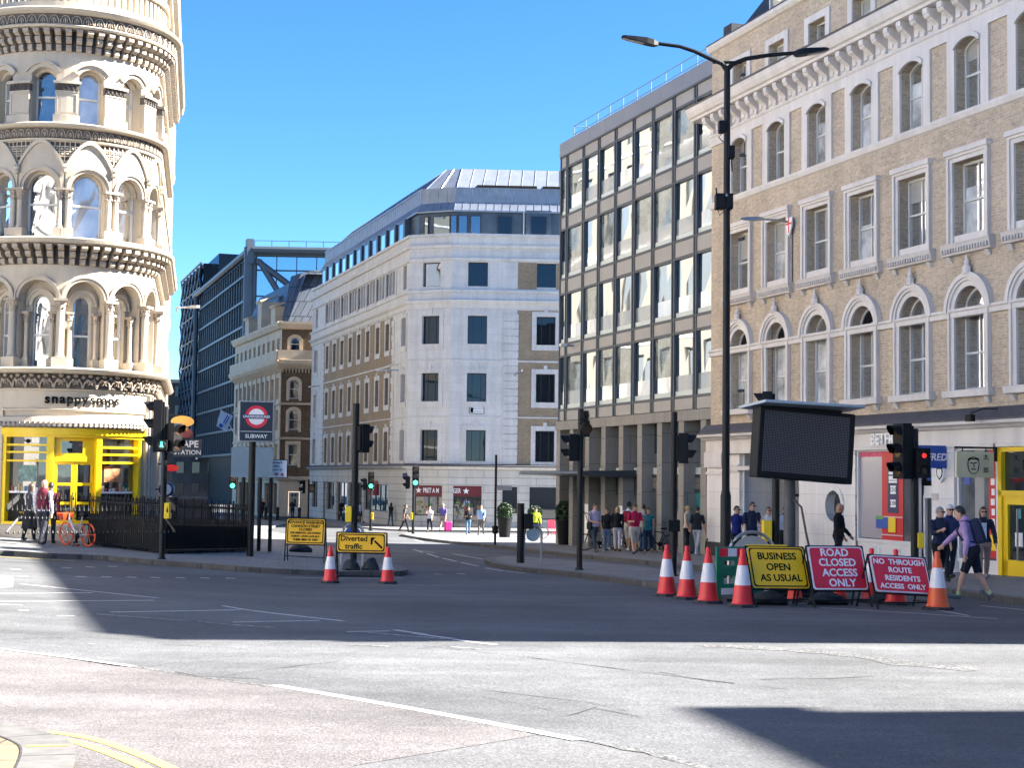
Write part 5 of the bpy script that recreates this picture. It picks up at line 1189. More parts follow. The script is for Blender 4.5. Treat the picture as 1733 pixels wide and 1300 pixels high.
for k in (-2, -1, 0, 1, 2, 3):
    c = PIT * (k + .5)
    column(c, .12, 4.8, 6.52, 6.92, .105, .32)
    for sd in (-1, 1): column(c + sd * .285, -.24, 4.8, 6.2, 6.55, .07, .30)
    for sd in (-1, 1): column(c + sd * .12, .08, 8.78, 9.95, 10.32, .085, .30)
    b = MB(); b.box(c - .2, c + .2, -.1, .03, 8.78, 10.3, MT); b.lathe((c, .14, 10.92), [(.03, -.16), (.09, -.1), (.07, -.02), (.11, .05), (.06, .12), (0, .16)], 8, MT); b.build('pier', M_CREAM, T)
    b = MB(); w_ = .33; b.box(c - w_ - .04, c + w_ + .04, -.05, .20, 12.34, 12.58, MT, .2); b.box(c - w_, c + w_, -.05, .12, 12.58, 13.3, MT, .2)
    b.band(MT, [(c - w_, 12.62), (c - w_, 13.28), (c + w_, 13.28), (c + w_, 12.62)], [(c - w_ + .07, 12.68), (c - w_ + .07, 13.22), (c + w_ - .07, 13.22), (c + w_ - .07, 12.68)], .12, .14, True)
    b.box(c - w_ - .06, c + w_ + .06, -.05, .20, 13.56, 13.64, MT, .2); b.box(c - w_ - .01, c + w_ + .01, -.05, .15, 13.3, 13.34, MT, .2); o = b.build('pier', M_CREAM, T)
    b = MB(); b.box(c - w_ - .01, c + w_ + .01, -.05, .13, 13.34, 13.56, MT, .2)
    for q in range(5): x = c - w_ + .07 + q * .13; b.tube([MT(x - .06, .15, 13.35), MT(x, .17, 13.53), MT(x + .06, .15, 13.35)], .018, 4)
    b.build('capital', M_CREAMD, o)
# the yellow shop
YB, YT = .1, 2.98
def py_box(b, a0, a1, d0, d1, z0, z1): b.box(sph(a0), sph(a1), d0, d1, z0, z1, MT, .2)
sf = MB()
py_box(sf, -22, 80, -.1, .12, 2.78, 2.98); py_box(sf, -22, 80, -.1, .05, 2.70, 2.78)
for a0, a1 in ((-22, -19.5), (7, 11.5), (38, 41.5), (73, 76.5)): py_box(sf, a0, a1, -.25, .03, -.4, 2.72)
for a0, a1, zs in ((-19.5, 7, (2.46, 2.24, 1.98)), (41.5, 73, (2.42, 2.20, 1.95))):
    for z in zs: py_box(sf, a0, a1, -.2, .0, z - .03, z + .03)
py_box(sf, -19.5, 7, -.2, .02, .04, .14); py_box(sf, 41.5, 73, -.2, .02, .04, .14)
py_box(sf, 11.5, 38, -.25, -.12, 1.98, 2.12)
for a0, a1, z0, z1 in ((11.5, 16, 2.12, 2.72), (30, 38, 2.12, 2.72), (16, 30, 2.12, 2.22), (16, 30, 2.6, 2.72)): py_box(sf, a0, a1, -.25, -.15, z0, z1)
o = sf.build('shopfront', M_SYEL, T)
for nm, ra in (('door', (11.8, 24.6)), ('door', (25.0, 37.8))):
    d = MB(); a0, a1 = ra
    for x0, x1 in ((a0, a0 + 1.8), (a1 - 1.8, a1)): py_box(d, x0, x1, -.26, -.17, -.5, 1.98)
    for z0, z1 in ((-.5, .18), (.66, .74), (1.24, 1.32), (1.88, 1.98)): py_box(d, a0, a1, -.255, -.175, z0, z1)
    do = d.build(nm, M_SYEL, T); p = MB(); p.sweep(MT, [sph(a0 + 1), sph((a0 + a1) / 2), sph(a1 - 1)], [(-.24, .1), (-.22, .1), (-.22, 1.9), (-.24, 1.9)]); p.build('pane', G_SHOPD, do)
    p = MB(); x = sph(a1 - .9 if a0 < 20 else a0 + .9); p.tube([MT(x, -.12, .35), MT(x, -.12, 1.05)], .018, 6); p.build('handle', M_BLACK, do)
for a0, a1, zt in ((-19.5, 7, 2.7), (41.5, 73, 2.7)):
    p = MB(); p.sweep(MT, frange(sph(a0), sph(a1), .25), [(-.18, .14), (-.16, .14), (-.16, zt), (-.18, zt)]); wo = p.build('shop_window', G_SHOPD, T)
    p = MB(); p.sweep(MT, frange(sph(a0 + .3), sph(a1 - .3), .25), [(-.158, .14), (-.15, .14), (-.15, 1.0), (-.158, 1.0)]); p.build('black_window_film', M_BLACK, wo)
    p = MB(); p.sweep(MT, frange(sph(a0 + .3), sph(a1 - .3), .25), [(-.158, 1.0), (-.14, 1.0), (-.14, 1.06), (-.158, 1.06)]); p.build('display_shelf', M_LETTER_W, wo)
    random.seed(3 + int(a0))
    for q in range(9):
        x = sph(a0 + 2 + (a1 - a0 - 5) * q / 9); h_ = random.uniform(.08, .3); cc = random.choice([(.5, .5, .5), (.05, .12, .25), (.4, .3, .15), (.3, .05, .05), (.6, .58, .5)])
        p = MB(); p.box(x, x + random.uniform(.05, .14), -.157, -.145, 1.06, 1.06 + h_, MT); p.build('display_item', pm('shop_item_%d' % int(cc[0] * 1000 + cc[2] * 10), cc, .6), wo)
    p = MB(); x0 = sph(a0 + (7 if a0 < 0 else 4)); p.box(x0, x0 + .62, -.157, -.15, 1.35, 1.85, MT, .2); p.build('poster', pm('window_poster_a' if a0 < 0 else 'window_poster_b', (.14, .24, .22) if a0 < 0 else (.35, .16, .07), .5, 0, .9, 6), wo)
    p = MB(); p.lathe((sph(a0 + (a1 - a0) * .5), -.14, 2.58), [(0, -.07), (.05, -.05), (.06, .02), (0, .07)], 8, MT); p.build('hanging_lamp', M_BLACK, wo)
    if a0 < 0: text('Large format', .085, M_YEL, wo, sgn(MT, sph(-6), -.147, .42), .002); text('Print from', .075, M_LETTER_W, wo, sgn(MT, sph(-6), -.147, .28), .002)
p = MB(); py_box(p, 16, 30, -.22, -.2, 2.2, 2.62); p.build('fanlight', G_SHOPD, o)
p = MB(); py_box(p, -22, 78, -.02, .30, 3.04, 3.10); 
for q in range(34): a = -21 + q * 2.9; py_box(p, a, a + 1.5, .26, .32, 3.02, 3.16)
p.build('awning_valance', pm('pale_canvas', (.26, .23, .20), .8, 0, .1), T)
p = MB(); p.sweep(MT, frange(sph(-22), sph(78), .25), [(0, 3.12), (.26, 3.12), (.20, 3.30), (0, 3.34)])
for z in (3.5,): p.sweep(MT, frange(sph(-22), sph(80), .25), [(0, z), (.06, z), (.08, z + .06), (0, z + .08)])
p.box(sph(-22) - .12, sph(-22), 0, .08, .1, 3.58, MT); p.box(sph(80), sph(80) + .12, 0, .1, -.8, 3.58, MT); p.build('shop_surround', M_CREAM, T)
for a0, a1 in [(sph(a), sph(a) + .13) for a in (84, 90, 97)] + [(SRr + .8 + q * 1.5, SRr + 1.15 + q * 1.5) for q in range(5)]:
    p = MB(); p.box(a0, a1, 0, .13, -1.5, 4.1, MT); p.build('pilaster', M_CREAM, T)
for i, ch in enumerate('snappysnaps'):
    a = 2.6 + i * 4.55 - (1.2 if i > 7 else 0)
    text(ch, .40, M_LETTER_K, T, sgn(MT, sph(a + 4), .06, 3.86), .014, .014 if i < 6 else .006)
for q, (s_, z_) in enumerate([(sph(-6), 0)]): pass
LR = Vector((AX, AY, ZL))
def lpt(s, d, z): return LR + Vector(MT(s, d, z))
# shop signs hung out over the far street
def side_sign(name, t_, z, w_, h_, mat, label, kind='rect', d0=.15):
    o = lpt(SRr + t_, 0, z); t = thing(name, o, label, 'sign'); b = MB(); F = lambda s, d, zz: tuple(Vector(MT(SRr + t_ + s, d, z + zz)) - Vector(MT(SRr + t_, 0, z)))
    if kind == 'rect': b.box(-.06, .06, d0, d0 + w_, -h_ / 2, h_ / 2, F)
    else:
        ol = [(d0 + w_ / 2 + w_ / 2 * math.cos(q * .314), h_ / 2 * math.sin(q * .314)) for q in range(20)]
        b.sweep(F, [-.06, .06], ol)
    b.build('sign_board', mat, t); b = MB(); b.box(-.02, .02, -.02, d0 + w_ * .6, h_ / 2, h_ / 2 + .05, F); b.build('sign_bracket', M_STEEL, t); return t, F
def ssg(F, d, z):
    o = Vector(F(-.066, d, z)); x = (Vector(F(-.066, d + .01, z)) - o).normalized(); n = (Vector(F(-.08, d, z)) - o).normalized()
    return Matrix(((x.x, 0, n.x, o.x), (x.y, 0, n.y, o.y), (x.z, 1, n.z, o.z), (0, 0, 0, 1)))
t, F = side_sign('shop_sign', 4.0, 2.55, 1.0, .62, pm('charcoal_sign', (.05, .055, .065), .5), 'charcoal projecting shop sign with two lines of white capitals', d0=.66); text('VAPE', .33, M_LETTER_W, t, ssg(F, 1.16, .13), .004, .006); text('STATION', .225, M_LETTER_W, t, ssg(F, 1.16, -.16), .004, .004)
t, F = side_sign('oval_sign', 7.5, 3.6, .85, .42, pm('amber_sign', (.55, .30, .06), .5), 'amber oval projecting sign above the charcoal shop sign', 'oval', .5)
t, F = side_sign('arched_sign', 5.5, 3.05, .78, .6, pm('maroon_sign', (.10, .015, .015), .5), 'maroon rounded sign behind the charcoal shop sign', 'oval', .55); text('THE', .16, pm('gold_letter', (.5, .33, .10), .5), t, ssg(F, 1.0, .2), .003)
t, F = side_sign('pink_sign', 6.5, 3.2, .5, .36, pm('pink_neon', (.75, .10, .35), .5), 'small pink sign behind the maroon rounded sign', 'oval', .25)
t, F = side_sign('red_sign', 6.2, 1.85, .5, .24, pm('red_glow_sign', (.40, .015, .015), .5, emit=.12), 'red oval sign below the charcoal shop sign', 'oval', .35)
o = lpt(SRr + 3.2, .5, 1.1); t = thing('wall_clock', o, 'round white clock face in a blue drum on a wall bracket beside the corner building', 'clock'); b = MB()
b.lathe((0, 0, 0), [(.22, -.12), (.26, -.1), (.26, .1), (.22, .12)], 16); b.xf(Matrix.Rotation(R_(90), 4, 'X')).build('clock_case', M_NAVY, t)
b = MB(); b.lathe((0, 0, 0), [(.0, .125), (.19, .125), (.19, .13), (0, .131)], 16); b.xf(Matrix.Rotation(R_(90), 4, 'X')).build('clock_face', M_LETTER_W, t); b = MB(); b.tube([(-.6, .0, .0), (-.2, 0, 0)], .025, 5); b.build('sign_bracket', M_STEEL, t)
b = MB(); b.lathe((0, 0, 0), [(.0, .125), (.19, .125), (.19, .13), (0, .131)], 16); b.xf(Matrix.Rotation(R_(-90), 4, 'X')); b.box(-.006, .006, .131, .135, 0, .15); b.box(0, .1, .131, .135, -.006, .006); b.build('clock_face', M_LETTER_W, t)

# ---------------------------------------------------------------- buildings outside the picture that shade, light and mirror the street
M_PALE = pm('pale_render', (.78, .72, .64), .7); M_BEIGE = pm('beige_stone', (.14, .125, .105), .7, 0, .1, .5)
def plain_block(name, loc, rz, w_, d_, h_, mat, label, bays, storeys, gl=None):
    t = thing(name, loc, label, 'building', rz); b = MB(); hs = h_ / storeys
    for q in range(storeys): wall(b, ident, 0, w_, hs * q, hs * (q + 1), [((k + .5) * w_ / bays, w_ / bays * .45, hs * q + .9, hs * (q + 1) - .7, 'rect', 0) for k in range(bays)], .25)
    b.pf(ident, [(0, 0, 0), (0, -d_, 0), (0, -d_, h_), (0, 0, h_)]); b.pf(ident, [(w_, 0, 0), (w_, -d_, 0), (w_, -d_, h_), (w_, 0, h_)]); b.pf(ident, [(0, -d_, 0), (w_, -d_, 0), (w_, -d_, h_), (0, -d_, h_)]); b.pf(ident, [(0, 0, h_), (w_, 0, h_), (w_, -d_, h_), (0, -d_, h_)])
    b.build('wall', mat, t); b = MB(); b.sweep(ident, [-.3, w_ + .3], [(0, h_ - .1), (.5, h_), (.5, h_ + .4), (-.3, h_ + .4)])
    for q in range(1, storeys): b.sweep(ident, [0, w_], [(0, hs * q - .1), (.12, hs * q), (.12, hs * q + .12), (0, hs * q + .15)])
    b.build('cornice', M_TRIM, t); b = MB(); b.pf(ident, [(0, -.24, 0), (w_, -.24, 0), (w_, -.24, h_), (0, -.24, h_)]); b.build('glazing', gl or G_DARK, t); return t
plain_block('near_brick_block', (23.2, 14.3, -.6), R_(-82.6), 34, 14, 16.3, M_STOCK, 'brick block beyond the right edge of the photo across the side turning', 9, 4)
plain_block('bounce_terrace', (-27, -10, -.4), R_(85), 46, 12, 17, M_PALE, 'unseen pale terrace added on the left to bounce sunlight', 14, 5)  # added out of view; its pale front bounces sun onto the brick terrace
plain_block('mirrored_office', (-24.8, 82, -2.6), R_(100), 60, 10, 35, M_BEIGE, 'unseen stone office added behind the rounded corner building for the glass to mirror', 16, 5, glass('far_pane', (.10, .11, .12), .05))  # added out of view; tall so the glass block's panes mirror stone
# ================================================================ STREET FURNITURE
def zat(px, py, Y): return at(px, py, Y).z
def xat(px, Y, py=900): return at(px, py, Y).x
def spot(px, Y, pave=True):
    x = xat(px, Y); return Vector((x, Y, hg(x, Y) + (KH if pave else 0)))
M_LAMPG = pm('signal_green_lit', (0.02, 0.9, 0.35), .4, emit=1.0, ecol=(0.05, 1, .45)); M_LAMPR = pm('signal_red_lit', (0.9, 0.02, 0.02), .4, emit=.15, ecol=(1, .04, .03))
M_LENS = pm('dark_lens', (0.05, 0.03, 0.02), .15); M_LENSG = pm('dim_lens', (.02, .05, .035), .15)
def sig_head(t, off, face, zt, aspects=3, lit=None, w=.36, ah=.30, visor=.2):
    """signal head whose front looks along face (degrees, 0 = to the camera, 90 = to the right)"""
    h = ah * aspects; Mx = Matrix.Translation((off[0], off[1], zt - t.location.z)) @ Matrix.Rotation(R_(face), 4, 'Z')
    b = MB(); b.box(-w / 2, w / 2, -.10, .12, -h, 0); b.box(-w / 2 + .03, w / 2 - .03, -.16, -.10, -h + .05, -.05)
    for q in range(aspects):
        z = -ah * (q + .5); n = 10
        for i in range(n):
            a0, a1 = math.pi * (-.1 + 1.2 * i / n), math.pi * (-.1 + 1.2 * (i + 1) / n); r = ah * .42
            b.poly([(r * math.cos(a0), -.12, z + r * math.sin(a0)), (r * math.cos(a1), -.12, z + r * math.sin(a1)), (r * .9 * math.cos(a1), -.12 - visor * (.55 + .45 * math.sin(a1)), z + r * .9 * math.sin(a1)), (r * .9 * math.cos(a0), -.12 - visor * (.55 + .45 * math.sin(a0)), z + r * .9 * math.sin(a0))])
    o = b.xf(Mx).build('signal_head', M_BLACK, t, bevel=.012)
    for q in range(aspects):
        z = -ah * (q + .5); r = ah * (.36 if lit != 'r' else .17); b = MB(); b.poly([(r * math.cos(i * .4488), -.128, z + r * math.sin(i * .4488)) for i in range(14)])
        b.xf(Mx).build('lens', (M_LAMPG if lit == 'g' else M_LAMPR) if (lit and q == (aspects - 1 if lit == 'g' else 0)) else M_LENS, o)
    return o
def signal(px, Y, ztop, heads, label, r=.057, pave=True, box=None, extra=None, name='traffic_signal'):
    p = spot(px, Y, pave); t = thing(name, p, label, 'traffic light'); b = MB()
    b.tube([(0, 0, -.05), (0, 0, ztop - p.z)], r, 12); b.lathe((0, 0, 0), [(r * 1.5, -.05), (r * 1.5, .03), (r, .05)], 12); b.build('pole', M_STEEL, t, smooth=True)
    for hd in heads: sig_head(t, *hd)
    if box:
        dx, z0, z1, wd, mt = box; b = MB(); b.box(dx - wd / 2, dx + wd / 2, -.14, .14, z0 - p.z, z1 - p.z); o = b.build('push_button_box', mt, t, bevel=.015)
    return t
# double armed street lamp
p = spot(1228, 36); t = thing('street_lamp', p, 'tall black street lamp with two curved arms standing before the brick terrace', 'street lamp')
zt = zat(1230, 112, 36) - p.z
b = MB(); b.tube([(0, 0, 0), (0, 0, 1.9)], .125, 14); b.tube([(0, 0, 1.9), (0, 0, 2.05)], [.125, .09], 14); b.tube([(0, 0, 2.0), (0, 0, zt)], [.092, .075], 14); b.lathe((0, 0, 0), [(.16, -.02), (.16, .05), (.125, .08)], 14); b.build('pole', M_STEEL, t, smooth=True)
b = MB(); zz = lambda px, py: (xat(px, 36, py) - p.x, 0, zat(px, py, 36) - p.z)
b.tube([zz(1230, 118), zz(1222, 107), zz(1205, 100), zz(1175, 86), zz(1150, 78), zz(1112, 73)], [.07, .06, .055, .05, .045, .045], 8); b.tube([zz(1230, 118), zz(1240, 108), zz(1262, 99), zz(1300, 93), zz(1345, 89)], [.07, .06, .055, .05, .045], 8); b.tube([zz(1206, 105), zz(1255, 105)], .035, 6)
b.build('lamp_arm', M_STEEL, t, smooth=True)
for xa, xb, ya, yb in ((1114, 1052, 73, 62), (1343, 1402, 90, 83)):
    b = MB(); A, Bq = Vector(zz(xa, ya)), Vector(zz(xb, yb)); rs = []
    for f, w_, h0, h1 in ((0, .05, .05, .05), (.12, .11, .09, .08), (.3, .14, .11, .07), (.6, .15, .09, .05), (.9, .13, .06, .03), (1, .08, .03, .02)):
        c = A.lerp(Bq, f); rs.append([(c.x, -w_, c.z - h1), (c.x, w_, c.z - h1), (c.x, w_ * .8, c.z + h0 * .6), (c.x, 0, c.z + h0), (c.x, -w_ * .8, c.z + h0 * .6)])
    b.loft(rs); o = b.build('lamp_head', M_STEEL, t)
    b = MB(); c0, c1 = A.lerp(Bq, .4), A.lerp(Bq, .97); b.poly([(c0.x, -.11, c0.z - .075), (c0.x, .11, c0.z - .075), (c1.x, .09, c1.z - .035), (c1.x, -.09, c1.z - .035)]); b.build('lamp_lens', M_GREYT, o)
for (xa, xb, ya, yb) in ((1216, 1228, 205, 224), (1231, 1243, 247, 268), (1210, 1227, 328, 354), (1230, 1240, 328, 354)):
    b = MB(); a0, a1 = zz(xa, yb), zz(xb, ya); b.box(a0[0], a1[0], -.15, .12, a0[2], a1[2]); b.build('junction_box', M_BLACK, t, bevel=.02)
b = MB(); b.tube([zz(1238, 268), zz(1239, 290)], .02, 5); b.tube([zz(1222, 225), zz(1216, 232), zz(1224, 240)], .012, 5); b.tube([zz(1214, 354), zz(1218, 364), zz(1226, 356)], .012, 5); b.tube([zz(1212, 318), zz(1213, 330)], .02, 5); b.build('cable', M_BLACK, t)
b = MB(); b.lathe((0, 0, zz(1230, 331)[2]), [(.1, -.03), (.1, .03)], 12); b.build('clamp_band', M_GALV, t)

# signals and posts, left to right
za = lambda py, Y, px=900: zat(px, py, Y)
signal(275, 38, za(688, 38, 275), [((-.18, 0), -78, za(677, 38, 275), 3, None, .36, .43, .26), ((.22, .02), 62, za(716, 38, 275), 2, None, .30, .36, .2), ((-.02, -.12), 0, za(745, 38, 275), 1, None, .25, .27, .05)],
       'traffic light beside the black subway railings in front of the rounded corner building', box=(.12, za(878, 38, 275), za(851, 38, 275), .13, M_YELBOX), r=.075)
b = MB(); b.tube([(0, 0, .07), (0, 0, .02)], .02, 5); b.tube([(0, 0, .02), (-.02, 0, -.06)], .014, 4); b.tube([(0, 0, .02), (.03, 0, -.06)], .014, 4); tt = [o for o in COL.objects if o.name.startswith('traffic_signal') and o.type == 'EMPTY'][-1]
mn = b.xf(Matrix.Translation((-.02, -.29, za(753, 38, 275) - tt.location.z))).build('green_man', M_LAMPG, tt)
signal(599, 39, za(683, 39, 600), [((.17, .03), 128, za(718, 39, 600), 2, None, .32, .36, .18)], 'tall black signal post with yellow box behind the diverted traffic sign', r=.085, box=(-.13, za(884, 39, 600), za(857, 39, 600), .16, M_YELBOX))
signal(627, 104, za(802, 104, 627), [((0, -.12), 0, za(799, 104, 627), 3, 'g', .42, .38, .12), ((-.45, 0), -80, za(810, 104, 627), 2, None, .3, .4, .2)], 'far green lit traffic light at the left front of the white corner office', r=.09, box=(.1, za(880, 104, 627), za(868, 104, 627), .16, M_YELBOX))
signal(699, 96, za(790, 96, 700), [((.12, -.12), 0, za(790, 96, 700), 3, 'g', .42, .4, .12), ((-.4, 0), -80, za(806, 96, 700), 2, None, .3, .4, .2)], 'far green lit traffic light before the red fronted cafe', r=.09, box=(-.1, za(880, 96, 700), za(868, 96, 700), .16, M_YELBOX))
signal(400, 108, za(800, 108, 400), [((-.3, -.12), 0, za(806, 108, 400), 2, 'g', .5, .45, .1)], 'distant green lit traffic light glimpsed beyond the subway sign', r=.08)
signal(521, 138, za(812, 138, 521), [((-.5, 0), -70, za(813, 138, 521), 2, None, .5, .6, .3), ((.3, -.1), 0, za(820, 138, 521), 1, None, .5, .7, .1)], 'distant dark traffic light at the near corner of the Victorian building', r=.08)
signal(981, 39.7, za(692, 39.7, 983), [((-.2, 0), -80, za(735, 39.7, 983), 2, None, .3, .35, .2), ((.12, -.05), 15, za(712, 39.7, 983), 1, None, .17, .42, .1), ((.1, 0), 160, za(695, 39.7, 983), 1, None, .16, .25, .1)], 'black signal post on the island in front of the glass office block', r=.075)
signal(1140, 36.5, za(697, 36.5, 1142), [((.22, 0), 80, za(733, 36.5, 1142), 2, None, .3, .36, .2)], 'black signal post with push button behind the front traffic cones', r=.078, box=(0, za(897, 36.5), za(877, 36.5), .28, M_BLACK))
signal(1313, 34, za(705, 34, 1313), [((-.18, 0), -100, za(663, 34, 1300), 3, None, .36, .34, .2)], 'signal post half hidden behind the dark message board', r=.085, box=(-.2, za(912, 34), za(876, 34), .19, M_YELBOX))
signal(1548, 32, za(726, 32, 1548), [((-.24, 0), -72, za(717, 32, 1545), 3, None, .40, .385, .24), ((.12, -.10), 12, za(759, 32, 1558), 2, 'r', .30, .31, .06)], 'red lit pedestrian and traffic light in front of the betting shop window', r=.085, box=(.1, za(920, 32), za(894, 32), .13, M_YELBOX))
# slim sign post with finger board
p = spot(838, 68); t = thing('finger_post', p, 'slim black post with a small grey finger board before the white corner office', 'sign post'); b = MB(); b.tube([(0, 0, 0), (0, 0, zat(838, 770, 68) - p.z)], .055, 8); b.build('pole', M_STEEL, t)
b = MB(); z = zat(838, 826, 68) - p.z; b.box(0, .72, -.03, .03, z - .1, z + .1); b.build('finger_board', M_GREYT, t); b = MB(); b.lathe((0, 0, 0), [(.1, .5), (.14, .55), (.14, .8), (.08, .85)], 8); b.build('collar', M_BLACK, t)
# push button bollard and steel hoops
p = spot(881, 44.6); t = thing('button_post', p, 'short black post with yellow push button box beside the steel hoop on the island', 'bollard'); b = MB(); b.tube([(0, 0, 0), (0, 0, 1.72)], .105, 12); b.build('pole', M_STEEL, t, smooth=True); b = MB(); b.box(.1, .36, -.14, .14, .98, 1.42); b.build('push_button_box', M_BLACK, t, bevel=.02); b = MB(); b.box(.06, .12, -.16, .0, .95, 1.42); b.build('yellow_stripe', M_YELBOX, t)
def hoop(px, Y, lab, w_=.5, h_=1.08, disc_col=M_GALV, pave=True):
    p = spot(px, Y, pave); t = thing('steel_hoop', p, lab, 'bollard', group='steel hoop bollards'); r = w_ / 2
    b = MB(); b.tube([(-r, 0, -.03), (-r, 0, h_ - r)] + [(-r * math.cos(a * .2618), 0, h_ - r + r * math.sin(a * .2618)) for a in range(1, 12)] + [(r, 0, h_ - r), (r, 0, -.03)], .036, 8); b.build('hoop', M_GALV, t, smooth=True)
    b = MB(); b.lathe((0, 0, 0), [(0, -.02), (r - .055, -.02), (r - .055, .02), (0, .02)], 20); b.xf(Matrix.Translation((0, 0, h_ - r - .02)) @ Matrix.Rotation(R_(90), 4, 'X')); b.build('disc', disc_col, t); return t
hoop(902, 44.8, 'steel hoop bollard with pale disc on the right hand island'); hoop(597, 40.5, 'steel hoop bollard with blue disc behind the diverted traffic sign', .56, 1.1, M_BLUE); hoop(1273, 31.5, 'steel hoop bollard behind the green barrier', .95, 1.12, M_GREYT)

# cones
M_CRED = pm('cone_red', (0.74, 0.018, 0.022), .45, 0, .12, 6); M_CORG = pm('cone_orange', (0.78, 0.10, 0.02), .45, 0, .1, 6); M_CWHT = pm('cone_white_sleeve', (0.72, 0.70, 0.72), .4, 0, .12, 9); M_RUB = pm('black_rubber', (0.02, 0.02, 0.022), .7)
def cone(px, Y, lab, H=1.0, col=M_CRED, grp='red and white cones round the signs', ln=0, pave=False):
    p = spot(px, Y, pave); t = thing('traffic_cone', p, lab, 'traffic cone', rz=ln, group=grp); k = H
    b = MB(); q = .22 * k + .02; n = 8; pts = [(q * (1.12 if i % 2 else 1.0) * math.cos(i * math.pi / 8 + .2), q * (1.12 if i % 2 else 1) * math.sin(i * math.pi / 8 + .2)) for i in range(16)]
    b.loft([[(x * s, y * s, z) for x, y in pts] for s, z in ((1, 0), (1, .03), (.93, .055), (.75, .06))]); b.build('rubber_base', M_RUB, t)
    prof = lambda z: .165 * k * (1 - z / (H * 1.06)) ** .92 + .028
    b = MB(); b.lathe((0, 0, 0), [(.205 * k, .05), (.19 * k, .075), (prof(.09), .10)] + [(prof(z), z) for z in (.2 * H, .38 * H)], 18); b.build('cone_body', col, t, smooth=True); b = MB(); b.lathe((0, 0, 0), [(prof(.72 * H), .72 * H), (prof(.85 * H), .85 * H), (prof(.9 * H) * .8, .9 * H), (prof(.9 * H) * .85, .97 * H), (prof(H) * .8, H), (0.001, H)], 18); b.build('cone_tip', col, t, smooth=True)
    b = MB(); b.lathe((0, 0, 0), [(prof(.38 * H), .38 * H), (prof(.38 * H) + .004, .38 * H), (prof(.72 * H) + .004, .72 * H), (prof(.72 * H), .72 * H)], 18); b.build('white_sleeve', M_CWHT, t, smooth=True); return t
cone(1129, 29.9, 'leftmost traffic cone of the row left of the yellow business sign'); cone(1163, 28.9, 'second traffic cone from the left, beside the signal post'); cone(1199, 27.7, 'third cone of the row, in front of the green barrier with a scuffed sleeve'); cone(1257, 26.7, 'nearest traffic cone, against the left edge of the yellow business sign')
cone(1586, 26.6, 'orange topped traffic cone under the hand of the person in a lilac hoodie', col=M_CORG); cone(1516, 27.9, 'cone behind the red no through route sign', 1.0); cone(1475, 28.6, 'cone hidden between the two red signs', 1.0); cone(1345, 28.4, 'cone behind the yellow business sign at its right end', .75); cone(1420, 28.3, 'cone behind the red road closed sign', .75)
cone(560, 33.6, 'cone at the left of the diverted traffic sign', .80); cone(657, 33.6, 'cone at the right of the diverted traffic sign', .80)
# framed road works signs
def frame_sign(name, label, px, py, Y, w_, h_, a, tilt, roll, face, edge, lines, inner=None, lettering=M_LETTER_W, pave=False, dark=M_BLACK):
    c = at(px, py, Y); p = Vector((c.x, c.y, hg(c.x, c.y) + (KH if pave else 0))); t = thing(name, p, label, 'sign', group='framed road works signs')
    Mx = Matrix.Translation((0, 0, c.z - p.z)) @ Matrix.Rotation(R_(a), 4, 'Z') @ Matrix.Rotation(R_(-tilt), 4, 'X') @ Matrix.Rotation(R_(roll), 4, 'Y'); W2, H2 = w_ / 2, h_ / 2
    def rr(w2, h2, d, r=.05):
        pts = []
        for cx, cz, s in ((w2 - r, h2 - r, 0), (-w2 + r, h2 - r, 1), (-w2 + r, -h2 + r, 2), (w2 - r, -h2 + r, 3)):
            for q in range(4): an = math.pi / 2 * s + q * math.pi / 6; pts.append((cx + r * math.cos(an), d, cz + r * math.sin(an)))
        return pts
    b = MB(); b.loft([rr(W2, H2, .012), rr(W2, H2, -.008)]); bo = b.xf(Mx).build('board', edge, t)
    b = MB(); b.poly(rr(W2 - .02, H2 - .02, -.0095)); b.xf(Mx).build('border', inner or dark, bo)
    b = MB(); m_ = .045 if inner is None else .022; b.poly(rr(W2 - m_, H2 - m_, -.011)); b.xf(Mx).build('face', face, bo)
    for s, sz, x, z in lines: text(s, sz, lettering, bo, Mx @ Matrix(((1, 0, 0, x), (0, 0, -1, -.0125), (0, 1, 0, z), (0, 0, 0, 1))), .0015, .004)
    inv = Mx.to_3x3(); b = MB(); gz = lambda x, y: hg(p.x + x, p.y + y) + (KH if pave else 0) - p.z
    top = [Mx @ Vector((s * (W2 + .02), .02, H2 + .015)) for s in (-1, 1)]; low = [Mx @ Vector((s * (W2 + .02), .02, -H2 - .02)) for s in (-1, 1)]; b.tube([top[0], top[1]], .016, 5); b.tube([low[0], low[1]], .016, 5); ft = []
    for i in (0, 1):
        d = (low[i] - top[i]); k = (low[i].z - gz(low[i].x, low[i].y)) / max(.05, -d.z); f = low[i] + d * k; f.z = gz(f.x, f.y) + .01; b.tube([top[i], low[i], f], .018, 5)
        bk = top[i] + Vector((math.sin(R_(a)) * -.35, math.cos(R_(a)) * .45, 0)); bk.z = gz(bk.x, bk.y) + .01; b.tube([top[i], bk], .018, 5); b.tube([f.lerp(top[i], .12), bk.lerp(top[i], .12)], .013, 5); ft.append((f, bk))
    b.tube([ft[0][0].lerp(top[0], .12), ft[1][0].lerp(top[1], .12)], .013, 5); b.build('sign_frame', M_STEEL, t); return t, Mx, bo
WB = pm('white_sign_edge', (.75, .74, .76), .4, 0, .03)
frame_sign('road_sign', 'yellow sign reading business open as usual', 1317, 961, 27.0, 1.07, .76, 16, 24, 1.0, M_YEL, M_YEL, [('BUSINESS', .178, 0, .2), ('OPEN', .178, 0, .0), ('AS USUAL', .178, .02, -.2)], lettering=M_LETTER_K)
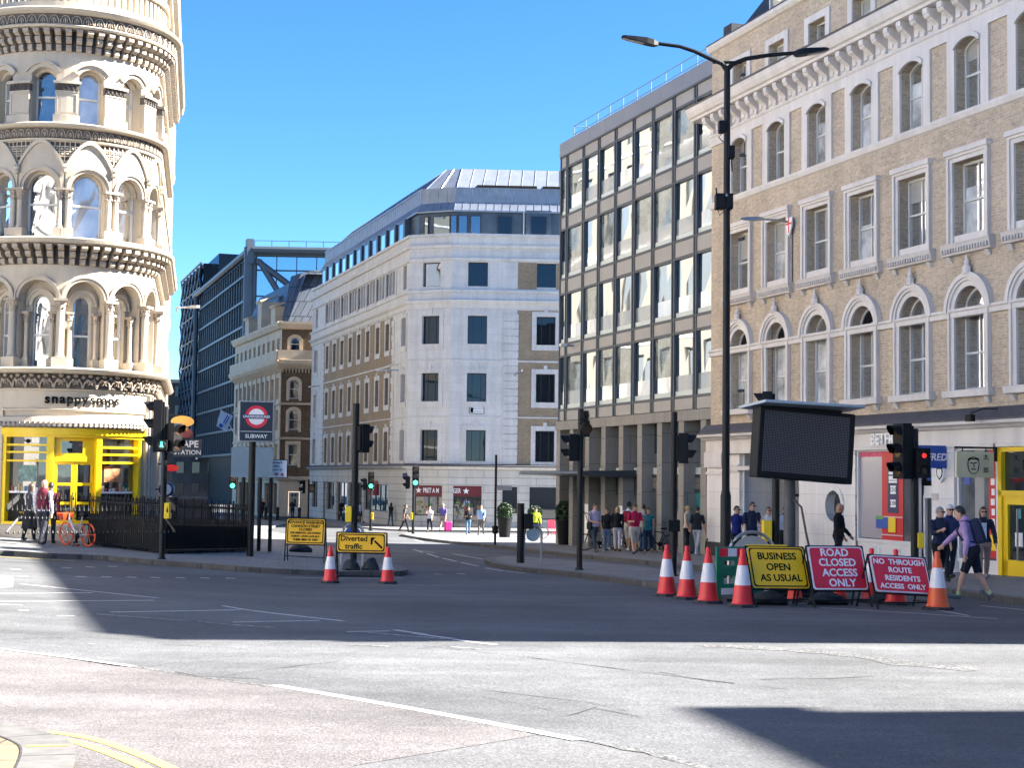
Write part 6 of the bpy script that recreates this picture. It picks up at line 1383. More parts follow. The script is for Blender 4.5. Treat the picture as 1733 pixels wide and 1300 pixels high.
frame_sign('road_sign', 'red sign reading road closed access only', 1418, 962, 27.0, 1.03, .78, 14, 21, .5, M_RED, WB, [('ROAD', .19, -.03, .275), ('CLOSED', .19, 0, .095), ('ACCESS', .19, .02, -.09), ('ONLY', .19, .04, -.275)], inner=WB)
frame_sign('road_sign', 'red sign reading no through route residents access only', 1524, 973, 26.8, 1.06, .68, 16, 27, 3.5, M_RED, WB, [('NO  THROUGH', .138, 0, .225), ('ROUTE', .138, .0, .075), ('RESIDENTS', .138, .02, -.08), ('ACCESS  ONLY', .128, .0, -.23)], inner=WB)
t, Mx, bo = frame_sign('road_sign', 'yellow diverted traffic sign with a black arrow', 612, 919, 34, 1.06, .42, 3, 12, .6, M_YEL, M_YEL, [('Diverted', .165, -.17, .085), ('traffic', .165, -.17, -.09)], lettering=M_LETTER_K)
b = MB()
for pts in ([(.44, -.13), (.47, -.10), (.30, .06), (.27, .03)], [(.20, .12), (.20, -.04), (.24, -.04), (.245, .055), (.30, .115), (.36, .12)]): b.poly([(x, -.0125, z) for x, z in pts])
b.xf(Mx).build('arrow', M_LETTER_K, bo)
frame_sign('road_sign', 'small yellow advance warning sign on the left pavement', 517, 900, 41, 1.0, .66, 2, 8, .8, M_YEL, M_YEL, [('ADVANCE WARNING', .095, 0, .235), ('CANNON STREET', .095, 0, .14), ('CLOSED', .095, 0, .05), ('FOR ESSENTIAL GAS WORKS', .062, 0, -.04), ('31/03/19 - UNTIL LATE 2019', .062, 0, -.13), ('THISIS: 0800 151 2404', .070, 0, -.22)], lettering=M_LETTER_K, pave=True)
def sandbag(px, py, sx, sy, sz, lab, pave):
    g = G(px, py, KH if pave else 0); t = thing('sandbag', g, lab, 'sandbag', rz=random.uniform(-.2, .2), group='black sandbags on the sign frames'); b = MB(); rs = []
    for i in range(9):
        f = i / 8; k = (math.sin(math.pi * min(1, max(0.0, .06 + f * .88)))) ** .5
        rs.append([(sx * (f - .5) * 2, sy * k * math.cos(q * .5236) * (1 + .12 * math.sin(q * 3 + i)), max(0.0, sz * (.5 + .5 * math.sin(q * .5236)) * k * (1 + .15 * math.sin(q * 2 + i * 1.7)))) for q in range(12)])
    b.loft(rs); b.build('bag_body', pm('sandbag_cloth', (.018, .024, .028), .75, 0, .35, 8, .4, 20), t, smooth=True)
sandbag(509, 935, .36, .16, .24, 'black sandbag under the advance warning sign', True); sandbag(594, 974, .22, .2, .40, 'black sandbag on the left foot of the diverted sign', False); sandbag(627, 974, .22, .2, .40, 'black sandbag on the right foot of the diverted sign', False); sandbag(1300, 1024, .34, .2, .24, 'black sandbag behind the yellow business sign', False); sandbag(1400, 1024, .36, .2, .22, 'black sandbag behind the road closed sign', False); sandbag(1500, 1022, .34, .2, .20, 'black sandbag behind the no through route sign', False)
# dark message board
Yv = 30.0; c = at(1359, 754, Yv); p = Vector((at(1338, 900, Yv).x, Yv, hg(7, Yv))); t = thing('message_board', p, 'large dark dot matrix message board on a grey post with a pale canopy', 'sign')
Mx = Matrix.Translation(c - p) @ Matrix.Rotation(R_(17), 4, 'Z') @ Matrix.Rotation(R_(3.6), 4, 'Y'); w2, h2 = 1.03, .69
b = MB(); b.box(-w2, w2, -.2, .16, -h2, h2); o = b.xf(Mx).build('board_case', M_BLACK, t, bevel=.02)
b = MB(); b.poly([(-w2 + .09, -.163, -h2 + .12), (w2 - .12, -.163, -h2 + .12), (w2 - .12, -.163, h2 - .08), (-w2 + .09, -.163, h2 - .08)], [(0, 0), (1.85, 0), (1.85, 1.18), (0, 1.18)])
m, n, l, pr = nodes('dot_matrix'); uvn = n.new('ShaderNodeUVMap'); uvn.uv_map = 'UVMap'; vs = n.new('ShaderNodeVectorMath'); vs.operation = 'MULTIPLY'; vs.inputs[1].default_value = (31, 31, 1); fr = n.new('ShaderNodeVectorMath'); fr.operation = 'FRACTION'; sb = n.new('ShaderNodeVectorMath'); sb.operation = 'SUBTRACT'; sb.inputs[1].default_value = (.5, .5, 0); le = n.new('ShaderNodeVectorMath'); le.operation = 'LENGTH'; lt = n.new('ShaderNodeMath'); lt.operation = 'LESS_THAN'; lt.inputs[1].default_value = .28
mxn = n.new('ShaderNodeMix'); mxn.data_type = 'RGBA'; mxn.inputs['A'].default_value = (.004, .005, .010, 1); mxn.inputs['B'].default_value = (.13, .15, .19, 1)
l.new(uvn.outputs[0], vs.inputs[0]); l.new(vs.outputs[0], fr.inputs[0]); l.new(fr.outputs[0], sb.inputs[0]); l.new(sb.outputs[0], le.inputs[0]); l.new(le.outputs['Value'], lt.inputs[0]); l.new(lt.outputs[0], mxn.inputs['Factor']); l.new(mxn.outputs['Result'], pr.inputs['Base Color']); pr.inputs['Roughness'].default_value = .35
b.xf(Mx).build('dot_matrix_face', m, o)
b = MB(); b.loft([[(x, y, z0 + (.02 if y < 0 else .0)) for x, y in ((-1.12, -.62), (1.02, -.62), (1.02, .55), (-1.12, .55))] for z0 in (h2 + .02, h2 + .075)]); b.xf(Matrix.Translation(c - p) @ Matrix.Rotation(R_(17), 4, 'Z') @ Matrix.Rotation(R_(1.6), 4, 'Y') @ Matrix.Rotation(R_(-3), 4, 'X')).build('solar_canopy', pm('pale_blue_grey_panel', (.36, .43, .50), .35), t, bevel=.01)
b = MB(); b.box(-.75, .75, -.1, .1, h2 - .02, h2 + .05); b.xf(Mx).build('canopy_rail', M_BLACK, t)
b = MB(); b.tube([(0, .12, -.05), (0, .12, c.z - p.z - .3)], .115, 14); b.build('post', pm('grey_post_paint', (.07, .07, .072), .6, 0, .3, 6), t, smooth=True)
b = MB(); b.tube([(.05, 0, 1.9), (.2, -.05, 1.75), (.3, -.05, 1.2), (.42, -.05, .7), (.36, -.05, .45), (.1, -.05, .35)], .022, 6); b.build('cable', M_LEAD, t)
b = MB(); b.box(-.7, .7, -.5, .6, .0, .10); b.box(-.45, .45, -.3, .4, .1, .7); b.build('ballast_base', M_BLACK, t)
# plastic barriers
M_GRN = pm('green_plastic', (.008, .17, .10), .4, 0, .12, 4)
def barrier(px, Y, a, col, lab, w_=1.0, h_=1.0, zo=0):
    p = spot(px, Y, False); t = thing('plastic_barrier', p, lab, 'barrier', rz=R_(a)); b = MB()
    for x in (-w_ / 2, -.03, w_ / 2 - .09): b.box(x, x + .09, -.035, .035, .05, h_)
    for z0, z1 in ((.1, .26), (.52, .60), (h_ - .2, h_)): b.box(-w_ / 2, w_ / 2, -.03, .03, z0, z1)
    for x in (-w_ / 2 + .1, .08):
        for z0, z1 in ((.26, .52), (.6, h_ - .2)): b.band(ident, [(x - .02, z0 - .01), (x - .02, z1 + .01), (x + .38, z1 + .01), (x + .38, z0 - .01)], [(x + .06, z0 + .06), (x + .06, z1 - .06), (x + .28, z1 - .06), (x + .28, z0 + .06)], -.028, .028, True)
    b.build('panel', col, t, bevel=.012)
    for k in range(5): b = MB(); b.box(-w_ / 2 + .06 + k * .18, -w_ / 2 + .24 + k * .18, .031, .036, h_ - .18, h_ - .03); b.build('reflective_strip', M_RED if k % 2 == 0 else WB, t)
    for x in (-w_ / 2 + .15, w_ / 2 - .15): b = MB(); b.box(x - .06, x + .06, -.28, .28, 0, .06); b.build('foot', M_RUB, t)
    b = MB(); b.box(-w_ / 2 + .1, w_ / 2 - .3, .031, .036, .12, .24); b.build('white_label', WB, t)
barrier(1252, 28.6, 20, M_GRN, 'green plastic barrier with red and white strip behind the cones'); barrier(1298, 29.8, 6, M_YELBOX, 'yellow plastic barrier behind the yellow business sign', .8, 1.02)

# subway stair: railing, sign and signs beside it
gA, gB, gC = G(150, 923, KH), G(279, 938, KH), G(419, 934.5, KH)
p = gB.copy(); t = thing('subway_railing', p, 'black spiked railing round the subway stair on the left pavement', 'railing')
gD = gA + (gC - gB)
def rail_run(A, B_, nm='railing_side'):
    A = Vector(A) - p; B_ = Vector(B_) - p; L_ = (B_ - A).length; n = int(L_ / .115); b = MB()
    for q in range(n + 1):
        c = A.lerp(B_, q / n); pk = q % 9 == 0; b.tube([c + Vector((0, 0, .02)), c + Vector((0, 0, 1.42 if not pk else 1.5))], .013 if not pk else .03, 5); b.lathe((c.x, c.y, c.z), [(.0, 1.38), (.026, 1.42), (.018, 1.46), (0, 1.56 if not pk else 1.64)], 5)
    for z in (.10, .78, 1.28):
        b.tube([A + Vector((0, 0, z)), B_ + Vector((0, 0, z))], .026, 5)
    for q in range(n):
        c = A.lerp(B_, (q + .5) / n); b.tube([c + Vector((0, 0, .1)), c + Vector((0, 0, .92))], .012, 4); b.lathe((c.x, c.y, c.z), [(0, .9), (.024, .93), (0, .99)], 5)
    b.build(nm, M_STEEL, t)
    b = MB(); nn = Vector((-(B_ - A).y, (B_ - A).x, 0)).normalized() * .05; q = [A + nn, B_ + nn]; b.poly([q[0] + Vector((0, 0, .06)), q[1] + Vector((0, 0, .06)), q[1] + Vector((0, 0, .74)), q[0] + Vector((0, 0, .74))]); b.build('backing_panel', M_BLACK, t)
for A, B_ in ((gA, gB), (gB, gC), (gC, gD), (gD, gA)): rail_run(A, B_)
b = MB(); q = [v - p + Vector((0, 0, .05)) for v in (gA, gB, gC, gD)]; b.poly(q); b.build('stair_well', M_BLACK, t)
p = spot(424, 43); t = thing('underground_sign', p, 'square black underground subway roundel sign on a black post', 'sign'); b = MB(); zt = zat(424, 748, 43) - p.z; b.tube([(0, 0, 0), (0, 0, zt + .05)], .095, 12); b.build('post', M_STEEL, t, smooth=True)
Mx = Matrix.Translation((.09, 0, zt)) @ Matrix.Rotation(R_(12), 4, 'Z'); b = MB(); b.box(-.49, .49, -.12, .12, 0, 1.14); bo = b.xf(Mx).build('sign_case', pm('pale_grey_case', (.30, .33, .36), .4), t, bevel=.015)
b = MB(); b.box(-.45, .45, .12, .124, .03, 1.11); b.xf(Mx).build('sign_face', pm('navy_black_face', (.012, .013, .022), .35), bo)
FT = lambda x, z, d=.13: Mx @ Matrix(((1, 0, 0, x), (0, 0, -1, -d), (0, 1, 0, z), (0, 0, 0, 1)))
def ringp(r0, r1, z, d, mt, nm):
    b = MB(); n = 36
    for i in range(n): a0, a1 = i * 2 * math.pi / n, (i + 1) * 2 * math.pi / n; b.poly([(r1 * math.cos(a0), -d, z + r1 * math.sin(a0)), (r1 * math.cos(a1), -d, z + r1 * math.sin(a1)), (r0 * math.cos(a1), -d, z + r0 * math.sin(a1)), (r0 * math.cos(a0), -d, z + r0 * math.sin(a0))])
    b.xf(Mx).build(nm, mt, bo)
ringp(0, .23, .70, .126, M_LETTER_W, 'roundel_centre'); ringp(.225, .315, .70, .128, M_RED, 'roundel_ring'); b = MB(); b.box(-.40, .40, .129, .131, .64, .76); b.xf(Mx).build('roundel_bar', pm('navy_bar', (.01, .015, .07), .4), bo)
text('UNDERGROUND', .098, M_LETTER_W, bo, FT(0, .70, .132), .001, .002, sx=.98); text('SUBWAY', .15, M_LETTER_W, bo, FT(0, .15, .126), .001, .002); b = MB(); b.box(-.43, .43, .125, .127, .28, .292); b.xf(Mx).build('rule', M_LETTER_W, bo)
def post_sign(name, px, py0, py1, Y, w_, lab, mat, rz=0, two=False):
    p = spot(px, Y); t = thing(name, p, lab, 'sign', rz=R_(rz)); z1, z0 = zat(px, py0, Y) - p.z, zat(px, py1, Y) - p.z; b = MB()
    for x in ((-.25, .25) if two else (-.1,)): b.tube([(x, .06, 0), (x, .06, z1)], .06, 10)
    b.build('post', M_STEEL, t); b = MB(); b.box(-w_ / 2, w_ / 2, -.02, .02, z0, z1); o = b.build('board', mat, t); return t, o, z0, z1
post_sign('blank_sign', 424, 757, 808, 47, 1.26, 'plain blue grey back of a road sign behind the subway sign post', pm('blue_grey_sign_back', (.16, .24, .30), .45, 0, .08), 4, True)
t, o, z0, z1 = post_sign('direction_sign', 462, 778, 809, 47.5, .82, 'white direction sign for the bridge and station right of the subway sign', M_LETTER_K)
b = MB(); b.box(-.39, .39, .021, .024, z0 + .02, z1 - .02); b.build('face', M_LETTER_W, o); I4 = lambda x, z: Matrix(((1, 0, 0, x), (0, 0, -1, -.026), (0, 1, 0, z), (0, 0, 0, 1))); zc = (z0 + z1) / 2
for s, dz in (('Southwark', .19), ('Bridge', .08), ('Cannon St', -.03)): text(s, .105, M_LETTER_K, o, I4(.02, zc + dz), .001, .002)
b = MB()
for z in (-.14, -.19): b.box(-.02, .13, .025, .027, zc + z - .011, zc + z + .011)
for s in (0, .04): b.poly([(.02 + s, -.027, zc - .13), (.05 + s, -.027, zc - .13), (.09 + s, -.027, zc - .2), (.06 + s, -.027, zc - .2)])
b.build('rail_symbol', M_RED, o); text('e', .19, M_RED, o, I4(.25, zc - .165), .001, .008)

# bicycles
M_ORG = pm('orange_rim', (.72, .09, .02), .4, 0, .05); M_SIL = pm('silver_frame', (.55, .56, .58), .35, .4, .05); M_BKF = pm('dark_bike_frame', (.02, .022, .025), .4)
def bike(px, Y, a, lab, tyre, frm, basket=None, pave=True, grp=None, lean=4):
    p = spot(px, Y, pave); t = thing('bicycle', p, lab, 'bicycle', rz=R_(a), group=grp); R0 = .31; L = lambda m: m.xf(Matrix.Rotation(R_(lean), 4, 'X'))
    for x in (-.5, .5):
        b = MB(); n = 24; b.tube([(x + R0 * math.cos(i * 2 * math.pi / n), 0, R0 + .02 + R0 * math.sin(i * 2 * math.pi / n)) for i in range(n + 1)], .026, 6, False); w_ = L(b).build('wheel', tyre, t, smooth=True)
        b = MB(); ns = 5 if basket else 12
        for i in range(ns): an = i * 2 * math.pi / ns; b.tube([(x, 0, R0 + .02), (x + R0 * math.cos(an), 0, R0 + .02 + R0 * math.sin(an))], .014 if basket else .004, 4)
        b.lathe((0, 0, 0), [(.05, -.05), (.05, .05)], 8); L(b).build('spoke', tyre if basket else M_GALV, w_)
    b = MB(); z = R0 + .02; b.tube([(-.5, 0, z), (-.38, 0, .72), (-.33, 0, .92)], .022, 6); b.tube([(-.36, 0, .78), (-.08, 0, .36), (.08, 0, .30)], .03, 6); b.tube([(.08, 0, .30), (.26, 0, .82)], .024, 6); b.tube([(.5, .04, z), (.08, .04, .31)], .018, 6); b.tube([(.5, -.04, z), (.08, -.04, .31)], .018, 6)
    if not basket: b.tube([(-.36, 0, .8), (.22, 0, .74)], .022, 6); b.tube([(.5, 0, z), (.22, 0, .74)], .014, 6)
    L(b).build('frame', frm, t, smooth=True)
    b = MB(); b.tube([(-.33, 0, .92), (-.30, 0, 1.02)], .016, 6); b.tube([(-.25, -.28, 1.06), (-.33, -.2, 1.04), (-.33, .2, 1.04), (-.25, .28, 1.06)], .014, 6); L(b).build('handlebar', M_BLACK, t)
    b = MB(); b.loft([[(x, y * w_, zz) for x, y, zz in ((.0 + xx, -1, .86), (.0 + xx, 1, .86), (.0 + xx, .8, .92), (.0 + xx, -.8, .92))] for xx, w_ in ((.14, .03), (.22, .05), (.34, .09), (.42, .09))]); L(b).build('saddle', M_BLACK, t)
    b = MB(); b.lathe((0, 0, 0), [(.09, -.012), (.09, .012)], 12); b.xf(Matrix.Translation((.08, -.06, .30)) @ Matrix.Rotation(R_(90), 4, 'X')); b.box(.05, .09, .06, .12, .12, .30); b.box(.02, .14, .08, .16, .10, .14); L(b).build('crank', M_BLACK, t)
    if basket:
        b = MB(); rs = [[(-.50 - w_, -w_ * 1.1, zz), (-.50 + w_, -w_ * 1.1, zz), (-.50 + w_, w_ * 1.1, zz), (-.50 - w_, w_ * 1.1, zz)] for w_, zz in ((.10, .72), (.155, .92))]; b.loft(rs)
        for q in range(6): b.tube([(-.64 + q * .055, -.17, .74), (-.65 + q * .058, -.18, .94)], .012, 4)
        L(b).build('basket', M_ORG, t); b = MB(); b.tube([(.15, -.03, .28), (.0, -.18, .0)], .012, 5); b.box(.33, .62, -.05, .05, .60, .64); L(b).build('kickstand', M_BLACK, t)
    return t
bike(132, 43.3, -38, 'orange wheeled hire bicycle with orange basket by the yellow shop', M_ORG, M_SIL, True)
for i, (px, Y, a, lb) in enumerate(((1010, 60, 20, 'dark parked bicycle behind the man in a pale shirt with a shoulder bag'), (1062, 61, 160, 'dark parked bicycle behind the man in the red shirt'), (1112, 59, 15, 'dark parked bicycle right of the woman in the teal top'), (1208, 56, 60, 'dark bicycle by the white pier of the brick terrace'))): bike(px, Y, a, lb, M_RUB, M_BKF, grp='dark bicycles parked under the glass office')
bike(905, 84, 25, 'dark bicycle beside the person in the yellow high visibility vest', M_RUB, M_BKF)
# planters
M_LEAF = pm('shrub_leaf', (.025, .055, .018), .6, 0, .5, 9)
def planter(px, Y, h_, r_, lab, only=False):
    p = spot(px, Y); t = thing('planter', p, lab, 'planter', group='black planters with clipped shrubs'); b = MB(); b.lathe((0, 0, 0), [(r_ * .72, 0), (r_, h_), (r_ * 1.06, h_), (r_ * 1.06, h_ + .08), (r_ * .9, h_ + .08)], 18); b.build('pot', M_BLACK, t, smooth=True)
    b = MB(); rd = random.Random(px)
    for q in range(900):
        a = rd.uniform(0, 6.283); z = rd.uniform(0, 1); rr = r_ * (1.0 if z < .7 else 1.0 - (z - .7) * 1.6) * rd.uniform(.7, 1.04); c = Vector((rr * math.cos(a), rr * math.sin(a), h_ + .05 + z * .85)); u = Vector((rd.uniform(-1, 1), rd.uniform(-1, 1), rd.uniform(-1, 1))).normalized() * .075; v = u.cross(Vector((rd.uniform(-1, 1), rd.uniform(-1, 1), rd.uniform(-1, 1)))).normalized() * .045; b.poly([c - u, c + v, c + u, c - v])
    b.lathe((0, 0, h_), [(r_ * .8, 0), (r_ * .82, .6), (r_ * .5, .82), (0, .86)], 12); b.build('shrub', M_LEAF, t)
planter(854, 88, 1.05, .42, 'black planter with clipped shrub beside the finger post'); planter(905, 90, .9, .42, 'black planter with clipped shrub behind the high visibility vest'); planter(955, 70, 1.05, .38, 'black planter with clipped shrub at the corner of the glass office')
p = spot(936, 96); t = thing('cafe_chair', p, 'red cafe chair on the pavement outside the white corner office', 'chair', rz=.5); b = MB(); b.box(-.22, .22, -.22, .22, .43, .47); b.build('seat', M_RED, t); b = MB(); b.box(-.22, .22, -.24, -.2, .5, .95); b.build('backrest', M_RED, t)
for x in (-.2, .2):
    for y in (-.2, .2): b = MB(); b.tube([(x, y, 0), (x, y, .45)], .018, 5); b.build('leg', M_RED, t)
# bollards, flag, lamps and vehicles of the far street
for q, (px, Y) in enumerate(((449, 133), (469, 131), (506, 128))):
    p = spot(px, Y); t = thing('bollard', p, 'distant dark bollard before the Victorian building, ' + ('nearest the subway sign', 'middle one of three', 'beside the dark doorway figure')[q], 'bollard', group='bollards by the Victorian building'); b = MB(); b.lathe((0, 0, 0), [(.17, 0), (.14, .1), (.12, .9), (.16, 1.0), (.12, 1.12), (0, 1.2)], 10); b.build('bollard_body', M_STEEL, t)
Y = 175; a, c_ = at(397, 735, Y), at(374, 693, Y); t = thing('flag', a, 'white flag with a small blue emblem on an angled pole over the far street', 'flag'); b = MB(); b.tube([(0, 0, 0), tuple(c_ - a)], .05, 5); b.build('flagpole', M_WHITE, t)
b = MB(); q = [at(px, py, Y) - a for px, py in ((373.5, 694), (394, 704), (383, 731), (366, 721))]; nx = 8
for i in range(nx):
    f0, f1 = i / nx, (i + 1) / nx; w0, w1 = math.sin(f0 * 9) * .15, math.sin(f1 * 9) * .15; A0, A1, B0, B1 = q[0].lerp(q[3], f0), q[0].lerp(q[3], f1), q[1].lerp(q[2], f0), q[1].lerp(q[2], f1); b.poly([A0 + Vector((0, w0, 0)), A1 + Vector((0, w1, 0)), B1 + Vector((0, w1 * .6, 0)), B0 + Vector((0, w0 * .6, 0))])
fl = b.build('flag_cloth', pm('flag_white', (.62, .64, .72), .7), t, smooth=True); b = MB(); e = [at(px, py, Y - .4) - a for px, py in ((372, 716), (378, 719), (376, 725), (370, 722))]; b.poly(e); e = [at(px, py, Y - .4) - a for px, py in ((377, 716), (385, 702), (386.5, 703), (379, 717))]; b.poly(e); e = [at(px, py, Y - .4) - a for px, py in ((380, 718), (388, 704), (389.5, 705), (382, 719))]; b.poly(e); b.build('blue_emblem', M_BLUE, fl)
for px0, py0, px1, py1, Y, lb in ((298, 521, 338, 519, 72, 'grey lamp arm on the side of the rounded corner building'), (690, 626, 637, 627, 118, 'grey lamp arm on the left side of the white corner office'), (872, 632, 884, 627, 113.5, 'small camera on the front of the white corner office'), (982, 585, 946, 584, 69, 'grey lamp arm on the glass office block'), (545, 652, 522, 655, 146, 'grey lamp arm at the far end of the white corner office')):
    A = at(px0, py0, Y); t = thing('wall_lamp', A, lb, 'lamp'); d = at(px1, py1, Y) - A; b = MB(); b.tube([(0, .3, -.15), (0, 0, 0), tuple(d * .6)], .05, 5); b.build('lamp_arm', M_GALV, t); b = MB(); b.loft([[(d.x * f, y, d.z * f + z) for y, z in ((-w_, -.06), (w_, -.06), (w_, .06), (-w_, .06))] for f, w_ in ((.5, .06), (.62, .15), (.9, .15), (1, .06))]); b.build('lamp_head', M_GALV, t)
def car(px, Y, a, lab, col, h_=1.62, L_=4.5, box=False, name='parked_car'):
    x = xat(px, Y); t = thing(name, (x, Y, hg(x, Y)), lab, 'car' if not box else 'van', rz=R_(a)); h2 = L_ / 2; k = h_ / 1.62
    prof = [(-h2, .35), (-h2, .75), (-h2 + .25, .88), (-h2 + 1.05, .98), (-h2 + 1.75, 1.52), (-.1, 1.62), (h2 - 1.0, 1.56), (h2 - .25, 1.02), (h2, .9), (h2, .35)] if not box else [(-h2, .35), (-h2, .9), (-h2 + .5, 1.05), (-h2 + 1.0, 1.55), (-h2 + 1.3, 1.62), (h2, 1.62), (h2, .35)]
    b = MB(); b.loft([[(px_, y * (1 if z < 1.0 else .84 if not box else .95), z * k) for px_, z in prof] for y in (-.86, -.80, .80, .86)]); b.build('body', pm('car_paint_%d' % (int(col[0] * 999)), col, .6, 0, .03, spec=.2), t, smooth=True, bevel=.05)
    for s in (-1, 1):
        b = MB(); b.poly([(x_, s * .80, z * k) for x_, z in ((-h2 + 1.3, 1.02), (-h2 + 1.85, 1.45), (h2 - 1.1, 1.47), (h2 - .55, 1.05))]); b.build('side_window', G_DARK, t)
        for x_ in (-h2 + .8, h2 - .8): b = MB(); b.lathe((0, 0, 0), [(.0, -.1), (.32, -.1), (.34, 0), (.32, .1), (0, .1)], 16); b.xf(Matrix.Translation((x_, s * .8, .34)) @ Matrix.Rotation(R_(90), 4, 'X')).build('wheel', M_RUB, t)
    for x_ in (-h2, h2):
        for s in (-1, 1): b = MB(); b.box(x_ - .03, x_ + .03, s * .6 - .12, s * .6 + .12, .68, .84); b.build('headlight' if x_ < 0 else 'tail_light', M_LETTER_W if x_ < 0 else M_RED, t)
car(316, 66, 112, 'black taxi in the shade of the far street beyond the railings', (.01, .01, .012), 1.8)
# ================================================================ PEOPLE
import numpy as np
M_SKIN = {'l': pm('light_skin', (.50, .29, .20), .55, 0, .06, 8), 't': pm('tan_skin', (.36, .19, .12), .55, 0, .06, 8), 'd': pm('dark_skin', (.09, .045, .03), .5, 0, .06, 8)}
M_HAIR = {'k': pm('black_hair', (.012, .010, .009), .5, 0, .4, 30), 'b': pm('brown_hair', (.055, .030, .016), .55, 0, .4, 30), 'y': pm('blonde_hair', (.36, .25, .11), .55, 0, .3, 30), 'g': pm('grey_hair', (.26, .26, .27), .6, 0, .3, 30), 'r': pm('auburn_hair', (.11, .035, .015), .55, 0, .4, 30)}
def cloth(c):
    return pm('cloth_%02x%02x%02x' % tuple(int(min(.99, x) * 255) for x in c), c, .85, 0, .24, 6, .5, 16, .2)
def ell(mb, c, rx, ry, rz, M, n=12, k=8):
    rs = []
    for i in range(k + 1):
        t = -math.pi / 2 + math.pi * i / k; r = max(.05, math.cos(t)); rs.append([M @ Vector((c[0] + rx * r * math.cos(q * 2 * math.pi / n), c[1] + ry * r * math.sin(q * 2 * math.pi / n), c[2] + rz * math.sin(t))) for q in range(n)])
    mb.loft(rs)
def limb(mb, pts, rad, n=10):
    """tapered tube with rounded ends"""
    P = [Vector(p) for p in pts]; a = (P[0] - P[1]).normalized(); e = (P[-1] - P[-2]).normalized()
    mb.tube([P[0] + a * rad[0] * .8, P[0] + a * rad[0] * .4] + P + [P[-1] + e * rad[-1] * .4, P[-1] + e * rad[-1] * .75], [rad[0] * .45, rad[0] * .85] + list(rad) + [rad[-1] * .85, rad[-1] * .45], n)
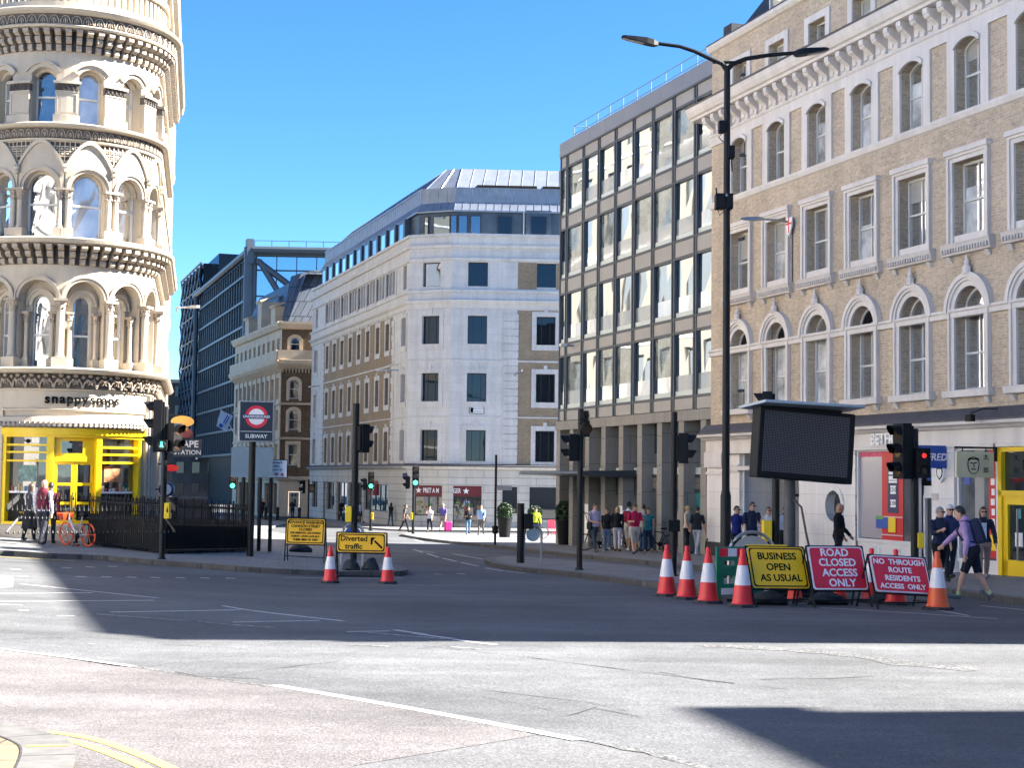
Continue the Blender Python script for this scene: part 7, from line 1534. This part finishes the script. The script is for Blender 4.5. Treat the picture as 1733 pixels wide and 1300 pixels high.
def person(px, Y, head, label, H=1.72, legs=((22, 6), (-18, 20)), arms=((-18, 15), (18, 20)), abd=(8, 8), lean=2, turn=0, nod=0, skin='l', hair=('short', 'b'), top=(.2, .2, .2), sleeve=1.0, bot=(.03, .03, .035), leglen=1.0, shoe=(.03, .03, .03), fat=1.0, fem=False, vest=None, shades=False, skirt=None, coat=None, py=None, detail=True, pave=True, at_xy=None, hood=None, cap=None, group=None, sock=None):
    p = Vector(at_xy) if at_xy else spot(px, Y, pave)
    t = thing('person', p, label, 'person', rz=R_(head), group=group)
    s = H / 1.75; hipz = .925 * s; body = MB(); seg = []      # seg: (kind, a, b, radius)
    Lm = Matrix.Translation((0, 0, hipz)) @ Matrix.Rotation(R_(lean), 4, 'X')           # torso frame, lean forwards towards -y
    def Tt(x, y, z): return Lm @ Vector((x * s, y * s, z * s))
    sh, wa, hi = (.178, .132, .168) if not fem else (.158, .118, .175)
    prof = [(-.10, hi * .70, .095, .0), (-.04, hi * .98, .118, .012), (.03, hi, .122, .008), (.10, (hi + wa) / 2, .108 * fat, 0), (.18, wa * fat, .100 * fat * fat, -.004), (.27, wa * 1.06 * fat, .108 * fat, -.006), (.36, sh * .90, .118, .0), (.44, sh * .98, .112, .008), (.495, sh * .86, .092, .016), (.53, sh * .52, .07, .02), (.56, .062, .06, .018), (.60, .055, .057, .01)]
    if fem: prof[6] = (.36, sh * .92, .130, -.012)
    body.loft([[Tt(rx * math.cos(q * .3927), ry * math.sin(q * .3927) + oy, z) for q in range(16)] for z, rx, ry, oy in prof])
    seg.append(('torso', Tt(0, 0, -.02), Tt(0, 0, .46), .16 * s)); seg.append(('neck', Tt(0, .01, .56), Tt(0, .0, .64), .055 * s))
    Hm = Lm @ Matrix.Translation((0, -.012 * s, .70 * s)) @ Matrix.Rotation(R_(turn), 4, 'Z') @ Matrix.Rotation(R_(-lean + nod), 4, 'X') @ Matrix.Scale(s, 4)
    body.loft([[Hm @ Vector((x * math.cos(q * .4488), y * math.sin(q * .4488) + oy, z)) for q in range(14)] for z, x, y, oy in ((-.135, .046, .05, .012), (-.115, .050, .066, -.012), (-.09, .058, .080, -.012), (-.05, .067, .092, -.006), (0, .073, .098, 0), (.045, .075, .100, .004), (.08, .066, .088, .006), (.105, .045, .06, .008), (.118, .015, .02, .008))])
    seg.append(('head', Hm @ Vector((0, 0, -.06)), Hm @ Vector((0, 0, .06)), .085 * s))
    body.loft([[Hm @ Vector((x * w_, y, z)) for x, y, z in ((-1, -.09 + d * 0, z0), (1, -.09, z0), (.5, -.093 - d, z0 - .004), (-.5, -.093 - d, z0 - .004))] for z0, w_, d in ((.012, .008, .004), (-.012, .011, .016), (-.028, .016, .022), (-.036, .012, .006))])
    for sd in (-1, 1): ell(body, (sd * .077, .012, -.012), .010, .018, .030, Hm, 8, 5)
    feet = []; hands = []
    for i, sd in enumerate((-1, 1)):
        sw, kn = legs[i]; a = R_(sw); k2 = R_(sw - kn); hp = Vector((sd * .092 * s, 0, hipz - .03 * s)); kp = hp + Vector((sd * .01, -math.sin(a), -math.cos(a))) * .425 * s; ap = kp + Vector((0, -math.sin(k2), -math.cos(k2))) * .415 * s
        limb(body, [hp, hp.lerp(kp, .25), hp.lerp(kp, .6), kp], [.088 * s * (1.05 if fem else 1) * fat ** .5, .084 * s * fat ** .5, .066 * s, .052 * s]); limb(body, [kp, kp.lerp(ap, .3), kp.lerp(ap, .7), ap], [.051 * s, .056 * s, .042 * s, .034 * s])
        pit = max(-50, min(25, -(sw - kn) * .8)) if sw - kn < -4 else 8 * (1 if sw > 10 else 0); fd = Vector((sd * .12, -math.cos(R_(pit)), math.sin(R_(pit)))).normalized(); heel = ap + Vector((0, .045 * s, -.045 * s)); toe = heel + fd * .25 * s
        limb(body, [heel.lerp(toe, .1) + Vector((0, 0, .012)), heel.lerp(toe, .5) + Vector((0, 0, .012)), heel.lerp(toe, .9)], [.040 * s, .043 * s, .030 * s]); limb(body, [ap, heel.lerp(toe, .35) + Vector((0, 0, .02))], [.036 * s, .036 * s])
        seg += [('thigh', hp, kp, .07 * s), ('shin', kp, ap, .05 * s), ('foot', heel, toe, .045 * s)]; feet.append(min(heel.z, toe.z) - .033 * s)
        sw, el = arms[i]; ab = R_(abd[i]); ar = Lm @ Vector((sd * (sh + .012) * s, .012 * s, .475 * s)); a = R_(sw); ud = Vector((sd * math.sin(ab), -math.sin(a) * math.cos(ab), -math.cos(a) * math.cos(ab))); ep = ar + ud * .29 * s; f = R_(sw + el); fdv = Vector((-sd * math.sin(R_(el) * .25) + sd * math.sin(ab) * .4, -math.sin(f), -math.cos(f))).normalized(); wp = ep + fdv * .25 * s
        limb(body, [ar, ar.lerp(ep, .4), ep], [.053 * s * fat ** .4, .049 * s, .040 * s]); limb(body, [ep, ep.lerp(wp, .35), wp], [.040 * s, .040 * s, .027 * s])
        hd = fdv; side = Vector((0, 0, 1)).cross(hd); side = side.normalized() if side.length > .1 else Vector((1, 0, 0)); nrm = hd.cross(side)
        limb(body, [wp, wp + hd * .045 * s, wp + hd * .085 * s], [.024 * s, .030 * s, .026 * s], 8)
        for q in range(4):
            b0 = wp + hd * .085 * s + nrm * (q - 1.5) * .019 * s; ln_ = (.062, .075, .07, .055)[q] * s; cu = hd * .8 - side * sd * .35; limb(body, [b0, b0 + hd * ln_ * .5, b0 + hd * ln_ * .5 + cu * ln_ * .5], [.0095 * s, .009 * s, .008 * s], 6)
        tb = wp + hd * .03 * s - nrm * .026 * s; limb(body, [tb, tb + (hd * .7 - nrm * .6) * .035 * s, tb + (hd * .95 - nrm * .5) * .06 * s], [.012 * s, .011 * s, .009 * s], 6)
        seg += [('uparm', ar, ep, .05 * s), ('forearm', ep, wp, .037 * s), ('hand', wp, wp + hd * .16 * s, .03 * s)]; hands.append(wp + hd * .08 * s)
    dz = -min(feet)
    sh_ = Vector((0, 0, dz)); body.v = [tuple(Vector(v) + sh_) for v in body.v]; seg = [(k, a + sh_, b + sh_, r) for k, a, b, r in seg]; Hm = Matrix.Translation(sh_) @ Hm; Lm2 = Matrix.Translation(sh_) @ Lm
    me = bpy.data.meshes.new('b'); me.from_pydata(body.v, [], body.f); bm = bmesh.new(); bm.from_mesh(me); bmesh.ops.remove_doubles(bm, verts=bm.verts, dist=1e-5); bmesh.ops.recalc_face_normals(bm, faces=bm.faces); bm.to_mesh(me); bm.free()
    ob = bpy.data.objects.new('b', me); COL.objects.link(ob); rm = ob.modifiers.new('r', 'REMESH'); rm.mode = 'VOXEL'; rm.voxel_size = .0095 if Y < 45 else .013 if Y < 70 else .016
    sm = ob.modifiers.new('s', 'SMOOTH'); sm.factor = .5; sm.iterations = 2 if Y < 60 else 1
    dg = bpy.context.evaluated_depsgraph_get(); bme = bpy.data.meshes.new_from_object(ob.evaluated_get(dg)); bpy.data.objects.remove(ob); bme.name = 'body'
    for q in bme.polygons: q.use_smooth = True
    bme.materials.clear(); bme.materials.append(M_SKIN[skin]); bo = bpy.data.objects.new('body', bme); COL.objects.link(bo); bo.parent = t
    n = len(bme.vertices); V = np.zeros(n * 3); bme.vertices.foreach_get('co', V); V = V.reshape(-1, 3); N_ = np.zeros(n * 3); bme.vertices.foreach_get('normal', N_); N_ = N_.reshape(-1, 3)
    best = np.full(n, 1e9); kind = np.zeros(n, int); tt = np.zeros(n)
    for i, (k, a, b, r) in enumerate(seg):
        A = np.array(a); d = np.array(b) - A; u = np.clip(((V - A) @ d) / (d @ d), 0, 1); di = np.linalg.norm(V - A - u[:, None] * d, axis=1) - r; w_ = di < best; best[w_] = di[w_]; kind[w_] = i; tt[w_] = u[w_]
    names = [k for k, *_ in seg]; kn = np.array([{'torso': 0, 'neck': 1, 'head': 2, 'thigh': 3, 'shin': 4, 'foot': 5, 'uparm': 6, 'forearm': 7, 'hand': 8}[names[i]] for i in kind])
    belt = hipz + dz + (.03 if not fem else .05) * s
    zl = (V - np.array(Lm2 @ Vector((0, 0, 0)))) @ np.array(Lm2.to_3x3() @ Vector((0, 0, 1)))
    up = ((kn == 0) & (zl > -.02 * s)) | ((kn == 6) & (tt <= min(1, sleeve * 2))) | ((kn == 7) & (tt <= sleeve * 2 - 1)) | ((kn == 1) & (tt < .05))
    lo = ((kn == 0) & (zl <= .06 * s)) | ((kn == 3) & (tt <= leglen * 2 + .01)) | ((kn == 4) & (tt <= leglen * 2 - 1)) | ((kn == 4) & (tt > .93) & (leglen > .95))
    sho = (kn == 5) | ((kn == 4) & (tt > .97))
    tri = [tuple(q.vertices) for q in bme.polygons]
    def shell(nm, mask, off, mat, jit=.004):
        idx = np.where(mask)[0]
        if len(idx) < 10: return
        mp = -np.ones(n, int); mp[idx] = np.arange(len(idx)); wr = np.array([mnoise.noise(Vector(v) * 14) for v in V[idx]]) * jit
        P = V[idx] + N_[idx] * (off + wr)[:, None]; F = [tuple(mp[j] for j in f) for f in tri if all(mp[j] >= 0 for j in f)]
        m = bpy.data.meshes.new(nm); m.from_pydata([tuple(v) for v in P], [], F)
        for q in m.polygons: q.use_smooth = True
        m.materials.append(mat); o = bpy.data.objects.new(nm, m); COL.objects.link(o); o.parent = t; return o
    shell('trousers' if leglen > .6 else 'shorts', lo, .012 if leglen > .6 else .020, cloth(bot), .006); shell('shirt' if not coat else 'jacket', up, .016, cloth(top), .008); shell('shoes', sho, .006, cloth(shoe), .001)
    if sock: shell('socks', (kn == 4) & (tt > .8), .004, cloth(sock), 0)
    if vest: shell('vest', (kn == 0) & (zl > .02 * s), .026, cloth(vest))
    if skirt:
        c, ln_ = skirt; b = MB(); b.loft([[Lm2 @ Vector((rx * s * math.cos(q * .2618) * (1 + .04 * math.sin(q * 3)), ry * s * math.sin(q * .2618) * (1 + .04 * math.sin(q * 3)), z * s)) for q in range(24)] for z, rx, ry in ((.10, .15, .125), (0, .20, .15), (-ln_ * .6, .23, .19), (-ln_, .25, .21))], False); b.build('skirt', cloth(c), t, smooth=True)
    hk, hc = hair
    if hk != 'bald':
        b = MB(); rs = []; k = 10; nn = 18
        for i in range(k + 1):
            th = math.pi / 2 - (math.pi * .62) * i / k; ring = []
            for q in range(nn):
                an = q * 2 * math.pi / nn; fr = -math.sin(an)      # fr = 1 at the face side
                lim = math.radians(26) if fr > .55 else (math.radians(8) if fr > .1 else (-.75 if hk != 'short' else -.55)); th2 = max(th, lim); r = 1.0 + .05 * mnoise.noise(Vector((q, i * .7, px * .1))); cz = math.sin(th2)
                ring.append(Hm @ Vector(((.083 if hk != 'short' else .080) * r * math.cos(th2) * math.cos(an), .108 * r * math.cos(th2) * math.sin(an) + .006, .012 + .122 * r * cz)))
            rs.append(ring)
        b.loft(rs, False)
        if hk == 'long':
            b.loft([[Hm @ Vector((rx * math.cos(q * .3927), ry * math.sin(q * .3927) + oy, z)) for q in range(16)] for z, rx, ry, oy in ((.04, .085, .06, .05), (-.06, .095, .06, .055), (-.16, .10, .055, .06), (-.26, .09, .045, .075), (-.32, .05, .025, .08))])
        if hk == 'bun': ell(b, (0, .11, .06), .05, .05, .045, Hm)
        if hk == 'bob': b.loft([[Hm @ Vector((rx * math.cos(q * .3927), ry * math.sin(q * .3927) + oy, z)) for q in range(16)] for z, rx, ry, oy in ((.05, .088, .075, .035), (-.05, .098, .075, .035), (-.13, .088, .06, .045), (-.15, .05, .03, .05))])
        if hk == 'curly':
            rd = random.Random(px)
            for q in range(46): an, th = rd.uniform(0, 6.28), rd.uniform(.0, 1.4); fr = -math.sin(an); ell(b, (.075 * math.cos(th) * math.cos(an), .098 * math.cos(th) * math.sin(an) + .012, .035 + .10 * math.sin(th)), .028, .028, .026, Hm, 6, 4) if not (fr > .4 and th < .7) else None
        b.build('hair', M_HAIR[hc], t, smooth=True)
    if cap: 
        b = MB(); b.loft([[Hm @ Vector((r * .085 * math.cos(q * .3927), r * .108 * math.sin(q * .3927) + .004, z)) for q in range(16)] for z, r in ((.045, 1.02), (.08, .98), (.115, .7), (.13, .3))]); b.loft([[Hm @ Vector((x, y, z)) for x, y in ((-.07, -.08), (.07, -.08), (.05, -.18), (-.05, -.18))] for z in (.048, .056)]); b.build('cap', cloth(cap), t, smooth=True)
    if hood: b = MB(); ell(b, (0, .085, -.13), .13, .075, .07, Hm); b.build('hood', cloth(hood), t, smooth=True)
    if detail:
        b = MB()
        for sd in (-1, 1): ell(b, (sd * .031, -.088, .008), .013, .008, .007, Hm, 8, 5)
        b.build('eyes', M_BLACK, t); b = MB(); ell(b, (0, -.089, -.066), .024, .008, .006, Hm, 8, 5); b.build('mouth', pm('lip', (.30, .10, .08), .5), t)
        b = MB()
        for sd in (-1, 1): b.loft([[Hm @ Vector((sd * x, -.094, .026 + dz_ + k_)) for x, dz_ in ((.016, 0), (.048, .002))] + [Hm @ Vector((sd * x, -.090, .026 + dz_ + k_)) for x, dz_ in ((.048, .002), (.016, 0))] for k_ in (0, .006)])
        b.build('eyebrows', M_HAIR[hc], t)
    if shades:
        b = MB()
        for sd in (-1, 1): b.loft([[Hm @ Vector((sd * (.034 + x), -.098 - yy, .006 + z)) for x, z in ((-.024, .016), (.026, .018), (.024, -.014), (-.016, -.018))] for yy in (0, .008)]); b.tube([Hm @ Vector((sd * .058, -.095, .014)), Hm @ Vector((sd * .082, .0, .012))], .004, 4)
        b.tube([Hm @ Vector((-.01, -.104, .012)), Hm @ Vector((.01, -.104, .012))], .004, 4); b.build('sunglasses', M_BLACK, t)
    t['_h'] = 0; del t['_h']
    return t, Lm2, [h_ + sh_ for h_ in hands], s
def bag(t, Lm, kind, col, label, s=1.0, hand=None):
    """a bag worn or carried: a thing of its own"""
    wm = Matrix.Translation(t.location) @ Matrix.Rotation(t.rotation_euler.z, 4, 'Z'); nm = {'pack': 'backpack', 'tote': 'shoulder_bag', 'case': 'handbag'}[kind]
    if kind == 'pack': M4 = wm @ Lm @ Matrix.Translation((0, .20 * s, .30 * s))
    elif kind == 'tote': M4 = wm @ Lm @ Matrix.Translation((.23 * s, .02, .0))
    else: M4 = wm @ Matrix.Translation(hand + Vector((0, 0, -.22)))
    base = M4.to_translation(); o = thing(nm, base, label, 'bag', rz=t.rotation_euler.z); Lc = Matrix.Rotation(-t.rotation_euler.z, 4, 'Z') @ Matrix.Translation(-base) @ M4
    b = MB(); w_, d_, h_ = {'pack': (.15, .09, .23), 'tote': (.05, .13, .14), 'case': (.05, .15, .15)}[kind]
    b.loft([[Lc @ Vector((x * k * w_, y * k * d_, z * h_)) for x, y in ((-1, -.7), (-.7, -1), (.7, -1), (1, -.7), (1, .7), (.7, 1), (-.7, 1), (-1, .7))] for z, k in ((-1, .8), (-.85, 1), (.5, 1), (.9, .8), (1, .4))]); bo = b.build('bag_body', cloth(col), o, smooth=True)
    b = MB()
    if kind == 'pack':
        for sd in (-1, 1): b.tube([Lc @ Vector((sd * .10, -.06, .18)), Lc @ Vector((sd * .11, -.20, .24)), Lc @ Vector((sd * .11, -.345, .10)), Lc @ Vector((sd * .12, -.30, -.08)), Lc @ Vector((sd * .13, -.10, -.18))], .018, 5)
    elif kind == 'tote': b.tube([Lc @ Vector((0, -.1, .12)), Lc @ Vector((-.10, -.12, .40)), Lc @ Vector((-.33, 0, .53)), Lc @ Vector((-.10, .12, .40)), Lc @ Vector((0, .1, .12))], .014, 5)
    else: b.tube([Lc @ Vector((0, -.08, .13)), Lc @ Vector((0, -.04, .24)), Lc @ Vector((0, .04, .24)), Lc @ Vector((0, .08, .13))], .012, 5)
    b.build('strap', cloth(tuple(c * .8 for c in col)), o); return o
DK = (.018, .019, .024); NV = (.016, .022, .055); JE = (.06, .10, .17); WH = (.62, .60, .62); BEI = (.30, .24, .17)
# by the yellow shop
a = person(72, 42.3, 168, 'bald person in a maroon waistcoat over white sleeves seen from behind near the yellow shop', 1.80, ((-14, 14), (16, 4)), ((-10, 12), (8, 20)), (14, 16), skin='l', hair=('bald', 'b'), top=(.50, .50, .62), vest=(.12, .018, .035), bot=(.03, .033, .045), fat=1.18, detail=False); bag(a[0], a[1], 'case', DK, 'black holdall carried by the person in the maroon waistcoat', 1, a[2][1])
a = person(50, 44.2, 150, 'person in a white blouse and long dark skirt left of the maroon waistcoat', 1.66, ((8, 4), (-8, 8)), ((-8, 20), (10, 25)), (12, 8), hair=('bob', 'b'), top=(.62, .60, .58), bot=DK, vest=(.05, .05, .06), fem=True, skirt=(DK, .55), detail=False, shoe=(.4, .36, .3))
a = person(84, 44.0, 190, 'dark haired person half hidden behind the maroon waistcoat', 1.72, ((6, 4), (-10, 8)), hair=('short', 'k'), top=(.10, .02, .03), bot=DK, detail=False)
# before the cafe
FAR = dict(detail=False)
person(685, 99, 100, 'person in a grey tee and dark vest walking behind the green signal post', 1.80, ((18, 4), (-18, 14)), skin='t', hair=('short', 'k'), top=(.16, .15, .15), sleeve=.45, bot=DK, vest=(.04, .03, .03), **FAR)
person(727, 100, -15, 'person in a white top and black leggings holding a hand to the face', 1.68, ((10, 4), (-12, 12)), ((60, 110), (10, 15)), skin='l', hair=('long', 'k'), top=WH, sleeve=.3, bot=DK, leglen=.9, fem=True)
a = person(749, 102, 170, 'person in a violet blue polo and beige shorts seen from behind with a pink suitcase', 1.84, ((14, 3), (-14, 16)), ((-12, 8), (10, 8)), hair=('short', 'g'), top=(.13, .11, .30), sleeve=.42, bot=(.36, .31, .25), leglen=.50, fat=1.15, **FAR)
x = spot(758, 101.5); t = thing('suitcase', x, 'bright pink wheeled suitcase pulled along outside the red fronted cafe', 'suitcase', rz=.4); b = MB(); b.box(-.24, .24, -.14, .14, .08, .68); b.build('case_body', pm('pink_case', (.62, .012, .16), .35), t, bevel=.05); b = MB(); b.tube([(-.12, .1, .66), (-.12, .1, 1.0), (.12, .1, 1.0), (.12, .1, .66)], .015, 5); b.build('handle', M_GALV, t)
for q in (-.18, .18): b = MB(); b.lathe((0, 0, 0), [(0, -.02), (.05, -.02), (.05, .02), (0, .02)], 10); b.xf(Matrix.Translation((q, -.05, .05)) @ Matrix.Rotation(R_(90), 4, 'Y')).build('wheel', M_RUB, t)
person(792, 96, 10, 'person in a black top and blue jeans with crossed arms outside the cafe', 1.70, ((8, 3), (-10, 10)), ((20, 80), (15, 75)), skin='t', hair=('long', 'k'), top=DK, sleeve=.5, bot=(.11, .20, .32), fem=True)
a = person(814, 95, -10, 'person in a pale blue shirt and grey trousers walking towards the road', 1.86, ((16, 3), (-16, 14)), skin='l', hair=('short', 'b'), top=(.28, .42, .66), sleeve=.5, bot=(.13, .11, .10), fat=1.08); bag(a[0], a[1], 'tote', DK, 'dark shoulder bag of the person in the pale blue shirt', a[3])
a = person(661, 118, 150, 'person in a dark top and jeans with a shoulder bag by the stone wall', 1.72, ((8, 3), (-10, 10)), hair=('bob', 'k'), skin='d', top=DK, sleeve=.5, bot=(.05, .10, .15), fem=True, **FAR)
person(609, 126, 120, 'person in a light blue top and dark shorts by the far shopfront', 1.72, ((16, 3), (-14, 14)), hair=('bob', 'b'), top=(.35, .42, .62), bot=NV, leglen=.42, fem=True, **FAR)
person(577, 132, 60, 'person in black walking along the far shopfront', 1.86, ((20, 4), (-18, 14)), hair=('short', 'k'), skin='t', top=DK, bot=DK, **FAR)
person(494, 135, 20, 'person in dark clothes holding a bag at the white door of the Victorian building', 1.80, ((6, 2), (-6, 6)), ((20, 60), (25, 60)), hair=('short', 'k'), skin='t', top=(.03, .03, .04), bot=DK, **FAR)
person(443, 138, 40, 'person in dark clothes near the distant bollards', 1.80, ((14, 2), (-14, 10)), hair=('short', 'k'), top=DK, bot=DK, **FAR)
# the group on the right hand pavement
a = person(1006, 57.5, 35, 'person in a pale lavender tee with a black shoulder bag', 1.84, ((16, 3), (-18, 16)), ((10, 70), (5, 15)), hair=('short', 'k'), nod=12, top=(.48, .42, .56), sleeve=.48, bot=(.05, .07, .09), shoe=(.10, .10, .11)); bag(a[0], a[1] @ Matrix.Translation((-.46, 0, .02)), 'tote', DK, 'black shoulder bag of the person in the lavender tee', a[3])
person(1027, 58, -5, 'person in a cropped black top and pale blue jeans with long auburn hair', 1.64, ((12, 2), (-12, 14)), hair=('long', 'r'), top=DK, bot=(.14, .22, .32), fem=True, shoe=(.5, .48, .45), turn=-10)
person(1045, 59, 170, 'blonde person in a black jacket and white jeans seen from behind', 1.72, ((-10, 4), (14, 4)), ((-10, 20), (12, 30)), hair=('bob', 'y'), top=(.015, .015, .018), bot=(.60, .60, .66), leglen=.92, fem=True, detail=False)
a = person(1064, 60.5, 150, 'tall dark haired person in a white shirt with a maroon backpack', 1.88, ((-10, 4), (12, 4)), hair=('curly', 'k'), skin='t', top=(.58, .60, .66), bot=(.45, .42, .40), leglen=.5, detail=False, shoe=(.6, .6, .6)); bag(a[0], a[1], 'pack', (.20, .02, .03), 'maroon backpack on the tall person in the white shirt', a[3])
person(1074, 55.5, 12, 'heavy person in a red shirt and pale shorts looking down at the hands', 1.80, ((16, 3), (-10, 12)), ((20, 75), (18, 70)), (12, 12), hair=('short', 'b'), nod=20, turn=20, top=(.36, .012, .06), sleeve=.46, bot=(.36, .35, .34), leglen=.50, fat=1.28, shoe=(.05, .06, .09))
person(1089, 59, 175, 'person in a grey shirt behind the woman in the teal top', 1.80, ((-8, 3), (10, 4)), hair=('short', 'k'), skin='t', top=(.36, .34, .36), bot=(.05, .10, .18), detail=False)
person(1097, 56, -12, 'person in a teal patterned sleeveless top and dark jeans with red hair', 1.66, ((14, 3), (-14, 16)), ((14, 20), (-10, 20)), hair=('bob', 'r'), turn=35, top=(.025, .16, .20), sleeve=.06, bot=(.02, .035, .075), leglen=.9, fem=True, fat=1.1, shoe=(.40, .25, .16))
person(1152, 59, 160, 'person in a grey jacket half hidden behind the signal post', 1.86, ((-8, 3), (10, 4)), hair=('short', 'k'), skin='d', top=(.26, .27, .29), bot=DK, detail=False, fat=1.1, shoe=(.5, .5, .52))
person(1163, 57.5, 60, 'person in a cream tee and dark trousers with an arm reaching out', 1.76, ((6, 2), (-6, 6)), ((10, 15), (40, 30)), hair=('bun', 'y'), shades=True, top=(.56, .44, .36), sleeve=.45, bot=DK, fem=True)
a = person(1180, 55, 150, 'person in a navy tee and pale grey jeans walking away', 1.76, ((-20, 6), (20, 3)), ((14, 20), (-14, 15)), hair=('short', 'k'), skin='t', top=(.014, .016, .026), sleeve=.48, bot=(.36, .38, .42), shoe=(.55, .55, .58), detail=False)
a = person(906, 82, 20, 'person in a yellow high visibility vest by a dark bicycle', 1.70, ((10, 3), (-10, 10)), hair=('short', 'k'), top=(.45, .60, .03), bot=DK, cap=(.05, .05, .05), **FAR)
# behind the message board
person(1246, 46, 20, 'person in a royal blue tee and sunglasses left of the board post', 1.72, ((12, 3), (-10, 10)), hair=('short', 'k'), shades=True, top=(.018, .028, .16), sleeve=.45, bot=DK, turn=20)
a = person(1272, 45.5, 15, 'person in a navy tee and sunglasses with a backpack and raised hand', 1.84, ((12, 3), (-12, 12)), ((5, 15), (25, 95)), hair=('short', 'b'), shades=True, top=NV, sleeve=.48, bot=DK, turn=25); bag(a[0], a[1], 'pack', (.05, .06, .07), 'grey backpack of the person with the raised hand', a[3])
person(1300, 47, 10, 'person in a white tee behind the yellow push button box', 1.74, hair=('bun', 'b'), shades=True, top=WH, sleeve=.4, bot=DK, fem=True)
a = person(1329, 47.5, 160, 'dark haired person with a white bag beside the board post', 1.80, hair=('bun', 'k'), top=(.02, .02, .025), bot=DK, detail=False); bag(a[0], a[1], 'pack', (.55, .55, .58), 'white backpack beside the board post', a[3])
person(1419, 39.5, 60, 'bald person in a black jacket and striped tee looking down', 1.78, ((12, 3), (-12, 12)), ((8, 30), (10, 35)), skin='t', hair=('bald', 'k'), nod=28, top=(.010, .011, .014), bot=DK, coat=True, fat=1.05)
# right hand end
person(1590, 33.8, 10, 'grey haired person in a navy shirt and sunglasses with an arm across the chest', 1.68, ((10, 3), (-12, 12)), ((25, 85), (5, 20)), hair=('short', 'g'), shades=True, top=(.02, .026, .06), sleeve=.8, bot=(.012, .012, .014), fem=True, shoe=(.04, .04, .045), turn=25)
person(1607, 35.5, 5, 'person in a white cap and navy top behind the grey haired person', 1.74, ((8, 3), (-10, 10)), hair=('short', 'g'), cap=(.62, .62, .64), shades=True, top=(.025, .04, .12), bot=(.02, .025, .04))
a = person(1645, 27.6, -112, 'person in a lilac hoodie and dark shorts leaning to touch the orange topped cone', 1.72, ((-14, 16), (20, 6)), ((44, 4), (-12, 20)), (4, 10), lean=17, hair=('short', 'k'), top=(.37, .25, .44), sleeve=1.0, bot=(.016, .018, .03), leglen=.47, shoe=(.10, .12, .13), sock=(.45, .52, .25), hood=(.38, .26, .45), fem=True, nod=8); bag(a[0], a[1], 'pack', (.02, .025, .06), 'navy backpack on the person in the lilac hoodie', a[3])
a = person(1664, 36.0, -8, 'person in a navy blazer and beige trousers with sunglasses and long light brown hair', 1.72, ((14, 3), (-10, 14)), ((-6, 12), (8, 14)), (8, 16), hair=('bob', 'b'), shades=True, top=(.018, .022, .045), bot=(.28, .20, .17), coat=True, fem=True, shoe=(.30, .28, .28))
b = MB(); b.loft([[a[1] @ Vector((x, -.125, z)) for x, z in ((-.05, .0), (.05, .0), (.06, .44), (-.06, .44))], [a[1] @ Vector((x, -.155, z)) for x, z in ((-.05, .0), (.05, .0), (.05, .42), (-.05, .42))]]); b.build('shirt_front', cloth((.5, .56, .66)), a[0])
